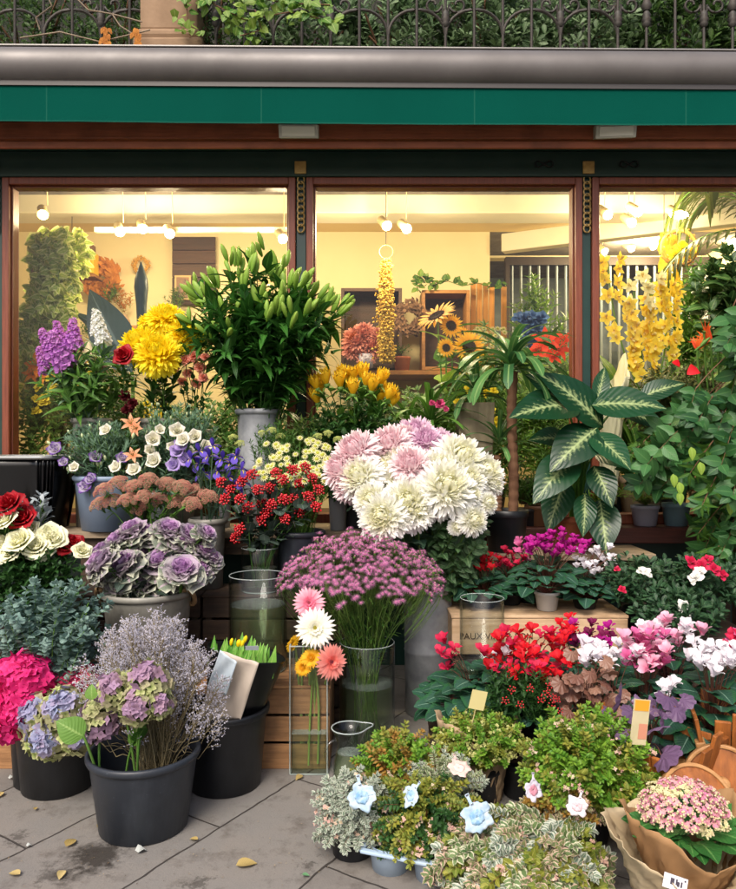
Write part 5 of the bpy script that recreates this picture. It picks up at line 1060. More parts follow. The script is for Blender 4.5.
m_gp=M_petal('gerbera_pink','#e8688a','#f6c3ce','#e97a98',.3); m_gw=M_petal('gerbera_white','#e9e9c6','#f7f6ee','#eceadb',.3); m_gc=M_petal('gerbera_coral','#f58c84','#fbb0a4','#f08478',.4); m_gy=M_petal('gerbera_yellow','#e3a414','#f0bb25','#c98a08',.3)
gerb('pale pink gerbera with a rosy eye, topmost in the square vase',309,603,3.16,.068,[.05,-.9,.35],m_gp,cr_,[GX-.02,3.2,.03])
gerb('white gerbera with pale green centre below the pale pink one',315,628,3.10,.082,[.1,-.95,.3],m_gw,cg,[GX+.01,3.18,.03])
gerb('coral gerbera turned sideways over the rim of the square vase',331,662,3.06,.074,[.62,-.8,.2],m_gc,cr_,[GX+.03,3.2,.03],.03)
gerb('golden orange gerbera under the white one',311,658,3.10,.044,[-.1,-.75,.6],m_gy,M_plain('gc_or','#b8801c',.8),[GX,3.21,.03])
gerb('deep yellow gerbera facing away over the side of the square vase',293,643,3.16,.042,[-.7,-.3,.6],M_petal('gerb_dy','#c99208','#dcae20','#a87c08',.3),M_plain('gc_y','#96801c',.8),[GX-.03,3.2,.03],-.02)
gerb('small orange gerbera with loose petals lowest in the square vase',303,667,3.10,.038,[-.3,-.85,.3],m_gy,M_plain('gc_or2','#b8801c',.8),[GX-.01,3.17,.03])
sbd=thing('cut_stem_bundle','pale green leafless stems standing in the water of the square vase','cut stems',[GX,3.2,.03]); g=G()
for k in range(11):
    x_,y_=R.uniform(-.055,.055),R.uniform(-.055,.055); g.inst(tube(bez([GX+x_,3.2+y_,.03],[GX+x_*.3,3.2+y_*.3,.28],[GX-x_*.6+R.uniform(-.03,.03),3.19+y_*.5,R.uniform(.44,.60)],9),R.uniform(.004,.0062),6,tint=R.random()),I4)
part(sbd,g,'stem_cluster',[M_leaf('pale_stem','#86a24c','#b4c872',trans=.15)])
# glass jug
jg=thing('glass_jug','small clear glass jug of water on the pavement beside the square vase','jug',[W(349,770,2.98)[0],2.98,0])
jp=[(.002,.004),(.058,.004),(.064,.012),(.066,.05),(.062,.12),(.050,.165),(.046,.19),(.056,.225),(.070,.255)]
g=lathe(jp,40); V=g.V[0]; k=V[:,2]>.2; an=np.arctan2(V[:,1],V[:,0]); pull=np.exp(-((an-.35)/.35)**2)*k*(V[:,2]-.2)*.6; V[:,0]+=pull*np.cos(.35); V[:,1]+=pull*np.sin(.35); g.obj('glass_wall',m_glass,jg)
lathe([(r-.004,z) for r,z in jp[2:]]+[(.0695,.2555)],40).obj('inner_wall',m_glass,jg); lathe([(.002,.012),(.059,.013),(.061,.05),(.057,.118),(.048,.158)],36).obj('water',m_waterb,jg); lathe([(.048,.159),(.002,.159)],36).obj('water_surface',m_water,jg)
a=np.linspace(0,2*np.pi,41); rr=.0705+.6*.055*np.exp(-((np.arctan2(np.sin(a),np.cos(a))-.35)/.35)**2); jg_r=tube(np.stack([rr*np.cos(a),rr*np.sin(a),0*a+.256],1),.0028,6); jg_f=tube(np.stack([.062*np.cos(a),.062*np.sin(a),0*a+.01],1),.004,6); jg_r.obj('rim',m_glint,jg); jg_f.obj('foot_highlight',m_glint,jg)
P=bez([-.052,-.02,.215],[-.13,-.05,.20],[-.062,-.025,.09],12); tube(P,.007,8,cap=True).obj('handle',m_glass,jg)
# mums in the tall galvanised vase
QX=W(428,660,3.86)[0]; bucket('tall_bucket','tall straight galvanised vase on the pavement holding the big white chrysanthemums','bucket',[QX,3.86,0],.128,.118,.66,m_zinc,ribs=1)
m_mw=M_petal('mum_white','#f4f3e2','#fbfbf8','#f2f0cc',.42); m_mp=M_petal('mum_pink','#dcb0d0','#f0dae6','#dcaccc',.35); m_mlp=M_petal('mum_blush','#f0d4da','#f8eaea','#eec8d0',.35)
mw=[mum(170,.17,-30).mesh('mumw%d'%k,[m_mw]) for k in range(3)]; mp=[mum(170,.15,-20).mesh('mump%d'%k,[m_mp]) for k in range(2)]; mlp=[mum(170,.16,-25,).mesh('mumb',[m_mlp])]
mb=thing('chrysanthemum_bunch','large mixed dome of white and blush pink chrysanthemums in the tall galvanised vase','flower bunch',[QX,3.86,.6])
pts=[(361,478,.115,0,3.62),(386,468,.09,0,3.72),(408,504,.13,0,3.50),(445,489,.14,0,3.52),(383,517,.115,0,3.45),(459,461,.14,0,3.70),(483,474,.11,0,3.72),(425,473,.115,0,3.66),(431,458,.11,0,3.80),(357,453,.12,2,3.72),(342,470,.10,2,3.70),(389,446,.115,2,3.78),(372,463,.085,2,3.76),(410,466,.10,2,3.58),(415,436,.11,1,3.92),(438,446,.10,1,3.88),(426,442,.09,1,3.80),(400,482,.1,0,3.64),(470,495,.06,0,3.55),(487,503,.055,0,3.58),(472,520,.075,0,3.50),(456,527,.04,0,3.5),(492,485,.06,0,3.7)]
allm=mw+mp+mlp
pts+=[(435,500,.10,0,3.56),(400,462,.09,0,3.7),(372,500,.09,0,3.52),(466,480,.10,0,3.62),(448,450,.09,2,3.84),(405,440,.09,2,3.86),(350,485,.09,2,3.66),(417,512,.08,0,3.48),(440,470,.10,0,3.62),(398,518,.08,0,3.46)]
bl=[]
for px,py,s,k,d in pts: bl.append((*W(px,py,d),s*1.06,[(px-420)/110,-.8,.9-(py-440)/110],(R.randrange(3),3+R.randrange(2),5)[k]))
lobl=leaf(.6,7,4,.7,.15,'ovate',ruffle=.07,rf=2.5)
bunch(mb,bl,allm,'bloom',[QX,3.86,.1],[QX,3.86,.64],m_stem,.005,[lobl],m_leafgrey,10,.10,t0=.5)
g=G(); bush(g,W(440,545,3.74),[.27,.18,.24],95,[sprig(lobl,7,.42,60)],.2,base=[QX,3.86,.6],zmin=-.9,up=(0,-.8,.5)); part(mb,g,'foliage',[M_leaf('mum_leaf','#2c4a2a','#55754a','#7a9068',.2,.45),m_stem])
# ------------------------------------------------------------------ right half: furniture
def font_obj(txt,size,mat,parent,loc,rot,name='lettering',ext=.0005):
    cu=bpy.data.curves.new('t','FONT'); cu.body=txt; cu.size=size; cu.extrude=ext; o=bpy.data.objects.new('t',cu); COL.objects.link(o)
    me=bpy.data.meshes.new_from_object(o); bpy.data.objects.remove(o); me.materials.clear(); me.materials.append(mat)
    q=bpy.data.objects.new(name,me); COL.objects.link(q); q.parent=parent; q.location=loc; q.rotation_euler=rot; return q
x0,x1=xx(452,3.6),xx(628,3.6)
wc=crate('wine_crate','pale pine wine crate with worn black lettering in front of the red cyclamens',x0,x1,3.60,4.0,.375,.565,M_wood('pale_pine','#d0b190','#b3936f','#7d6144',0,.75,9),1)
m_ink=M_plain('worn_ink','#2a1a10',.9,c2='#5a4028',scale=60,amt=.5)
font_obj('PAUX VINS & SON',.044,m_ink,wc,(-(x1-x0)/2+.035,-.2035,.075),(math.radians(90),0,0)); font_obj('M.R.',.042,m_ink,wc,(.06,-.2035,.075),(math.radians(90),0,0))
crate('display_crate','dark crate carrying the lettered wine crate',x0+.02,x1+.02,3.62,3.98,0,.372,m_crated,3,group='dark crates carrying potted plants')
crate('display_crate','dark crate under the azaleas beside the lettered wine crate',x1+.03,xx(760,3.6),3.60,4.0,0,.46,m_crated,4,group='dark crates carrying potted plants')
crate('display_crate','low dark crate under the front cyclamens',xx(436,3.0),xx(640,3.0),2.98,3.38,0,.14,m_crated,1,group='dark crates carrying potted plants')
vase_round('glass_vase','tall clear glass vase standing empty before the lettered crate',[xx(482,3.44),3.44,0],.103,.685,.10,'round glass vases')
dsh=thing('glass_dish','shallow clear glass dish beside the red cyclamen at the edge',"dish",W(472,672,3.22)); lathe([(.002,0),(.05,.002),(.085,.03),(.088,.034),(.080,.03),(.045,.006),(.002,.005)],36).obj('bowl',m_glass,dsh); lathe([(.03,0),(.012,-.03),(.012,-.12),(.05,-.31),(.002,-.31)],24).obj('stand',m_glass,dsh)

# ------------------------------------------------------------------ cyclamens
hrt=leaf(1.0,6,6,.45,.06,'heart',ruffle=.03,rf=4)
m_cr=M_petal('cyc_red','#b80d1a','#e0202e','#c8101f',.25); m_ck=M_petal('cyc_crimson','#c01038','#df3a5c','#b01040',.25); m_cm=M_petal('cyc_magenta','#a3107a','#c4209a','#8a0c66',.25); m_cw=M_petal('cyc_white','#e6dfe6','#f3f1f2','#e2dbe2',.3); m_cpk=M_petal('cyc_pale_pink','#d8457e','#f3d9e4','#e89ab8',.3); m_cpp=M_petal('cyc_purple','#7a0f4a','#98185e','#5f0c3a',.2); m_cpm=M_petal('cyc_pink_mid','#c8407a','#e07fae','#d0609a',.3)
CYM={}
for nme,mm in (('red',m_cr),('crimson',m_ck),('magenta',m_cm),('white',m_cw),('pale',m_cpk),('purple',m_cpp),('mid',m_cpm)): CYM[nme]=[cyclamen(0,5,.35+.25*k).mesh('cyc_%s%d'%(nme,k),[mm]) for k in range(3)]
POTM={'terracotta':M_plain('terracotta','#9a5636',.8,c2='#84462b',scale=10,bmp=.1),'white':M_plain('white_pot','#b9b7b2',.4),'grey':M_plain('grey_pot','#8a8f94',.45),'black':m_blackpl,'teal':M_plain('teal_pot','#237c93',.35),'yellow':M_plain('ochre_pot','#b98f22',.4),'lav':M_plain('lavender_pot','#a7a6bb',.4),'blue':M_plain('pale_blue_pot','#7796a6',.4),'brown':M_plain('brown_pot','#6b4a33',.6),'beige':M_plain('beige_pot','#a58c72',.7,c2='#8a735b',scale=9,bmp=.2)}
def pot(root,p,r,h,mat,taper=.78):
    prof=[(.002,.002),(r*taper-.004,0),(r*taper,.003),(r*.97,h*.8),(r*1.0,h*.82),(r*1.03,h*.84),(r*1.03,h-.002),(r*.99,h),(r*.94,h-.003),(r*.93,h-.03),(.002,h-.028)]
    g=lathe(prof,32); o=g.obj('pot',mat,root); o.location=V3(p)-V3(root.location); return o
def cyc_plant(label,p,kinds,cpx,cpy,spread,n,fr=.032,potr=.07,poth=.12,potm='black',leafR=.13,leafz=.0,group='potted cyclamens',d=None,fd=None,leaves=46,ls=.075,height=None,lay=.6):
    """cpx,cpy: centre of the bloom mass in the photo, spread (px,px)"""
    p=V3(p); t=thing('cyclamen',label,'cyclamen',p,group); pot(t,p,potr,poth,POTM[potm]); top=p+[0,0,poth]
    d=fd or p[1]-.03; gl=G(); st=G(); hd=max(leafR*.75,W(cpx,cpy+spread[1]*1.25,d)[2]-top[2]-.02)
    for k in range(leaves):
        a=k*2.4; rr=leafR*math.sqrt((k+.5)/leaves); z=top[2]+.01+hd*(1-(rr/leafR)**2*.9)*R.uniform(.72,1.06)+leafz*.3; q=V3([p[0]+rr*math.cos(a)*1.15,p[1]+rr*math.sin(a),z]); dd=V3([math.cos(a),math.sin(a),-.1+.5*(1-rr/leafR)])
        st.inst(tube(bez(top-[0,0,.02],[ (top[0]+q[0])/2,(top[1]+q[1])/2,z],q,5),.0018,4,tint=.2),I4)
        gl.inst(hrt,frames([q],[dd+NR.normal(size=3)*.25],[0,-.35,1],ls*R.uniform(.75,1.2)),tint=R.random())
    part(t,gl,'foliage',[m_leafcyc]); part(t,st,'stem_cluster',[M_leaf('petiole','#6a4a3a','#7f6a4a',trans=.05) if 'petiole' not in bpy.data.materials else bpy.data.materials['petiole']])
    m_fs=bpy.data.materials['petiole']
    n=int(n*1.15)
    for k in range(n):
        a=k*2.4+1; rr=math.sqrt((k+.5)/n); px=cpx+spread[0]*1.12*rr*math.cos(a)+R.uniform(-3,3); py=cpy+spread[1]*1.12*rr*math.sin(a)*.9+R.uniform(-3,4); q=W(px,py,d+R.uniform(-.05,.06)-.05*math.sin(a)); kd=kinds[k%len(kinds)]
        M=framesZ([q],[[R.uniform(-.35,.35),-.35+R.uniform(-.3,.2),1]],fr*R.uniform(.85,1.15)*1.18)[0]; o=put(t,R.choice(CYM[kd]),M,'flower')
        s=tube(bez(top,[(top[0]+q[0])/2,(top[1]+q[1])/2,q[2]],q-[0,0,.004],6),.0018,4,tint=.6).obj('stem',m_fs,o); carry(s,o,t)
    return t
M_leaf('petiole','#6a3a34','#7f5a4a',trans=.05)
CT=.566
# on the wine crate
cyc_plant('red cyclamen behind the empty glass vase on the wine crate',[xx(484,3.78),3.78,CT],['red'],484,562,(13,11),13,.026,.065,.06,'black',.13,leafz=.02)
cyc_plant('crimson cyclamen between the red one and the magenta one on the wine crate',[xx(510,3.86),3.86,CT],['crimson'],508,560,(14,10),12,.026,.065,.06,'black',.12,leafz=.02)
cyc_plant('pale mauve pink cyclamen beside the magenta one on the wine crate',[xx(530,3.9),3.9,CT],['mid'],525,549,(8,8),8,.026,.06,.06,'black',.10,leafz=.02)
cyc_plant('vivid magenta cyclamen in a small white pot on the wine crate',[xx(547,3.72),3.72,CT],['magenta'],556,546,(30,12),30,.029,.062,.095,'white',.16,leaves=60,leafz=.02)
cyc_plant('white cyclamen leaning over the corner of the wine crate',[xx(585,3.76),3.76,CT],['white'],594,560,(19,15),18,.027,.065,.06,'black',.14,leafz=.0,leaves=50)
# front row
FZ=.142
cyc_plant('bright red cyclamen with the fullest flower head in the front row',[xx(525,3.1),3.1,FZ],['red','red','crimson'],529,655,(42,26),38,.036,.075,.12,'black',.19,leaves=60,ls=.085,fd=3.04)
cyc_plant('deep pink cyclamen with four blooms hanging past the glass dish',[xx(475,3.2),3.2,FZ],['crimson'],449,655,(9,17),5,.040,.07,.12,'black',.17,leaves=60,ls=.11)
cyc_plant('tall red cyclamen rising behind the bright red one',[xx(565,3.3),3.3,FZ],['red'],565,630,(10,12),7,.03,.07,.12,'black',.12)
cyc_plant('white flowered cyclamen half hidden in the red cyclamen',[xx(500,3.16),3.16,FZ],['white'],503,655,(8,5),4,.03,.07,.12,'black',.12)
cyc_plant('purple wine cyclamen behind the white cyclamens',[xx(595,3.3),3.3,FZ],['purple','magenta'],592,638,(24,13),16,.034,.07,.12,'black',.15)
cyc_plant('white cyclamen with broad petals in front of the purple one',[xx(610,3.0),3.0,.10],['white'],607,655,(28,13),11,.042,.075,.12,'black',.16)
cyc_plant('pink and white two toned cyclamen beside the white one',[xx(645,3.02),3.02,.10],['pale','mid'],648,650,(22,20),20,.038,.075,.12,'black',.16)
cyc_plant('palest pink cyclamen reaching highest over the two toned one',[xx(672,3.2),3.2,.12],['pale','white'],670,632,(32,14),13,.042,.075,.12,'black',.15)
cyc_plant('white cyclamen with silver veined leaves hanging over the wooden tub',[xx(712,2.85),2.85,.15],['white'],716,660,(26,14),17,.040,.08,.12,'black',.20,leaves=70,ls=.10,leafz=-.04,fd=2.8)
cyc_plant('single white cyclamen flowers beside the barrow stave',[xx(668,2.85),2.85,.12],['white'],668,688,(7,12),4,.036,.07,.12,'black',.12,leaves=30)
cyc_plant('deep pink cyclamen cut by the picture edge above the wooden tubs',[xx(738,3.1),3.1,.15],['crimson','mid'],734,645,(8,12),7,.036,.07,.12,'black',.14)
# azaleas
m_az=M_leaf('azalea_leaf','#1d3a24','#3a5c3c','#6a8a5c',.2,.35); lf_az=leaf(.42,4,2,.4,.15,'spat'); SP_az=[sprig(lf_az,8,.42,62,.2,tipn=5,sizetip=1.0) for _ in range(3)]
m_azw=M_petal('azalea_white','#e8e8e0','#f4f2f0','#e6e4dc',.3); m_azr=M_petal('azalea_pink','#c0103c','#dc3360','#b00e38',.25); azf=lambda m: ruffl(0,7).mesh('az',[m])
def azalea(label,p,c,rad,n,flow,potm='black'):
    t=thing('azalea',label,'azalea',p,'potted azaleas'); pot(t,p,.09,.12,POTM[potm]); g=G(); bush(g,c,rad,n,SP_az,.11,base=V3(p)+[0,0,.1],front=.5,up=(0,-.5,1)); part(t,g,'foliage',[m_az,m_stemd])
    mm={}
    for px,py,d,s,k in flow:
        if k not in mm: mm[k]=azf(k)
        put(t,mm[k],framesZ([W(px,py,d)],[[R.uniform(-.3,.3),-.8,.6]],s)[0],'flower')
    return t
azalea('azalea with white flowers beside the white cyclamen on the dark crate',[xx(640,3.72),3.72,.46],W(640,592,3.70),[.20,.17,.16],90,[(646,573,3.5,.03,m_azw),(641,571,3.5,.024,m_azw),(622,590,3.5,.022,m_azr),(617,569,3.52,.016,m_azr),(662,610,3.4,.02,m_azw)])
azalea('azalea with crimson pink and white flowers at the end of the dark crate',[xx(704,3.75),3.75,.46],W(705,590,3.7),[.22,.18,.16],100,[(690,562,3.52,.034,m_azr),(702,566,3.5,.034,m_azr),(714,570,3.5,.034,m_azr),(697,570,3.5,.03,m_azr),(722,575,3.5,.03,m_azr),(708,560,3.54,.03,m_azr),(696,577,3.44,.034,m_azw),(700,572,3.45,.03,m_azw),(692,580,3.44,.026,m_azw),(683,607,3.40,.036,m_azw),(688,613,3.4,.03,m_azw)])
azalea('dark leaved azalea without flowers in front of the other two',[xx(675,3.48),3.48,.30],W(675,618,3.45),[.20,.12,.10],60,[])
tag(bb(xx(640,3.4),xx(712,3.4),3.38,3.58,0,.298).obj('plant_stand',m_crated,smooth=False,bevel=.004),'low dark block under the flowerless azalea','plant stand')

# ------------------------------------------------------------------ heucheras, hypericum plant
def lobed(n=7):
    g=G(); nu=42; V=[[0,0,0]];U=[[.5,0]]; F3=[]; rings=(.35,.7,1.0)
    for r in rings:
        for k in range(nu+1):
            a=-2.55+5.1*k/nu; rr=r*(1-.24*r*(1-abs(math.sin(a*n/5.1*math.pi+.3))**.5)-.05*r*abs(math.sin(a*15)))*(1-.12*abs(a)/2.55); V.append([rr*math.sin(a)*.9,rr*math.cos(a)*.9+.25,.045*r*math.cos(a*n/5.1*2*math.pi)-.14*r*r+.04*r*math.sin(a*2+1)]); U.append([.5+.5*math.sin(a*n*.6)*.5,r])
    for k in range(nu): F3.append([0,k+2,k+1])
    F4=[]
    for j in range(2):
        for k in range(nu): b=1+j*(nu+1)+k; F4.append([b,b+1,b+nu+2,b+nu+1])
    return g.add(V,F3=F3,F4=F4,uv=U)
def M_heu(name,c1,c2,vein):
    m,nt,pb,out=nmat(name); u,v,uvv=uvn(nt); s=noise(nt,1,3,vec=uvv,stretch=(30,2,1)); col=mixc(nt,mth(nt,'ADD',mth(nt,'MULTIPLY',tintn(nt),.6),mth(nt,'MULTIPLY',mth(nt,'SUBTRACT',s,.4),1.2),clamp=True),lin(c1),lin(c2))
    r=nd(nt,'ShaderNodeMapRange'); nt.links.new(s,r.inputs[0]); r.inputs[1].default_value=.56; r.inputs[2].default_value=.66; col=mixc(nt,mth(nt,'MULTIPLY',r.outputs[0],.6),col,lin(vein)); nt.links.new(col,pb.inputs['Base Color']); pb.inputs['Roughness'].default_value=.45; translucent(nt,pb,out,col,.2); return m
HL=lobed()
def heuchera(label,p,lv,mat,potm='black',sz=.075,extra=None):
    t=thing('heuchera',label,'heuchera',p); pot(t,p,.075,.12,POTM[potm]); top=V3(p)+[0,0,.11]; g=G(); s=G()
    for px,py,d,k in lv:
        q=W(px,py,d); dr=nz([(q[0]-top[0])*2+R.uniform(-.25,.25),-.22,-.05+R.uniform(-.3,.25)]); g.inst(HL,frames([q],[dr],[R.uniform(-.4,.4),-1.1+R.uniform(-.3,.3),.8],sz*k),tint=R.random()); s.inst(tube(bez(top,[(top[0]+q[0])/2,(top[1]+q[1])/2,q[2]+.03],q,6),.002,4),I4)
    part(t,g,'foliage',[mat]); part(t,s,'stem_cluster',[bpy.data.materials['petiole']]); return t
hp=[(621,700,2.58,1.1),(635,712,2.55,.9),(612,719,2.56,.9),(630,729,2.52,1.0),(655,708,2.56,1.0),(668,696,2.58,.95),(676,707,2.55,.8),(652,729,2.5,1.05),(664,722,2.52,.9),(661,755,2.46,1.15),(645,700,2.62,1),(680,699,2.6,.8)]
heuchera('silvery purple heuchera with lobed leaves spilling over the wooden barrow stave',[xx(648,2.66),2.66,.18],hp,M_heu('heuchera_purple','#5c4262','#94789c','#2c1a32'),'black',.062)
hb=[(R.gauss(584,17),R.gauss(690,17),2.84+R.uniform(-.07,.07),R.uniform(.6,1.0)) for _ in range(34)]
heuchera('frilly bronze brown heuchera between the red cyclamen and the purple heuchera',[xx(584,2.9),2.9,.14],hb,M_heu('heuchera_bronze','#6a4034','#b08a72','#3f241c'),'black',.052)
hy=thing('hypericum_plant','dark leaved hypericum plant with red berries below the red cyclamens','shrub',[xx(520,2.95),2.95,.0],); g=G(); pot(hy,[xx(520,2.95),2.95,.0],.08,.14,POTM['black']); bush(g,W(522,700,2.93),[.15,.10,.11],70,SP_la,.12,base=[xx(520,2.95),2.95,.12]); part(hy,g,'foliage',[m_leafdk,m_stemd])
bc2=[berrycl(9).mesh('berr%d'%k,[M_plain('red_berry2','#a01018',.25,c2='#d0303a',scale=40),m_dleaf]) for k in range(2)]
for px,py in ((520,705),(546,693),(557,699),(552,706),(559,712),(505,701),(549,686),(541,700),(530,688),(512,690),(553,697)): put(hy,bc2[k%2],framesZ([W(px,py,2.80)],[[0,-1,.5]],.027)[0],'berry_cluster')

# ------------------------------------------------------------------ abelias in front
m_abg=M_leaf('abelia_bright','#3f7a22','#86ad3a','#a9c65a',.3,.35,var=1); m_abd=M_leaf('abelia_green_gold','#53702c','#9c9a3c','#c2bf6a',.28,.4); m_abr=M_leaf('abelia_copper','#6f7a30','#b07a3a','#cfae62',.28,.4)
m_var=M_leaf('variegated_leaf','#4c6a3c','#7a8f5c',None,.22,.45,edge='#cfcbae',edgew=.66); m_varp=M_leaf('variegated_pink_leaf','#55703f','#8a8c60',None,.22,.45,edge='#cdb09c',edgew=.68); m_vard=M_leaf('variegated_grey_leaf','#566e5a','#71887a','#c8c4a0',.22,.45,edge='#c3c8b8',edgew=.5)
m_budp=M_petal('abelia_bud','#d8d09a','#ecd8cc','#dba8a0',.3)
lf_ab=leaf(.55,4,2,.35,.18,'ovate'); SP_ab=[sprig(lf_ab,14,.24,58,opp=True,up=.5,sizetip=.75,sr=.01,tipn=4) for _ in range(4)]
SP_ab2=[sprig(leaf(.66,4,2,.35,.18,'ovate'),9,.34,60,opp=True,up=.5,sizetip=.8,sr=.01,tipn=4) for _ in range(4)]
m_redst=M_leaf('red_twig','#6a3326','#84503a',trans=.02)
tinyf=floret4(0,.8)
def abelia(label,pxc,pyc,d,rx,ry,n,mats,L=.11,base=None,potr=.085,poth=.15,sp=None,front=.35,buds=0,depth=None,potm='black',budm=None):
    c=W(pxc,pyc,d); r=V3([rx*d/F,depth or rx*d/F*.8,ry*d/F]); b=V3([c[0],d+.03,0]) if base is None else V3(base)
    t=thing('abelia',label,'shrub',b,'abelia pots in front'); pot(t,b,potr,poth,POTM[potm]); 
    per=[G() for _ in mats]
    for k,m in enumerate(mats): bush(per[k],c,r,n//len(mats),sp or SP_ab,L,base=b+[0,0,poth],front=front,up=(0,-.5,1),zmin=-.55,shell=.3)
    for k,m in enumerate(mats): part(t,per[k],'foliage',[m,m_redst])
    g=G()
    for k in range(34):
        D=rdir(1)[0]; D[2]=abs(D[2])*.8; D[1]=-abs(D[1]); q=c+D*r*.8; g.inst(tube(bez(b+[0,0,poth-.02],(b+c)/2+[0,0,.02],q,5),.0022,4,tint=R.random()),I4)
    part(t,g,'twig_cluster',[m_redst])
    if buds:
        g=G(); D=nz(NR.normal(size=(buds,3))); D[:,1]=-np.abs(D[:,1]); D[:,2]=np.abs(D[:,2])*1.0-.25; q=c+nz(D)*r*NR.uniform(.85,1.08,(buds,1))
        for qq in q:
            for j in range(5): g.inst(tinyf,framesZ([qq+NR.normal(size=3)*.007],[rdir(1)[0]+[0,-.8,.7]],R.uniform(.005,.008)),tint=R.random())
        part(t,g,'blossom',[budm or m_budp])
    return t
abelia('broad bright green abelia bush beside the variegated ones',588,768,2.55,64,54,330,[m_abg,m_abg,m_abd],.12,base=[xx(588,2.62),2.62,0],buds=40)
abelia('green gold abelia in the kraft paper with pale yellow buds',480,742,2.85,42,28,200,[m_abd,m_abg],.10,buds=90,budm=M_petal('yellowish_bud','#c9c978','#e6e2a6','#a9b060',.3),base=[xx(480,2.9),2.9,0])
abelia('coppery golden abelia behind the blue flower tags',402,768,2.72,46,34,200,[m_abr,m_abd,m_abg],.10,buds=16)
abelia('grey variegated abelia on the side by the glass jug',352,815,2.50,36,40,180,[m_vard,m_vard],.10,buds=20)
abelia('dark green abelia cushion above the pale blue tray',425,822,2.46,54,42,240,[m_leafdk,m_abd,m_abd],.10,buds=34)
abelia('frosted variegated abelia between the tags',440,780,2.62,40,22,120,[m_vard,m_var],.09)
abelia('pink tinged variegated abelia with red stems',560,808,2.50,38,28,130,[m_varp,m_abr],.10,buds=14)
abelia('creamy variegated abelia spreading widest along the pavement',520,860,2.30,82,40,230,[m_var,m_varp,m_vard,m_abd],.10,sp=SP_ab2,buds=26,base=[xx(555,2.36),2.36,0],potm='white')
abelia('creamy variegated abelia cushion at the picture edge in front of the tray',476,872,2.26,42,34,90,[m_varp,m_var],.10,sp=SP_ab2,base=[xx(478,2.32),2.32,0],buds=14)
# trays and pot saucers
def traycell(label,cx,cy,w,dp,h,mat,rz=0):
    t=thing('pot_tray',label,'tray',(cx,cy,0)); t.rotation_euler=(0,0,rz)
    for s in (-1,1):
        o=lathe([(.002,0),(w*.2,0),(w*.235,h),(w*.245,h+.004),(w*.225,h-.002),(w*.19,.006),(.002,.006)],30).obj('cell',mat,t); o.location=(s*w*.25,0,.0)
    g=merge(box((0,-dp/2,h-.004),(w,.02,.012)),box((0,dp/2,h-.004),(w,.02,.012)),box((-w/2,0,h-.004),(.02,dp,.012)),box((w/2,0,h-.004),(.02,dp,.012)),box((0,0,h-.004),(.03,dp-.02,.012))); g.obj('rim_frame',mat,t,smooth=False,bevel=.004); return t
m_tray=M_plain('pale_blue_tray','#9db6cf',.4,c2='#b2c5d8',scale=4)
traycell('pale blue plastic pot tray under the dark green abelia',xx(412,2.42),2.42,.30,.16,.085,m_tray,-.35)
# tags
m_tagw=M_plain('tag_white','#93b0c6',.85,c2='#c2d0da',scale=30,amt=.8); m_tagb=M_plain('tag_blue','#6f9cc0',.85,c2='#a9c4d8',scale=55,amt=1.2)
def ftag(label,px,py,d,s,D,mats=(m_tagw,m_tagb)):
    t=thing('plant_tag',label,'plant tag',W(px,py,d),'flower shaped plant tags'); n=54; s=s*.9; M=framesZ([[0,0,0]],[D],1.0,roll=R.uniform(-.4,.4))[0]; ph=R.uniform(0,6)
    def disc(r0,r1,rings,off,cr):
        V=[];a=np.linspace(0,2*np.pi,n+1)
        for j in range(rings+1):
            v=r0+(r1-r0)*j/rings; out=1+(.10*np.sin(a*6+ph)+.09*np.sin(a*4+ph*2)+.05*np.sin(a*13))*v; r=s*v*out*1.05
            z=off+s*cr*(np.sin(a*5+v*6+ph)*.04+np.sin(a*9-v*11)*.025)*v+np.abs(r*np.cos(a+ph))*.10; V.append(np.stack([r*np.cos(a),r*np.sin(a)*.92,z],1))
        return G().add(np.concatenate(V),F4=grid(n,rings))
    for g,nm,m in ((disc(.02,1.0,6,0,1),'tag_card',mats[0]),(disc(.02,.50,3,.0018,1),'printed_flower',mats[1])):
        o=G().inst(g,M[None]).obj(nm,m,t); md=o.modifiers.new('thickness','SOLIDIFY'); md.thickness=.0007
    G().inst(merge(box((0,s*1.15,0),(s*.22,s*.6,.001)),box((0,s*1.5,0),(s*.3,s*.18,.001))),M[None]).obj('tag_stem',mats[0],t,smooth=False); G().inst(merge(box((0,s*1.5,.001),(s*.2,s*.08,.001)),box((s*.03,s*.88,s*.12),(s*.2,s*.05,.001))),M[None]).obj('print_mark',M_plain('tag_ink','#4a4450',.6),t,smooth=False); return t
ftag('round white and blue tag in the grey variegated abelia',362,797,2.36,.047,[-.1,-1,.25])
ftag('narrow side-on tag between the two round blue tags',411,796,2.38,.038,[-.75,-.5,.5])
ftag('round white and blue tag over the creamy variegated abelia',477,817,2.25,.050,[.15,-1,.35])
ftag('pale lilac tag beside the bright green abelia',533,790,2.32,.036,[.5,-.8,.3],(M_plain('tag_lilac','#cfc9d6',.5),M_plain('tag_lilac_b','#c98a9a',.5)))
ftag('whitish upright tag in front of the bright green abelia',577,806,2.28,.034,[-.2,-1,.2],(M_plain('tag_lilac2','#d8ccd0',.5),M_plain('tag_lilac_b2','#d8b8c0',.5)))
ftag('blush pink tag lying in the frosted abelia',459,768,2.50,.040,[.2,-.5,1],(M_plain('tag_blush','#d9b8ae',.6),M_plain('tag_blush_b','#dfc3ba',.6)))
yt=thing('price_tag','small cream square tag on a stick above the kraft paper','price tag',W(478,700,2.8)); box((0,0,0),(.062,.002,.072)).obj('card',M_plain('cream_card','#cbbf86',.6),yt,smooth=False); yt.rotation_euler=(0,.25,.2); tube([[0,.003,-.02],[.0,.003,-.14]],.002,6).obj('stick',M_plain('stick','#b8a878',.6),yt)
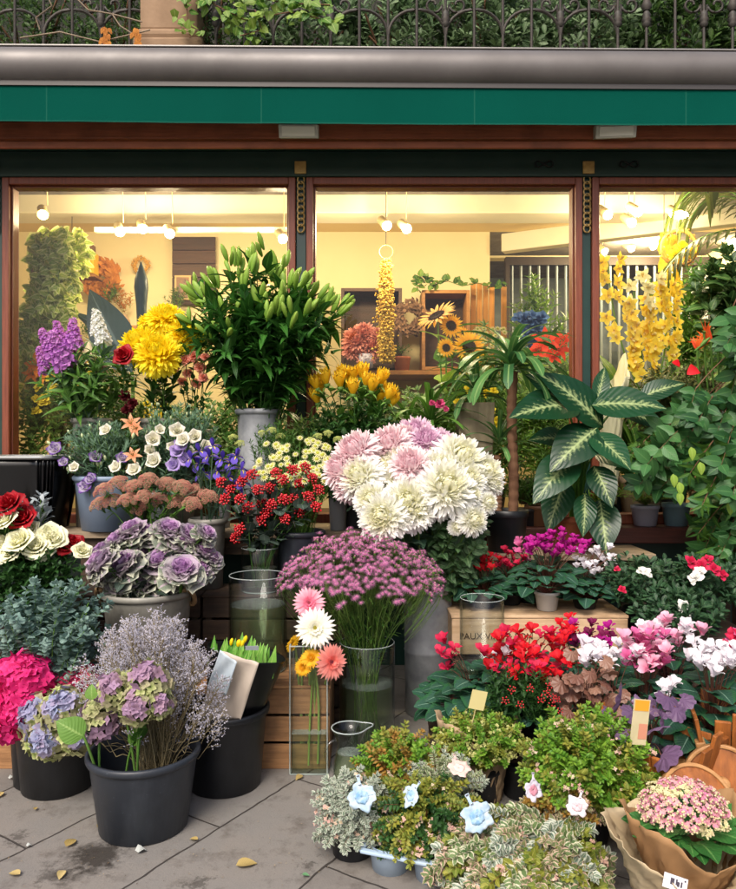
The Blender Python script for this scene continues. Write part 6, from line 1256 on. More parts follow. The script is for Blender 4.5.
ot=thing('plant_label','orange and cream printed plant label in the purple heuchera','plant label',W(640,722,2.44)); box((0,0,0),(.058,.002,.15),0).obj('card',M_plain('label_cream','#cdbf9a',.5,c2='#b9b08a',scale=20),ot,smooth=False); box((0,-.0018,.055),(.05,.001,.035)).obj('orange_print',M_plain('label_orange','#e09a2c',.5),ot,smooth=False); box((.012,-.0018,-.03),(.03,.001,.05)).obj('print_patch',M_plain('label_pink','#c98a70',.5),ot,smooth=False); ot.rotation_euler=(0,.12,.15)
# kraft wraps
def wrap(name,label,p,r0,r1,h,mat,lean=(0,0,0),seg=72,fl=.25,cat='paper wrap',cut=.0):
    t=thing(name,label,cat,p); a=np.linspace(0,2*np.pi,seg+1); V=[];U=[]; nv=12
    for j in range(nv+1):
        v=j/nv
        for k,aa in enumerate(a):
            r=r0+(r1-r0)*v**1.5+.006*math.sin(aa*9+v*5)*v+.004*math.sin(aa*17-v*11)+.010*math.sin(aa*5+j*1.7)*(1-v)*v+.0035*math.sin(aa*31+v*23)+.003*math.sin(aa*41-v*37); z=h*v*(1+.12*math.sin(aa*2+1)*v+.05*math.sin(aa*5)*v)-cut*v*max(0,math.cos(aa+math.pi/2)); V.append([r*math.cos(aa)+lean[0]*v,r*math.sin(aa)+lean[1]*v,z]);U.append([k/seg,v])
    o=G().add(V,F4=grid(seg,nv),uv=U).obj('paper_cone',mat,t); md=o.modifiers.new('thickness','SOLIDIFY'); md.thickness=.0012; return t
wrap('kraft_wrap','pale kraft paper collar behind the green gold abelia',[xx(478,2.93),2.93,0],.09,.165,.30,M_plain('kraft_pale','#b29a7c',.8,c2='#a08766',scale=7,bmp=.3,bscale=16))
# kalanchoe in paper
KP=V3([xx(684,2.16),2.16,0]); wr=wrap('kraft_wrap','brown kraft paper cone with a shop sticker around the kalanchoe',KP,.075,.175,.31,m_kraft,cut=.02)
wrap('clear_wrap','crinkled cream paper sleeve outside the kalanchoe wrap',KP+[-.03,-.005,.10],.12,.20,.185,M_plain('cream_wrap','#c8b898',.5,c2='#b49f7c',scale=9,bmp=.3,bscale=14),cut=.07)
stk=thing('sticker','white sticker with dark print on the kalanchoe paper','sticker',KP+[-.03+.188*math.cos(math.radians(-112)),-.005+.188*math.sin(math.radians(-112)),.222]); G().inst(merge(box((0,0,0),(.062,.0012,.036))),mat4((0,0,0),(-.35,.25,-.2))[None]).obj('label_paper',M_plain('sticker_white','#cfd0d8',.5),stk,smooth=False)
g=G()
for i,(x,z,w,h_) in enumerate(((-.008,.002,.010,.016),(.003,.003,.004,.014),(.008,-.001,.006,.012),(.016,.0,.004,.014),(.024,.011,.004,.004))): g.inst(box((x,-.0012,z),(w,.0008,h_)),I4)
G().inst(g,mat4((0,0,0),(-.35,.25,-.2))[None]).obj('printed_marks',M_plain('print_ink','#3a3440',.6),stk,smooth=False)
m_kal=M_petal('kalanchoe_pink','#e6a0b8','#d4709c','#e6c0b8',.3); m_kalc=M_petal('kalanchoe_cream','#d8dc9a','#eae6bc','#d9c8a0',.3)
kal=thing('kalanchoe','pink and cream budded kalanchoe in the kraft paper cone','kalanchoe',KP+[0,0,.02]); pot(kal,KP+[0,0,.02],.07,.12,POTM['brown']); g=G()
D,t_,az,el=phyllo(60,90,-8,.7)
for k in range(60):
    if D[k][1]>.6: continue
    c=W(684,811,2.14)+D[k]*[.112,.10,.080]; cc=c
    for j in range(22):
        o_=rdir(1)[0]*[.018,.018,.009]; g.inst(tinyf,framesZ([cc+o_],[D[k]+rdir(1)[0]*.4+[0,-.3,.4]],R.uniform(.0055,.0075)),tint=R.random()**1.5,m=0 if (k*7)%5<4 else 1); g.inst(ico(.0036,m=1),framesZ([cc+o_*1.3+[0,0,-.004]],[[0,0,1.]],1),tint=R.random())
part(kal,g,'flower_cluster',[m_kal,m_kalc]); g=G(); kl=leaf(.7,6,4,.5,.15,'ovate',ruffle=.04,rf=4)
for k in range(40):
    a=k*2.4; q=W(690,832,2.15)+[.12*math.cos(a)*R.random(),.08*math.sin(a)*R.random()+.01,.01+R.uniform(-.03,.03)]; g.inst(kl,frames([q],[[math.cos(a),math.sin(a)-.3,.35]],[0,-.4,1],R.uniform(.08,.12)),tint=R.random())
part(kal,g,'foliage',[M_leaf('kal_leaf','#285c2a','#447c3a','#6a9a54',.2,.35)])
# wooden barrow planters and wheels
m_oak=M_wood('honey_oak','#a9652c','#7f4719','#4a2a12',2,.5,9); m_oakp=M_wood('pale_oak_rim','#b98a58','#9a6d3f',None,0,.5,9)
def barrow(label,c,w,dp,h,rz,lean=.25):
    t=thing('wooden_tub',label,'wooden tub',c,'wooden tub planters'); t.rotation_euler=(0,0,rz); n=7
    for side,(L,off,ax) in enumerate(((w,-dp/2,0),(w,dp/2,0),(dp,-w/2,1),(dp,w/2,1))):
        n=max(3,int(L/.055)); s_=1 if side%2 else -1
        for k in range(n):
            u=-L/2+(k+.5)*L/n; hh=h*(1+.22*math.sin((k+.5)/n*math.pi) if side<2 else 1.0)
            g=box((0,0,hh/2),(L/n-.003,.014,hh),tint=R.uniform(.2,.9)); M=mat4((0,0,0),(-s_*lean,0,0)) if ax==0 else mat4((0,0,0),(0,0,math.pi/2))@mat4((0,0,0),(s_*lean,0,0)); M0=mat4((u,off,0)) if ax==0 else mat4((off,u,0)); o=G().inst(g,(M0@M)[None]).obj('stave',m_oak,t,smooth=False,bevel=.003)
        zb=h*.62; g=box((0,0,zb),(L*1.04,.034,.03)); M=mat4((0,0,0),(-s_*lean,0,0)) if ax==0 else mat4((0,0,0),(0,0,math.pi/2))@mat4((0,0,0),(s_*lean,0,0)); M0=mat4((0,off*1.03,0)) if ax==0 else mat4((off*1.03,0,0)); G().inst(g,(M0@M)[None]).obj('band',m_oakp,t,smooth=False,bevel=.004)
    box((0,0,.02),(w*.97,dp*.97,.02)).obj('floor_board',m_oak,t,smooth=False); return t
barrow('honey coloured slatted tub with a cross band below the purple heuchera',[xx(660,2.62),2.64,.02],.20,.24,.34,.75,.22)
barrow('honey coloured slatted tub cut by the picture edge below the white cyclamen',[xx(742,2.70),2.72,.16],.22,.26,.26,-.3,.2)
tag(bb(xx(722,2.72),xx(772,2.72),2.62,2.86,0,.158).obj('plant_stand',m_crated,smooth=False),'dark low block under the tub at the picture edge','plant stand')
def wheel(label,c,r,D,roll=0):
    t=thing('barrow_wheel_ornament',label,'wooden wheel',c,'wooden barrow wheels'); M=framesZ([[0,0,0]],[D],1.0,roll=roll)[0]
    G().inst(lathe([(.002,-.011),(r*.9,-.011),(r*.9,.011),(.002,.011)],48),M[None]).obj('disc',m_oak,t,smooth=False); G().inst(lathe([(r*.9,-.018),(r,-.018),(r,.018),(r*.9,.018),(r*.9,-.018)],64),M[None]).obj('rim',m_oakp,t,bevel=.002); G().inst(lathe([(.002,.05),(.02,.05),(.024,.03),(.024,.0)],16),M[None]).obj('hub',m_oakp,t); return t
wheel('wooden wheel leaning against the tub at the picture edge',W(722,783,2.50),.125,[-.35,-1,.25]); wheel('pale rimmed wooden wheel leaning just behind the kalanchoe',W(697,805,2.36),.125,[.1,-.8,.55])
o=crate('slatted_box','dark slatted box edge beside the kraft paper cone',xx(724,2.25),xx(790,2.25),2.2,2.5,0,.13,m_crateo,2,False,cat='box')

# ------------------------------------------------------------------ back right: dracaena, dieffenbachia, ficus, small pots
DX=xx(506,4.16)
dr=thing('dracaena','dracaena with two ringed canes and strap leaves in a black pot','dracaena',[DX,4.16,.80]); pot(dr,[DX,4.16,.80],.122,.235,POTM['black'],.82)
m_cane=M_plain('cane_bark','#7d5a40',.85,c2='#5f412d',scale=14,bmp=.5,bscale=30)
def cane(x,y,z0,z1,r):
    P=[];rr=[]; n=60
    for k in range(n+1): P.append([x+.006*math.sin(k*.11),y,z0+(z1-z0)*k/n]); rr.append(r*(1+.09*(1 if k%4<2 else -.4)))
    return tube(P,rr,14,cap=True)
part(dr,cane(xx(512,4.16),4.14,1.0,zz(372,4.14),.027),'cane',[m_cane]); part(dr,cane(xx(498,4.16),4.2,1.0,zz(455,4.2),.024),'cane',[m_cane])
m_drl=M_leaf('dracaena_leaf','#2e5a34','#5a8a4a','#8fae6a',.25,.35,ribw=.1)
def rosette(g,c,n,L,lf,el0=80,el1=-10,j=.1,sz=None):
    D,t,az,el=phyllo(n,el0,el1,.8); c=V3(c); g.inst(lf,frames(c+D*.02+np.array([0,0,.06])*(1-t)[:,None],D+NR.normal(size=D.shape)*j,[0,0,1],L*NR.uniform(.75,1.1,n)),tint=NR.uniform(0,1,n)); return g
g=G(); rosette(g,W(511,372,4.14),34,.40,lf_stw,85,5); rosette(g,W(499,450,4.2),26,.27,leaf(.10,8,2,.9,.3,'strap'),80,0); part(dr,g,'foliage',[m_drl])
def diefleaf(): return leaf(.52,10,6,.55,.13,'ovate')
m_dief=M_leaf('dieffenbachia_leaf','#12351f','#1f4a2c','#a9bb80',.2,.3,ribw=.03,veins=.24,vscale=12)
FX=xx(572,4.2); df=thing('dieffenbachia','large dieffenbachia with cream veined leaves in a terracotta pot','dieffenbachia',[FX,4.2,.80]); pot(df,[FX,4.2,.80],.135,.20,POTM['terracotta'],.75)
DL=diefleaf(); g=G(); sg=G(); crown=V3([xx(580,4.15),4.15,1.25])
for bx,by,bd,tx,ty,td,w,cv in ((577,405,4.0,513,414,3.80,1.0,.5),(603,427,4.0,545,368,3.95,1.0,.3),(592,405,4.0,664,402,3.85,1.15,.3),(640,398,4.1,684,380,4.05,1.0,.3),(597,428,3.95,552,468,3.80,1.1,.5),(592,434,3.92,630,467,3.76,1.15,.5),(574,455,3.95,535,500,3.80,1.0,.5),(594,466,3.92,612,505,3.78,1.1,.5),(585,494,3.95,584,534,3.84,.95,.4),(600,500,3.98,606,552,3.84,1.1,.6),(560,400,4.15,528,372,4.15,.9,.3),(597,400,4.15,606,366,4.2,.8,.3),(620,410,4.15,668,432,4.0,.9,.6),(570,440,4.2,530,440,4.1,1,.6),(595,455,4.15,640,470,4.0,1,.6),(565,480,4.1,548,530,4.0,1,.5)):
    a=W(bx,by,bd); b=W(tx,ty,td); L=float(np.linalg.norm(b-a))*1.05; up=nz([R.uniform(-.2,.2),-.9,.75]); dd=nz(b-a); N=up-dd*(up@dd); N=nz(N); dd=nz(dd+N*cv*.45)
    g.inst(DL,frames([a],[dd],N,[[L*w*1.05,L,L]]),tint=R.random()); sg.inst(tube(bez(crown-[0,0,.35],[crown[0],crown[1],a[2]-.05],a,8),np.linspace(.009,.004,8),7,tint=R.random()),I4)
part(df,g,'leaf_blade',[m_dief]).name='foliage'; part(df,sg,'stem_cluster',[m_leafmid]); part(df,tube([[FX,4.2,.95],[FX+.01,4.19,1.1],[crown[0],4.15,1.35]],.02,10),'stem',[m_leafmid])
# little pots on the sill
lf_fern=leaf(.3,4,2,.5,.1,'lance')
def fern(g,c,n,L,lf=None):
    c=V3(c); D,t,az,el=phyllo(n,75,5,.8)
    for k in range(n):
        P=bez(c,c+D[k]*L*.6+[0,0,L*.25],c+D[k]*L*[1,1,.3]+[0,0,L*.1],9); g.inst(tube(P,.0015,3),I4)
        for i in range(1,9):
            T=nz(P[i]-P[i-1]); S=nz(np.cross(T,[0,0,1.])); 
            for s in (-1,1):
                for q in (0,.5): g.inst(lf or lf_fern,frames([P[i]-(P[i]-P[i-1])*q],[S*s+T*.5],[0,0,1],L*.26*(1-i/11)),tint=R.random())
    return g
SZ=.90
def sillpot(label,px,py_top,w,potm,kind,mat,hgt=.16,n=30,name='potted_plant',d=4.55,z=SZ,rx=None):
    r=w/2*d/F; h=zz(py_top,d)-z; p=[xx(px,d),d,z]; t=thing(name,label,'potted plant',p,'small pots along the window sill'); pot(t,p,r,h,POTM[potm],.8); c=V3(p)+[0,0,h]
    g=G()
    if kind=='fern': fern(g,c,n,hgt)
    elif kind=='strap': rosette(g,c,n,hgt,lf_st)
    elif kind=='bush': bush(g,c+[0,0,hgt*.5],[hgt*.8,hgt*.5,hgt*.5],n,SP_ov,hgt*.6,base=c,up=(0,-.5,1))
    elif kind=='la': bush(g,c+[0,0,hgt*.5],[hgt*.8,hgt*.5,hgt*.55],n,SP_la,hgt*.7,base=c,up=(0,-.5,1))
    part(t,g,'foliage',[mat,m_stemd]); return t
sillpot('brown pot with small dark leaves beside the teal pot',540,505,30,'brown','bush',m_leafdk,.13,30)
sillpot('small teal pot half hidden behind the terracotta pot',560,512,16,'teal','bush',m_leafmid,.10,20)
sillpot('ochre yellow pot behind the spotted leaves',602,507,22,'yellow','la',m_leaflt,.15,26)
sillpot('pale lavender pot with an arching yellow green fern',645,505,27,'lav','fern',m_leaflt,.21,22)
sillpot('pale blue pot with dark leaves between the lavender pot and the beige one',676,503,27,'blue','bush',m_leafdk,.16,34)
sillpot('large beige textured pot under the weeping fig',714,492,40,'beige','bush',m_leafdk,.2,44)
sillpot('dark pot of grassy green leaves beside the dracaena cane',528,508,24,'black','la',m_leafmid,.2,40)
# weeping fig
m_fig=M_leaf('fig_leaf','#1e4626','#4f8248','#5f8a50',.25,.30)
m_rub=M_leaf('glossy_dark_leaf','#1c3a20','#54783a','#9ab06a',.25,.3); FGX=xx(742,4.05)
fg=thing('weeping_fig','weeping fig with glossy drooping leaves and a few lime ones at the picture edge','fig tree',[FGX,4.05,0]); pot(fg,[FGX,4.05,0],.19,.36,POTM['terracotta']); part(fg,tube(bez([FGX,4.05,.3],[FGX+.05,4.1,1.2],[FGX-.02,4.05,2.3],12),np.linspace(.03,.012,12),10),'trunk',[m_cane])
lf_fig=leaf(.56,6,2,.55,.2,'ovate'); g2=G(); SP_fig=[sprig(lf_fig,9,.40,62,.05,sizetip=.9,up=.9,sr=.006) for _ in range(4)]; g=G(); tw=G()
for k in range(185):
    px=R.triangular(632,800,775); lo=560 if px>690 else (400+ (px-612)*2.0 if px<690 else 560); top=405+max(0,(690-px))*.3 if px<722 else 330
    py=R.uniform(top,min(lo,560)); d=3.75+R.uniform(0,.45)
    if px<705 and py>478: continue
    q=W(px,py,d); o_=V3([FGX,4.05,q[2]+.25]); dr_=nz(nz(q-o_)*[1,1,.5]+[0,0,-.6]+NR.normal(size=3)*.22); L=R.uniform(.2,.32); (g if k%3 else g2).inst(SP_fig[k%4] if k%3 else SP_la[k%3],frames([q-dr_*L*.6],[dr_],[-.3,-.9,.5],L),spread=.2)
    if k%5==0: tw.inst(tube(bez(o_+[0,0,.1],(o_+q)/2+[0,0,.12],q-dr_*L*.6,6),.0035,5),I4)
part(fg,g,'foliage',[m_fig,m_cane]); part(fg,g2,'foliage',[m_leafmid,m_cane]); part(fg,tw,'branch_cluster',[m_cane])
for px,py in ((691,455),(673,482),(679,490),(679,500),(700,470),(729,510)): part(fg,G().inst(lf_fig,frames([W(px,py-8,3.72)],[[.1,-.3,-1]],[0,-1,.1],.07),tint=.9),'young_leaf',[m_leaflt])
# plants behind, on the sill and higher
def plantthing(name,label,cat,p,g,mats,pots=None,group=None):
    t=thing(name,label,cat,p,group)
    if pots: pot(t,p,*pots)
    part(t,g,'foliage',mats); return t
g=G(); c=[xx(715,4.3),4.3,1.25]; bush(g,W(678,415,4.3),[.30,.14,.24],150,[sprig(leaf(.3,6,2,.7,.2,'lance'),8,.5,55) for _ in range(2)],.22,base=c,up=(0,-.5,1)); part(plantthing('calathea','bronze green narrow leaved calathea mass beneath the red anthurium','potted plant',[xx(757,4.3),4.3,.905],g,[M_leaf('bronze_leaf','#3a4a26','#6a6a34','#a89a60',.25,.4),m_stemd],(.14,.30,POTM['black'])),G().inst(ico(.001),I4),'soil',[m_soil])
g=G(); bush(g,W(738,318,4.35),[.22,.15,.36],46,[sprig(leaf(.5,6,2,.6,.15,'ovate'),7,.55,58,up=.4) for _ in range(3)],.30,base=[xx(735,4.4),4.4,1.3],up=(0,-.6,.8)); plantthing('rubber_plant','tall dark glossy leaved plant rising beside the third window','potted plant',[xx(800,4.3),4.3,.905],g,[m_rub,m_stemd],(.13,.3,POTM['brown']))
wf=thing('white_flower_spray','small white blossoms in the dark foliage by the picture edge','flower',W(727,412,4.0)); 
for px,py in ((722,408),(728,405),(733,410),(727,414),(721,415),(734,401)): put(wf,ruffl(0,7).mesh('wf',[m_azw]),framesZ([W(px,py,3.95)],[[0,-1,.4]],.028)[0],'flower')
part(wf,tube(bez(W(727,415,3.98),W(735,450,4.1),W(740,520,4.2),6),.004,5),'stem',[m_stem])
bench('plank_table','narrow plank table behind the weeping fig holding the tall plants',xx(728,4.2),xx(850,4.2),4.12,4.42,.904,m_crateg,m_crated)
# strelitzia and anthurium flowers
sf=thing('strelitzia','orange bird of paradise flowers on stalks in the third window','flower',[xx(738,4.33),4.33,.906]); m_or=M_petal('strel_orange','#d8481c','#ee7a2c','#c83a14',.25)
def strel():
    g=G(); 
    for k in range(7): a=.2+k*.22; g.inst(leaf(.22,5,2,.2,.3,'lance'),frames([[0,0,0]],[[math.cos(a),R.uniform(-.3,.3),math.sin(a)]],[0,-1,.2],R.uniform(.75,1.05)),tint=R.random())
    g.inst(bud(1,1.1,.10,4,.1),framesZ([[-.15,0,0]],[[.95,0,.25]],1.0)); return g
sm_=strel().mesh('strel',[m_or,m_stem])
for px,py,s in ((704,333,.13),(711,343,.12),(718,352,.11),(697,350,.10)):
    M=mat4(W(px,py,4.1),(0,R.uniform(-.5,.5),R.uniform(-.5,3)),s); o=put(sf,sm_,M,'flower_head'); s_=tube(bez([xx(738,4.33),4.33,1.0],W(px+2,430,4.25),W(px,py,4.1),8),.006,6).obj('stem',m_stem,o); carry(s_,o,sf)
pot(sf,[xx(738,4.33),4.33,.906],.05,.2,POTM['black'])
an=thing('anthurium','red anthurium bloom among the bronze leaves','flower',[xx(738,4.19),4.19,.906]); g=G(); g.inst(leaf(1.0,6,4,.5,.1,'heart'),frames([W(697,368,4.02)],[[-.7,-.3,-.35]],[0,-1,.5],.07),tint=.3); g.inst(leaf(1.0,6,4,.5,.1,'heart'),frames([W(680,364,4.05)],[[-.7,-.3,.2]],[0,-1,.5],.05),tint=.9); part(an,g,'spathe',[m_cr]); part(an,tube(bez(W(695,368,4.03),W(700,400,4.1),[xx(738,4.19),4.19,1.1],7),.004,5),'stem',[m_stem]); pot(an,[xx(738,4.19),4.19,.906],.06,.15,POTM['black'])
# wooden tapered planter, cordylines and grassy plants in the middle
tp=thing('wooden_planter','tall pale tapered wooden planter behind the big white chrysanthemums','planter',[xx(474,4.3),4.3,.93]); 
def taper(b,t,h,m=0): V=[[x*s,y*s,z] for z,s in((0,b),(h,t)) for x,y in((-1,-1),(1,-1),(1,1),(-1,1))]; return G().add(V,F4=[[0,1,5,4],[1,2,6,5],[2,3,7,6],[3,0,4,7],[0,3,2,1]],m=m)
o=taper(.078,.105,.71).obj('planter_body',M_wood('washed_wood','#8f8468','#756b52','#575040',2,.8,8),tp,smooth=False,bevel=.006); md=o.modifiers.new('thickness','SOLIDIFY'); md.thickness=.012; md.offset=-1
box((0,0,.66),(.15,.15,.01)).obj('soil',m_soil,tp,smooth=False)
g=G(); rosette(g,W(476,398,4.3),22,.34,lf_stw,80,10); part(tp,g,'foliage',[m_drl])
g=G(); rosette(g,W(430,432,4.28),60,.33,lf_st,85,5); rosette(g,W(408,440,4.32),40,.28,lf_st,85,10); bush(g,W(432,440,4.3),[.24,.1,.1],40,SP_la,.15,base=[xx(430,4.3),4.3,1.1]); cg_=plantthing('grass_lily','grassy strap leaved plant with small pink blooms beside the wooden planter','potted plant',[xx(430,4.3),4.3,.935],g,[m_leafmid,m_stemd],(.13,.38,POTM['brown']))
for px,py,s in ((440,404,.030),(432,403,.018),(446,409,.018)): put(cg_,cme if False else carnation().mesh('pinkc',[M_petal('pink_star_%d'%px,'#c83a70','#e06a94','#b82a60',.25),m_stem]),framesZ([W(px,py,4.05)],[[0,-1,.4]],s)[0],'flower')
gvz=thing('square_vase','small square clear glass vase empty on the bench behind the yellow roses','vase',[xx(394,4.38),4.33,.93]); merge(sqv(.055,0,.55,0,.008),sqv(.050,.02,.55,0,.008),box((0,0,.01),(.10,.10,.012))).obj('glass_wall',m_glass,gvz,smooth=False)
m_amb=M_thin('amber_glass',(.9,.75,.35,1),(.6,.4,.12,1),1.5,1.2,2.5)
av=thing('amber_vase','amber glass vase in the shade beside the tall galvanised bucket','vase',[xx(214,4.2),4.2,.93]); lathe([(.002,0),(.06,0),(.062,.01),(.062,.40),(.058,.40),(.058,.012),(.002,.012)],32).obj('glass_wall',m_amb,av); 
g=G(); rosette(g,[xx(214,4.2),4.2,1.2],16,.2,lf_st,85,40); part(av,g,'foliage',[m_leaflt])
# ------------------------------------------------------------------ plants and things inside the shop
m_varl=M_leaf('pothos_leaf','#7c9a3a','#a5b84e','#d8d888',.35,.4,edge='#dfe09a',edgew=.55); m_inl=M_leaf('inside_leaf','#35602a','#6a8a34','#a6b45a',.3,.4)
pt=thing('trailing_pothos','tall column of yellow variegated trailing leaves inside the first window','potted plant',[xx(52,5.2),5.2,.9]); g=G(); lfp=leaf(.75,5,2,.6,.15,'heart'); SPp=[sprig(lfp,9,.38,62,.05,up=.9,sizetip=.9) for _ in range(3)]
pot(pt,[xx(52,5.2),5.2,2.45],.14,.16,POTM['brown']); part(pt,bb(xx(52,5.2)-.05,xx(52,5.2)+.05,5.28,5.36,.9,2.44),'pole',[m_dwood],smooth=False)
for k in range(210):
    py=R.uniform(238,405); px=52+R.gauss(0,11)+(8 if py<262 else 0)-(py-300)*.03; d=5.16+R.uniform(-.12,.12); dr_=nz([R.uniform(-.5,.5),R.uniform(-.5,.1),-1]); g.inst(SPp[k%3],frames([W(px,py-12,d)],[dr_],[-.2,-.9,.4],R.uniform(.16,.24)),spread=.25)
part(pt,g,'foliage',[m_varl,m_stem])
def inplant(label,px,top,w,hgt,sps,mats,d=5.35,n=70,L=.22,potm='black',name='potted_plant',flow=None):
    base=V3([xx(px,d),d,.9]); t=thing(name,label,'potted plant',base,'plants on the inside counter'); pot(t,base,.12,.2,POTM[potm]); g=G(); zt_=zz(top,d); c=V3([base[0],d,(1.1+zt_)/2]); bush(g,c,[w/2*d/F,.2,max(.12,(zt_-1.05)/2)],n,sps,L,base=base+[0,0,.15],up=(0,-.6,.8),zmin=-.7,front=.4); part(t,g,'foliage',mats)
    for f in (flow or []): put(t,f[0],framesZ([W(f[1],f[2],f[3])],[[R.uniform(-.3,.3),-.9,.4]],f[4])[0],f[5] if len(f)>5 else 'flower')
    return t
lil_o=lilyflower().mesh('lily_orange',[M_petal('orange_lily','#e07a1c','#f2a23a','#d96a18',.35),m_stem]); lil_r=lilyflower().mesh('lily_red',[M_petal('red_orange_lily','#c8280e','#ee5222','#d83a12',.35),m_stem]); yfl=ruffl(0,7).mesh('yel',[M_petal('yellow_small','#c9a818','#e8d23c','#b8a010',.3)])
inplant('yellow flowered plant with two orange lilies at the end of the counter',50,372,60,.5,SP_ov,[m_inl,m_stem],5.05,70,.2,flow=[(lil_o,38,366,4.92,.10),(lil_o,47,373,4.9,.085),(lil_o,33,375,4.92,.07)]+[(yfl,R.uniform(35,92),R.uniform(362,412),4.86,.035) for _ in range(22)])
inplant('mid green bushy plant behind the stock bunch',105,385,70,.5,SP_ov,[m_leafmid,m_stem],5.3,80)
inplant('dark leafy plant with yellow flecks behind the carnations',165,392,70,.5,SP_la,[m_inl,m_stem],5.4,80,flow=[(yfl,R.uniform(140,190),R.uniform(398,430),5.15,.03) for _ in range(10)])
inplant('deep green plant hidden behind the lilies',225,398,70,.5,SP_ov,[m_leafmid,m_stem],5.3,80)
inplant('dark plant behind the yellow roses',300,402,80,.5,SP_ov,[m_leafdk,m_stem],5.3,80)
inplant('rounded dark shrub between the roses and the grassy plant',365,396,80,.5,SP_ov,[m_leafdk,m_stem],5.3,90)
inplant('bright leaved shrub behind the wooden planter',430,390,90,.5,SP_ov,[m_inl,m_stem],5.3,100)
inplant('yellow green shrub behind the dracaena canes',490,360,80,.6,SP_la,[m_inl,m_stem],5.35,110,flow=[(yfl,R.uniform(455,500),R.uniform(380,430),5.1,.035) for _ in range(18)])
inplant('lime yellow leafed plant behind the spotted leaf plant',545,358,80,.6,SP_la,[m_leaflt,m_stem],5.4,120,.26)
inplant('pale green leafy plant low in the third window',612,385,80,.5,SP_ov,[m_inl,m_stem],5.3,90)
inplant('dense dark plant filling the lower third window',670,372,100,.6,SP_la,[m_leafdk,m_stem],5.35,110)
inplant('dark plant beyond the weeping fig inside the window',740,330,110,.8,SP_ov,[m_leafmid,m_stem],5.4,140,.26)
inplant('red orange amaryllis blooms glowing behind the second window',553,352,46,.5,SP_la,[m_inl,m_stem],5.12,40,.2,flow=[(lil_r,545,343,4.98,.11),(lil_r,558,349,4.96,.10),(lil_r,551,356,4.95,.08),(lil_r,563,341,5.0,.07),(lil_r,538,352,4.99,.07)])
inplant('tall yellow green shrub hiding the lower part of the framed bars',538,282,58,.6,SP_la,[m_inl,m_stem],6.6,120,.3); inplant('arching green plant between the orchids and the palm',702,268,70,.6,SP_la,[m_leafmid,m_stem],6.2,150,.34); inplant('broad leaved green plant behind the strelitzia flowers',725,300,60,.6,SP_ov,[m_inl,m_stem],5.7,90,.3)
blf=ruffl(0,7).mesh('blue',[M_petal('blue_petal','#3a5a9a','#5a86c4','#2f4a80',.25)]); inplant('blue flowered plant behind the red orange blooms',530,322,40,.5,SP_la,[m_leafgrey,m_stem],6.2,60,.22,flow=[(blf,R.uniform(515,545),R.uniform(315,345),5.95,.055) for _ in range(26)])
wd=daisy(cr=.4).mesh('wd',[m_crm,m_ycen,m_stem]); inplant('small cream daisies behind the dracaena',484,330,46,.5,SP_la,[m_leafmid,m_stem],5.7,70,.2,flow=[(wd,R.uniform(462,505),R.uniform(327,352),5.4,.024) for _ in range(34)])
# long upright leaves
m_dkstr=M_leaf('strelitzia_leaf','#34484a','#50666a','#6f8488',.15,.35,ribw=.05); stz=thing('strelitzia_plant','grey green paddle leaves, one broad and one rolled, standing behind the yellow chrysanthemums','potted plant',[xx(130,5.25),5.25,.9]); pot(stz,[xx(130,5.25),5.25,.9],.14,.25,POTM['black'])
g=G(); pl=leaf(.42,12,4,.2,.22,'ovate')
for a,b,w in ((W(132,372,5.2),W(86,288,5.15),1.15),(W(120,340,5.3),W(72,310,5.2),.6)):
    L=float(np.linalg.norm(b-a)); g.inst(pl,frames([a],[b-a],[-.3,-1,.5],[[L*w,L,L]]),tint=R.random())
part(stz,g,'foliage',[m_dkstr]); a=W(142,372,5.3); b=W(141,262,5.3); P=bez(a,(a+b)/2,b,14); part(stz,tube(P,[.03,.03,.03,.03,.031,.032,.033,.035,.038,.044,.05,.045,.025,.004],14),'rolled_leaf',[m_dkstr]); part(stz,tube(bez([xx(130,5.25),5.25,1.1],W(135,400,5.25),W(132,372,5.2),6),.014,8),'stem',[m_stem]); 
# wall things, left
def wreath(name,label,px,py,d,R_,r,mat,n=260,flat=False,mat2=None):
    t=thing(name,label,'wreath',W(px,py,d)); g=G(); 
    for k in range(n):
        a=R.uniform(0,2*np.pi); b=R.uniform(0,2*np.pi); c=V3([(R_+r*.8*math.cos(b))*math.cos(a),-r*.8*abs(math.sin(b)),(R_+r*.8*math.cos(b))*math.sin(a)]); g.inst(leaf(.5,2,2,.4,.2,'ovate'),frames([c],[V3([-math.sin(a),-.4,math.cos(a)])+rdir(1)[0]*.8],[0,-1,0],r*.9),tint=R.random())
    part(t,G().inst(g,mat4(W(px,py,d))[None]),'dried_leaves',[mat]).name='foliage'; P=[[R_*math.cos(a),0,R_*math.sin(a)] for a in np.linspace(0,2*np.pi,40)]; tube(P,r*.5,8).obj('ring',mat2 or mat,t); return t
m_dried=M_leaf('dried_orange','#a8662a','#c8853a',trans=.25,rough=.8); m_straw=M_leaf('straw','#b8862e','#d0a252',trans=.1,rough=.8); m_dbrown=M_leaf('dried_brown','#5a4030','#8a6a50',trans=.1,rough=.8)
wreath('dried_wreath','ruffled orange brown dried wreath beside the yellow box on the wall',103,280,7.05,.12,.085,m_dried); wreath('straw_wreath','small straw wreath hanging above the rolled leaf',141,265,7.1,.065,.025,m_straw,160)
wreath('brown_wreath','purple brown dried wreath leaning between the wooden boxes',410,318,6.75,.11,.06,m_dbrown,260)
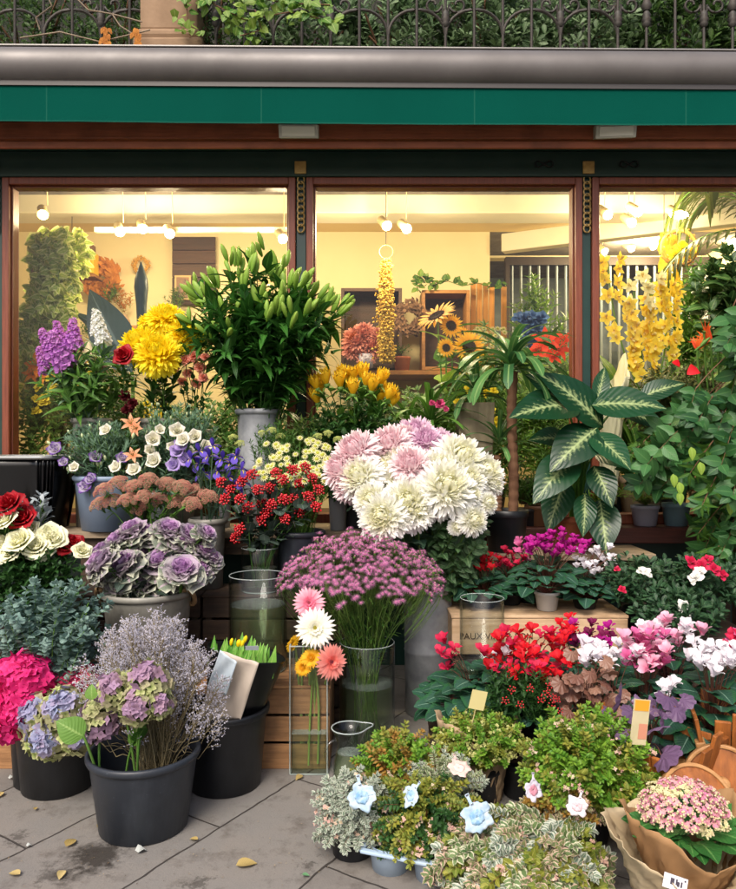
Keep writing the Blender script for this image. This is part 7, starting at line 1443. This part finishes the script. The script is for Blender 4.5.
yb_=thing('gift_box','yellow gift box with a dark lid on a wall bracket','box',W(87,262,6.9)); box((0,0,-.02),(.17,.14,.20)).obj('box_body',M_plain('yellow_card','#cfa41e',.6),yb_,smooth=False,bevel=.004); box((0,0,.12),(.13,.10,.07)).obj('lid',m_dbrown,yb_,smooth=False,bevel=.004); box((0,.05,-.14),(.2,.25,.025)).obj('bracket',m_shelfw,yb_,smooth=False)
hg=thing('hanging_vase','little white hanging pot between the trailing leaves and the gift box','pot',W(72,262,6.3)); lathe([(.002,-.09),(.05,-.08),(.07,-.02),(.05,.05),(.045,.05),(.062,-.02),(.002,-.07)],24).obj('pot',POTM['white'],hg); tube([[0,0,.05],[0,0,1.2]],.003,4).obj('cord',m_black,hg)
pf=thing('wall_board','dark reclaimed plank board with a small framed photograph on the shop wall','wall board',W(194,271,7.15)); w_=43/F*7.15; h_=68/F*7.15
for k in range(5): box((0,0,-h_/2+(k+.5)*h_/5),(w_,.03,h_/5-.006),tint=R.random()).obj('plank',m_dwood,pf,smooth=False,bevel=.003)
box((-.10,-.03,-.17),(.16,.015,.24)).obj('photo_frame',M_plain('pale_frame','#b8a070',.6),pf,smooth=False,bevel=.003); box((-.10,-.0385,-.17),(.12,.004,.20)).obj('photo',M_plain('old_photo','#4a2a20',.5,c2='#a0764a',scale=9,amt=.9),pf,smooth=False)
# amaranth tassel
am_=thing('hanging_amaranth','long golden dried amaranth tassel hanging from a ring in the middle window','dried flower',W(386,252,6.0)); P=[[.055*math.cos(a),0,.055*math.sin(a)] for a in np.linspace(0,2*np.pi,28)]; tube(P,.004,5).obj('ring',m_brass,am_); tube([[0,0,.055],[0,0,.6]],.003,4).obj('cord',m_black,am_)
g=G(); 
for k in range(2600):
    z=-.06-R.random()*.84; w=.05*(1 if z>-.7 else 1.1)*(.5+min(1,(-z)*3)*.6); g.inst(ico(.011),framesZ([[R.gauss(0,w*.5),R.gauss(0,w*.5),z]],[[0,0,1.]],R.uniform(.6,1.2)),tint=R.random())
g.obj('tassel',M_leaf('amaranth_gold','#c8a23c','#e6ca68',trans=.15,rough=.9),am_)
# boxes on the middle shelf
def openbox(label,px0,px1,py0,py1,d,mat,dp=.28,extra=None,name='wooden_box'):
    x0,x1=xx(px0,d),xx(px1,d); z0,z1=zz(py1,d),zz(py0,d); t=thing(name,label,'box',((x0+x1)/2,d,z0),'boxes on the pine wall shelf'); lx,ly,lz=t.location; th=.03
    def q(g,n,m=mat): o=g.obj(n,m,t,smooth=False,bevel=.003); o.location=(-lx,-ly,-lz)
    q(bb(x0,x0+th,d,d+dp,z0,z1,t=.3),'side_board'); q(bb(x1-th,x1,d,d+dp,z0,z1,t=.6),'side_board'); q(bb(x0+th,x1-th,d,d+dp,z1-th,z1,t=.8),'top_board'); q(bb(x0+th,x1-th,d,d+dp,z0,z0+th,t=.5),'bottom_board'); q(bb(x0+th,x1-th,d+dp-.02,d+dp,z0+th,z1-th),'back_board',m_dwood); return t
openbox('dark stained open box behind the hanging amaranth',341,402,288,368,6.72,m_dwood,.3); openbox('bright pine open crate with a leafy vine lying on top',422,470,290,370,6.70,m_shelfw,.3)
sb=thing('slatted_board','golden slatted wooden board standing at the end of the wall shelf','board',W(486,370,6.8))
for k in range(6):
    px=471+k*6.1
    if k==4: continue
    o=bb(xx(px,6.8),xx(px+5.2,6.8),6.8,6.83,zz(371,6.8),zz(288-R.uniform(0,5),6.8),t=R.random()).obj('slat',M_wood('golden_pine','#c68a36','#a66a22',None,2,.5,10) if k==0 else bpy.data.materials['golden_pine'],sb,smooth=False,bevel=.003); o.location=-sb.location
vn=thing('ivy_vine','thin leafy vine trailing along the tops of the pine crate and slatted board','vine',W(440,284,6.65)); g=G(); P=[W(px,py,6.66) for px,py in ((418,292),(417,280),(422,276),(432,285),(448,281),(462,286),(478,283),(492,287),(508,284))]; g.inst(tube(P,.004,5,m=1),I4)
for k in range(60): t_=R.random()*7.99; i=int(t_); p=P[i]+(P[i+1]-P[i])*(t_-i); g.inst(leaf(.8,3,2,.3,.1,'ovate'),frames([p],[rdir(1)[0]+[0,-.3,.2]],[0,-.8,.6],R.uniform(.05,.09)),tint=R.random())
part(vn,g,'foliage',[m_inl,m_stem])
pd=thing('dried_bouquet','dusty pink dried protea bouquet in front of the dark stained box','flower bunch',W(366,368,6.5)); pm=mum(90,.2,-20).mesh('drypink',[M_petal('dusty_pink','#b0605a','#dc9a8e','#c87a70',.2)])
for px,py,s in ((357,340,.13),(372,345,.12),(364,333,.10),(352,350,.09),(379,337,.09),(366,355,.10)): put(pd,pm,framesZ([W(px,py,6.5)],[[0,-.9,.4]],s)[0],'flower_head')
lathe([(.002,0),(.06,0),(.075,.12),(.07,.12),(.056,.01),(.002,.01)],24).obj('vase',POTM['lav'],pd)
sillpot('little terracotta pot with a green plant on the pine shelf',402,357,17,'terracotta','bush',m_inl,.12,16,d=6.68,z=SH1)
# sunflowers
sfl=sunflower().mesh('sunf',[M_petal('sun_petal','#eeaa18','#fcd440','#e89a10',.35),M_plain('sun_disc','#2a160a',.9,c2='#4a2a12',scale=60),m_stem]); sub=thing('sunflower_bunch','sunflowers and lime foliage in a dark bucket behind the second window','flower bunch',[xx(448,5.4),5.4,.9]); pot(sub,[xx(448,5.4),5.4,.9],.13,.45,POTM['grey'])
bunch(sub,[(*W(437,317,5.2),.15,[-.5,-.5,.8]),(*W(451,326,5.15),.09,[.2,-1,.2]),(*W(469,347,5.1),.115,[0,-1,.25]),(*W(446,348,5.12),.07,[.2,-1,.1]),(*W(463,334,5.2),.06,[.5,-.8,.3])],[sfl],'flower_head',[xx(448,5.4),5.4,1.0],[xx(448,5.4),5.4,1.35],m_stem,.006,[leaf(.7,5,4,.6,.15,'heart')],m_leaflt,9,.15)
# orchids in the third window
orm=orchid().mesh('orch',[M_petal('orchid_yellow','#ecc832','#faec72','#e8c83a',.4),M_petal('orchid_lip','#c98a20','#f0e08a',None,.3)]); ow=orchid().mesh('orchw',[M_petal('orchid_cream','#e8e0a0','#f4efc8','#e6e0b0',.35),M_petal('orchid_lip2','#d8b040','#f0e8a8',None,.3)])
ob_=thing('orchid_plant','yellow cymbidium orchid spikes with strap leaves in the third window','orchid',[xx(640,5.15),5.15,.9]); pot(ob_,[xx(640,5.15),5.15,.9],.15,.28,POTM['beige'])
for sp in (((645,400),(612,340),(608,262)),((648,400),(636,350),(634,292)),((655,400),(660,340),(650,278)),((652,400),(672,350),(664,285)),((650,400),(640,370),(640,318))):
    P=bez(*[W(px,py,5.1) for px,py in sp],14); s_=part(ob_,tube(P,.006,6),'flower_spike',[m_stem])
    for k in range(5,14):
        for s in (-1,1):
            if R.random()<.9: q=P[k]+[s*R.uniform(.03,.07),-.04+R.uniform(-.04,.03),R.uniform(-.03,.03)]; o=put(ob_,ow if (k>11 and sp[2][0] in (634,650)) else orm,framesZ([q],[[s*.5,-1,.1]],R.uniform(.052,.066))[0],'bloom')
g=G()
for k in range(30): a=R.uniform(-1,1); g.inst(leaf(.075,9,2,.9,.35,'strap'),frames([[xx(642,5.15)+a*.06,5.15,1.15]],[[a*.9,R.uniform(-.6,.4),1.6]],[-a,-.5,.5],R.uniform(.6,1.05)),tint=R.random())
part(ob_,g,'foliage',[M_leaf('orchid_leaf','#3a6226','#6a8f36','#a0b65a',.3,.35)])
pw_=wrap('paper_wrapped_plant','crumpled cream paper wrapped parcel standing beside the orchids','',0,0,0,m_paper) if False else None
pwr=wrap('paper_parcel','crumpled cream paper cone standing beside the orchids',[xx(607,5.0),5.0,1.0],.06,.14,.88,M_plain('cream_parcel','#d8d2b0',.7,c2='#c6bf98',scale=5,bmp=.5,bscale=14)); 
hw=wreath('hoop_wreath','thin gold hoop wreath with a yellow flower cluster high in the third window',679,248,5.9,.14,.03,m_straw,60); yc=carnation().mesh('yc',[m_yel,m_stem]); 
for dx,dz,s in ((-.01,-.03,.07),(.05,-.06,.06),(-.06,-.07,.05)): o=put(hw,yc,framesZ([V3(hw.location)+[dx,-.06,dz]],[[0,-1,.2]],s)[0],'flower')
ybn=thing('yellow_banner','hanging yellow leafy garland strip left of the hoop wreath','garland',W(664,232,6.2)); g=G()
for k in range(150): g.inst(leaf(.5,4,2,.6,.15,'ovate'),frames([W(R.gauss(665,4)+ (R.random()*8),R.uniform(232,290),6.2)],[[R.uniform(-.6,.6),-.4,-1]],[0,-1,0],R.uniform(.07,.12)),tint=R.random())
part(ybn,g,'foliage',[M_leaf('yellow_leaf','#b8901c','#d8b83a',trans=.3)]); tube([[0,0,0],[0,0,.55]],.003,4).obj('cord',m_black,ybn)
# palm fronds reaching in from the picture edge
plm=thing('palm','palm with drooping yellow green fronds high in the third window','palm',[xx(790,5.6),5.6,.02]); pot(plm,[xx(790,5.6),5.6,.02],.2,.35,POTM['black']); part(plm,tube([[xx(790,5.6),5.6,.3],[xx(790,5.6),5.6,2.95]],.04,10),'trunk',[m_cane]); g=G(); c=V3([xx(790,5.6),5.6,2.95])
for k in range(16):
    a=k*2.4; e=R.uniform(.1,.9); D=V3([math.cos(a)*math.cos(e),math.sin(a)*math.cos(e)*.5,math.sin(e)]); L=R.uniform(.9,1.3); P=bez(c,c+D*L*.7+[0,0,.15],c+D*L-[0,0,.45],16); g.inst(tube(P,.006,4,m=1),I4)
    for i in range(3,16):
        T=nz(P[i]-P[i-1]); S=nz(np.cross(T,[0,0,1.]))
        for s in (-1,1): g.inst(leaf(.07,5,2,.9,.2,'strap'),frames([P[i]],[S*s*.8+T*.8],[0,0,1],.34),tint=R.random())
part(plm,g,'crown',[M_leaf('palm_leaf','#4a5a22','#6f7a34',trans=.2),m_stem])
# ------------------------------------------------------------------ terrace planting above the awning
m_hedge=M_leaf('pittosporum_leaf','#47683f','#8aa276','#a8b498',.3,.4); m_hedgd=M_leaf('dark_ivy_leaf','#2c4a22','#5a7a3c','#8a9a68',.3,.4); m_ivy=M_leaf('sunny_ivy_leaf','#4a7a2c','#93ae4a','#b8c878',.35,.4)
lf_pit=leaf(.4,4,2,.3,.1,'spat'); SP_pit=[sprig(lf_pit,9,.45,60,.3,tipn=6,sizetip=1.0) for _ in range(3)]
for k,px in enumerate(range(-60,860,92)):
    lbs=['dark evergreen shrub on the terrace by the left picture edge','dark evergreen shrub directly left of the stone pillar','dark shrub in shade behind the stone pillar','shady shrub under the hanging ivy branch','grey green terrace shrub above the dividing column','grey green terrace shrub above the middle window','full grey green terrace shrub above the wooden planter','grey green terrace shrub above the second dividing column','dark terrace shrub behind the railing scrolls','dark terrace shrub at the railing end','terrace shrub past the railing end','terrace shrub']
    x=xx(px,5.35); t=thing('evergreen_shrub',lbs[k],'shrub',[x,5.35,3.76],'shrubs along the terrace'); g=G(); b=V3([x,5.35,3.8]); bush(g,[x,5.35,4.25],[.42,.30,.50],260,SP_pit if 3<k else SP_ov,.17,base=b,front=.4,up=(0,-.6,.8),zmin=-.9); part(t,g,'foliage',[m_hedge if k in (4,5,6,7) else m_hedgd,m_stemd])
    tw=G(); 
    for j in range(10): tw.inst(tube(bez(b,b+[R.uniform(-.1,.1),0,.3],b+[R.uniform(-.35,.35),R.uniform(-.3,.2),R.uniform(.4,.9)],6),.008,5),I4)
    part(t,tw,'branch_cluster',[m_cane])
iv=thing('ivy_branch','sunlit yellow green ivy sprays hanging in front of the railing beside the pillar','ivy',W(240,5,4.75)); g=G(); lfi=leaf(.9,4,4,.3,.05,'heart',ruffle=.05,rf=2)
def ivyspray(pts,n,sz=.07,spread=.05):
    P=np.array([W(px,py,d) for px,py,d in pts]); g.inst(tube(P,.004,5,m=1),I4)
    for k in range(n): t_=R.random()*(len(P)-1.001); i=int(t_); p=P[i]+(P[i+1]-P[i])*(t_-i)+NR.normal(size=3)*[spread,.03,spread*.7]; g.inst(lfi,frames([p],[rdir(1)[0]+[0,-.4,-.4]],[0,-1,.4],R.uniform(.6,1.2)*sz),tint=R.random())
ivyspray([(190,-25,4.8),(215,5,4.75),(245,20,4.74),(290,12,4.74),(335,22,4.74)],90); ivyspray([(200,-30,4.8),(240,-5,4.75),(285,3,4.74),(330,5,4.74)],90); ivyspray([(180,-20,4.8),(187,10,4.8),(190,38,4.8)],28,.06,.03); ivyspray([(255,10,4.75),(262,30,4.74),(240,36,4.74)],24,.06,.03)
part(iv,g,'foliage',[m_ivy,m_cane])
dt=thing('dry_twig','bare curling twigs with two clusters of dead orange leaves beside the pillar','twig',W(100,20,4.8)); g=G(); 
for pts in (((20,38),(60,32),(100,42),(150,30)),((70,-8),(88,10),(112,14),(142,22)),((40,30),(36,18),(52,6),(46,-8)),((112,14),(120,26),(136,36))): g.inst(tube(np.array([W(px,py,4.8) for px,py in pts]),.005,5),I4)
part(dt,g,'twig',[M_plain('grey_twig','#8a7a66',.8)]); 
for c_ in ((106,34),(137,36)):
    g=G()
    for k in range(16): g.inst(lf_ov,frames([W(c_[0]+R.uniform(-4,4),c_[1]+R.uniform(-9,7),4.78)],[[R.uniform(-.6,.6),-.3,-1]],[0,-1,0],.05),tint=R.random())
    part(dt,g,'dead_leaf',[m_dried]).name='foliage'
# ------------------------------------------------------------------ fallen leaves and scraps on the pavement
m_fall=M_leaf('fallen_yellow_leaf','#a08a50','#bda974',trans=.1,rough=.7); m_fallg=M_leaf('fallen_green_leaf','#4f7a52','#6f9a70',trans=.1)
def gpt(px,py): d=F*H/(py-CY); return V3([(px-CX)/F*d,d,.006])
for k,(px,py,s,m,lb) in enumerate(((236,868,.055,m_fall,'largest dry yellow leaf lying alone on the pavement'),(198,842,.026,m_fall,'small curled yellow leaf near the anthracite bucket'),(66,849,.045,m_fall,'yellow brown leaf in the damp stain'),(63,873,.035,m_fall,'yellow leaf at the lower rim of the damp stain'),(20,877,.035,m_fall,'pale yellow leaf near the picture corner'),(2,794,.04,m_fall,'yellow leaf at the left picture edge'),(12,757,.05,m_fallg,'torn green leaf under the pink hydrangea'),(302,777,.035,m_fall,'yellow leaf at the foot of the square vase'),(302,877,.02,m_fallg,'tiny green leaf in a paving joint'),(35,812,.02,m_fall,'little brown leaf on the paving behind the stain'),(100,826,.018,m_fall,'small pale leaf between stain and bucket'),(560,700,.03,m_fall,''))):
    if not lb: continue
    a=R.uniform(0,6.28); o=G().inst(leaf(.62,6,4,.35,.35,'ovate',ruffle=.05),frames([gpt(px,py)+[0,0,.003]],[[math.cos(a),math.sin(a),.08]],[.1,-.1,1],s*1.3),tint=R.random()).obj('fallen_leaf',m); tag(o,lb,'fallen leaf','fallen leaves on the pavement')
for px,py,s,lb in ((135,853,.03,'crumpled white paper scrap in front of the anthracite bucket'),(26,848,.014,'tiny white paper scrap near the damp stain'),(8,780,.02,'thin white paper scrap near the black bucket')):
    o=G().inst(leaf(.8,4,4,.6,.3,'round',ruffle=.2),frames([gpt(px,py)+[0,0,.004]],[[1,.3,.1]],[0,0,1],s*1.4)).obj('paper_scrap',M_plain('scrap_%d'%px,'#b9bdb8',.7)); tag(o,lb,'paper scrap','paper scraps on the pavement')
lit=G()
for k in range(220):
    p=gpt(R.uniform(-20,330),R.uniform(800,889)); g_=leaf(.4,2,1,.2,.1,'ovate'); lit.inst(g_,frames([p],[[R.uniform(-1,1),R.uniform(-1,1),.1]],[0,0,1],R.uniform(.003,.010)),tint=R.random())
o=lit.obj('litter_crumbs',M_leaf('crumbs','#4a3a28','#a08a68',trans=.02)); tag(o,'fine plant crumbs scattered over the pavement','litter',kind='stuff')

# vases on the wall shelves
for k,(px,d,z,h_,r_,mt,lb) in enumerate(((110,6.95,SH2,.20,.05,'lav','lavender vase on the thin shelf under the dried wreath'),(124,6.98,SH2,.13,.06,'beige','squat beige vase on the thin shelf'),(176,6.98,SH2,.16,.045,'terracotta','terracotta vase on the thin shelf below the plank board'),(30,6.95,zz(360,6.9),.22,.06,'teal','teal vase on the lower shelf behind the trailing leaves'),(88,6.95,zz(360,6.9),.18,.06,'white','white vase at the end of the lower shelf'))):
    t=thing('ceramic_vase',lb,'vase',[xx(px,d),d,z],'vases on the wall shelves'); lathe([(.002,0),(r_*.7,0),(r_,h_*.35),(r_*.9,h_*.6),(r_*.45,h_*.85),(r_*.55,h_),(r_*.45,h_),(r_*.35,h_*.85),(.002,h_*.7)],24).obj('body',POTM[mt],t)
    g=G(); bush(g,[xx(px,d),d,z+h_+.10],[.10,.06,.10],14,SP_la,.12,base=[xx(px,d),d,z+h_]); part(t,g,'foliage',[m_dried if k%2 else m_inl,m_stem])

# loose greenery filling the gaps on the bench
for px,top,d,w_,sps,mt,lb in ((222,448,4.2,20,SP_ov,m_leafmid,'broad green filler foliage beside the tall galvanised bucket'),(300,425,4.22,22,SP_la,m_inl,'light feathery filler foliage behind the cream daisies'),(158,470,3.97,18,SP_la,m_leafgrey,'grey green filler foliage above the sedum'),(338,462,4.05,20,SP_ov,m_leafdk,'dark filler foliage beside the blush chrysanthemums'),(398,452,4.15,20,SP_ov,m_inl,'olive filler foliage behind the pink chrysanthemums'),(128,415,4.36,20,SP_ov,m_leafmid,'leafy green filler between the zinc buckets')):
    zb=.93 if d>3.96 else .66; p=[xx(px,d),d,zb]; t=thing('filler_plant',lb,'potted plant',p,'filler foliage on the display'); h_=max(.2,zz(top,d)-zb-.12); pot(t,p,w_/2*d/F,min(.3,h_),POTM['grey']); g=G(); bush(g,[p[0],d,zz(top,d)-.10],[.17,.09,.16],60,sps,.16,base=[p[0],d,zb+.15],up=(0,-.6,.8),zmin=-.7); part(t,g,'foliage',[mt,m_stem])
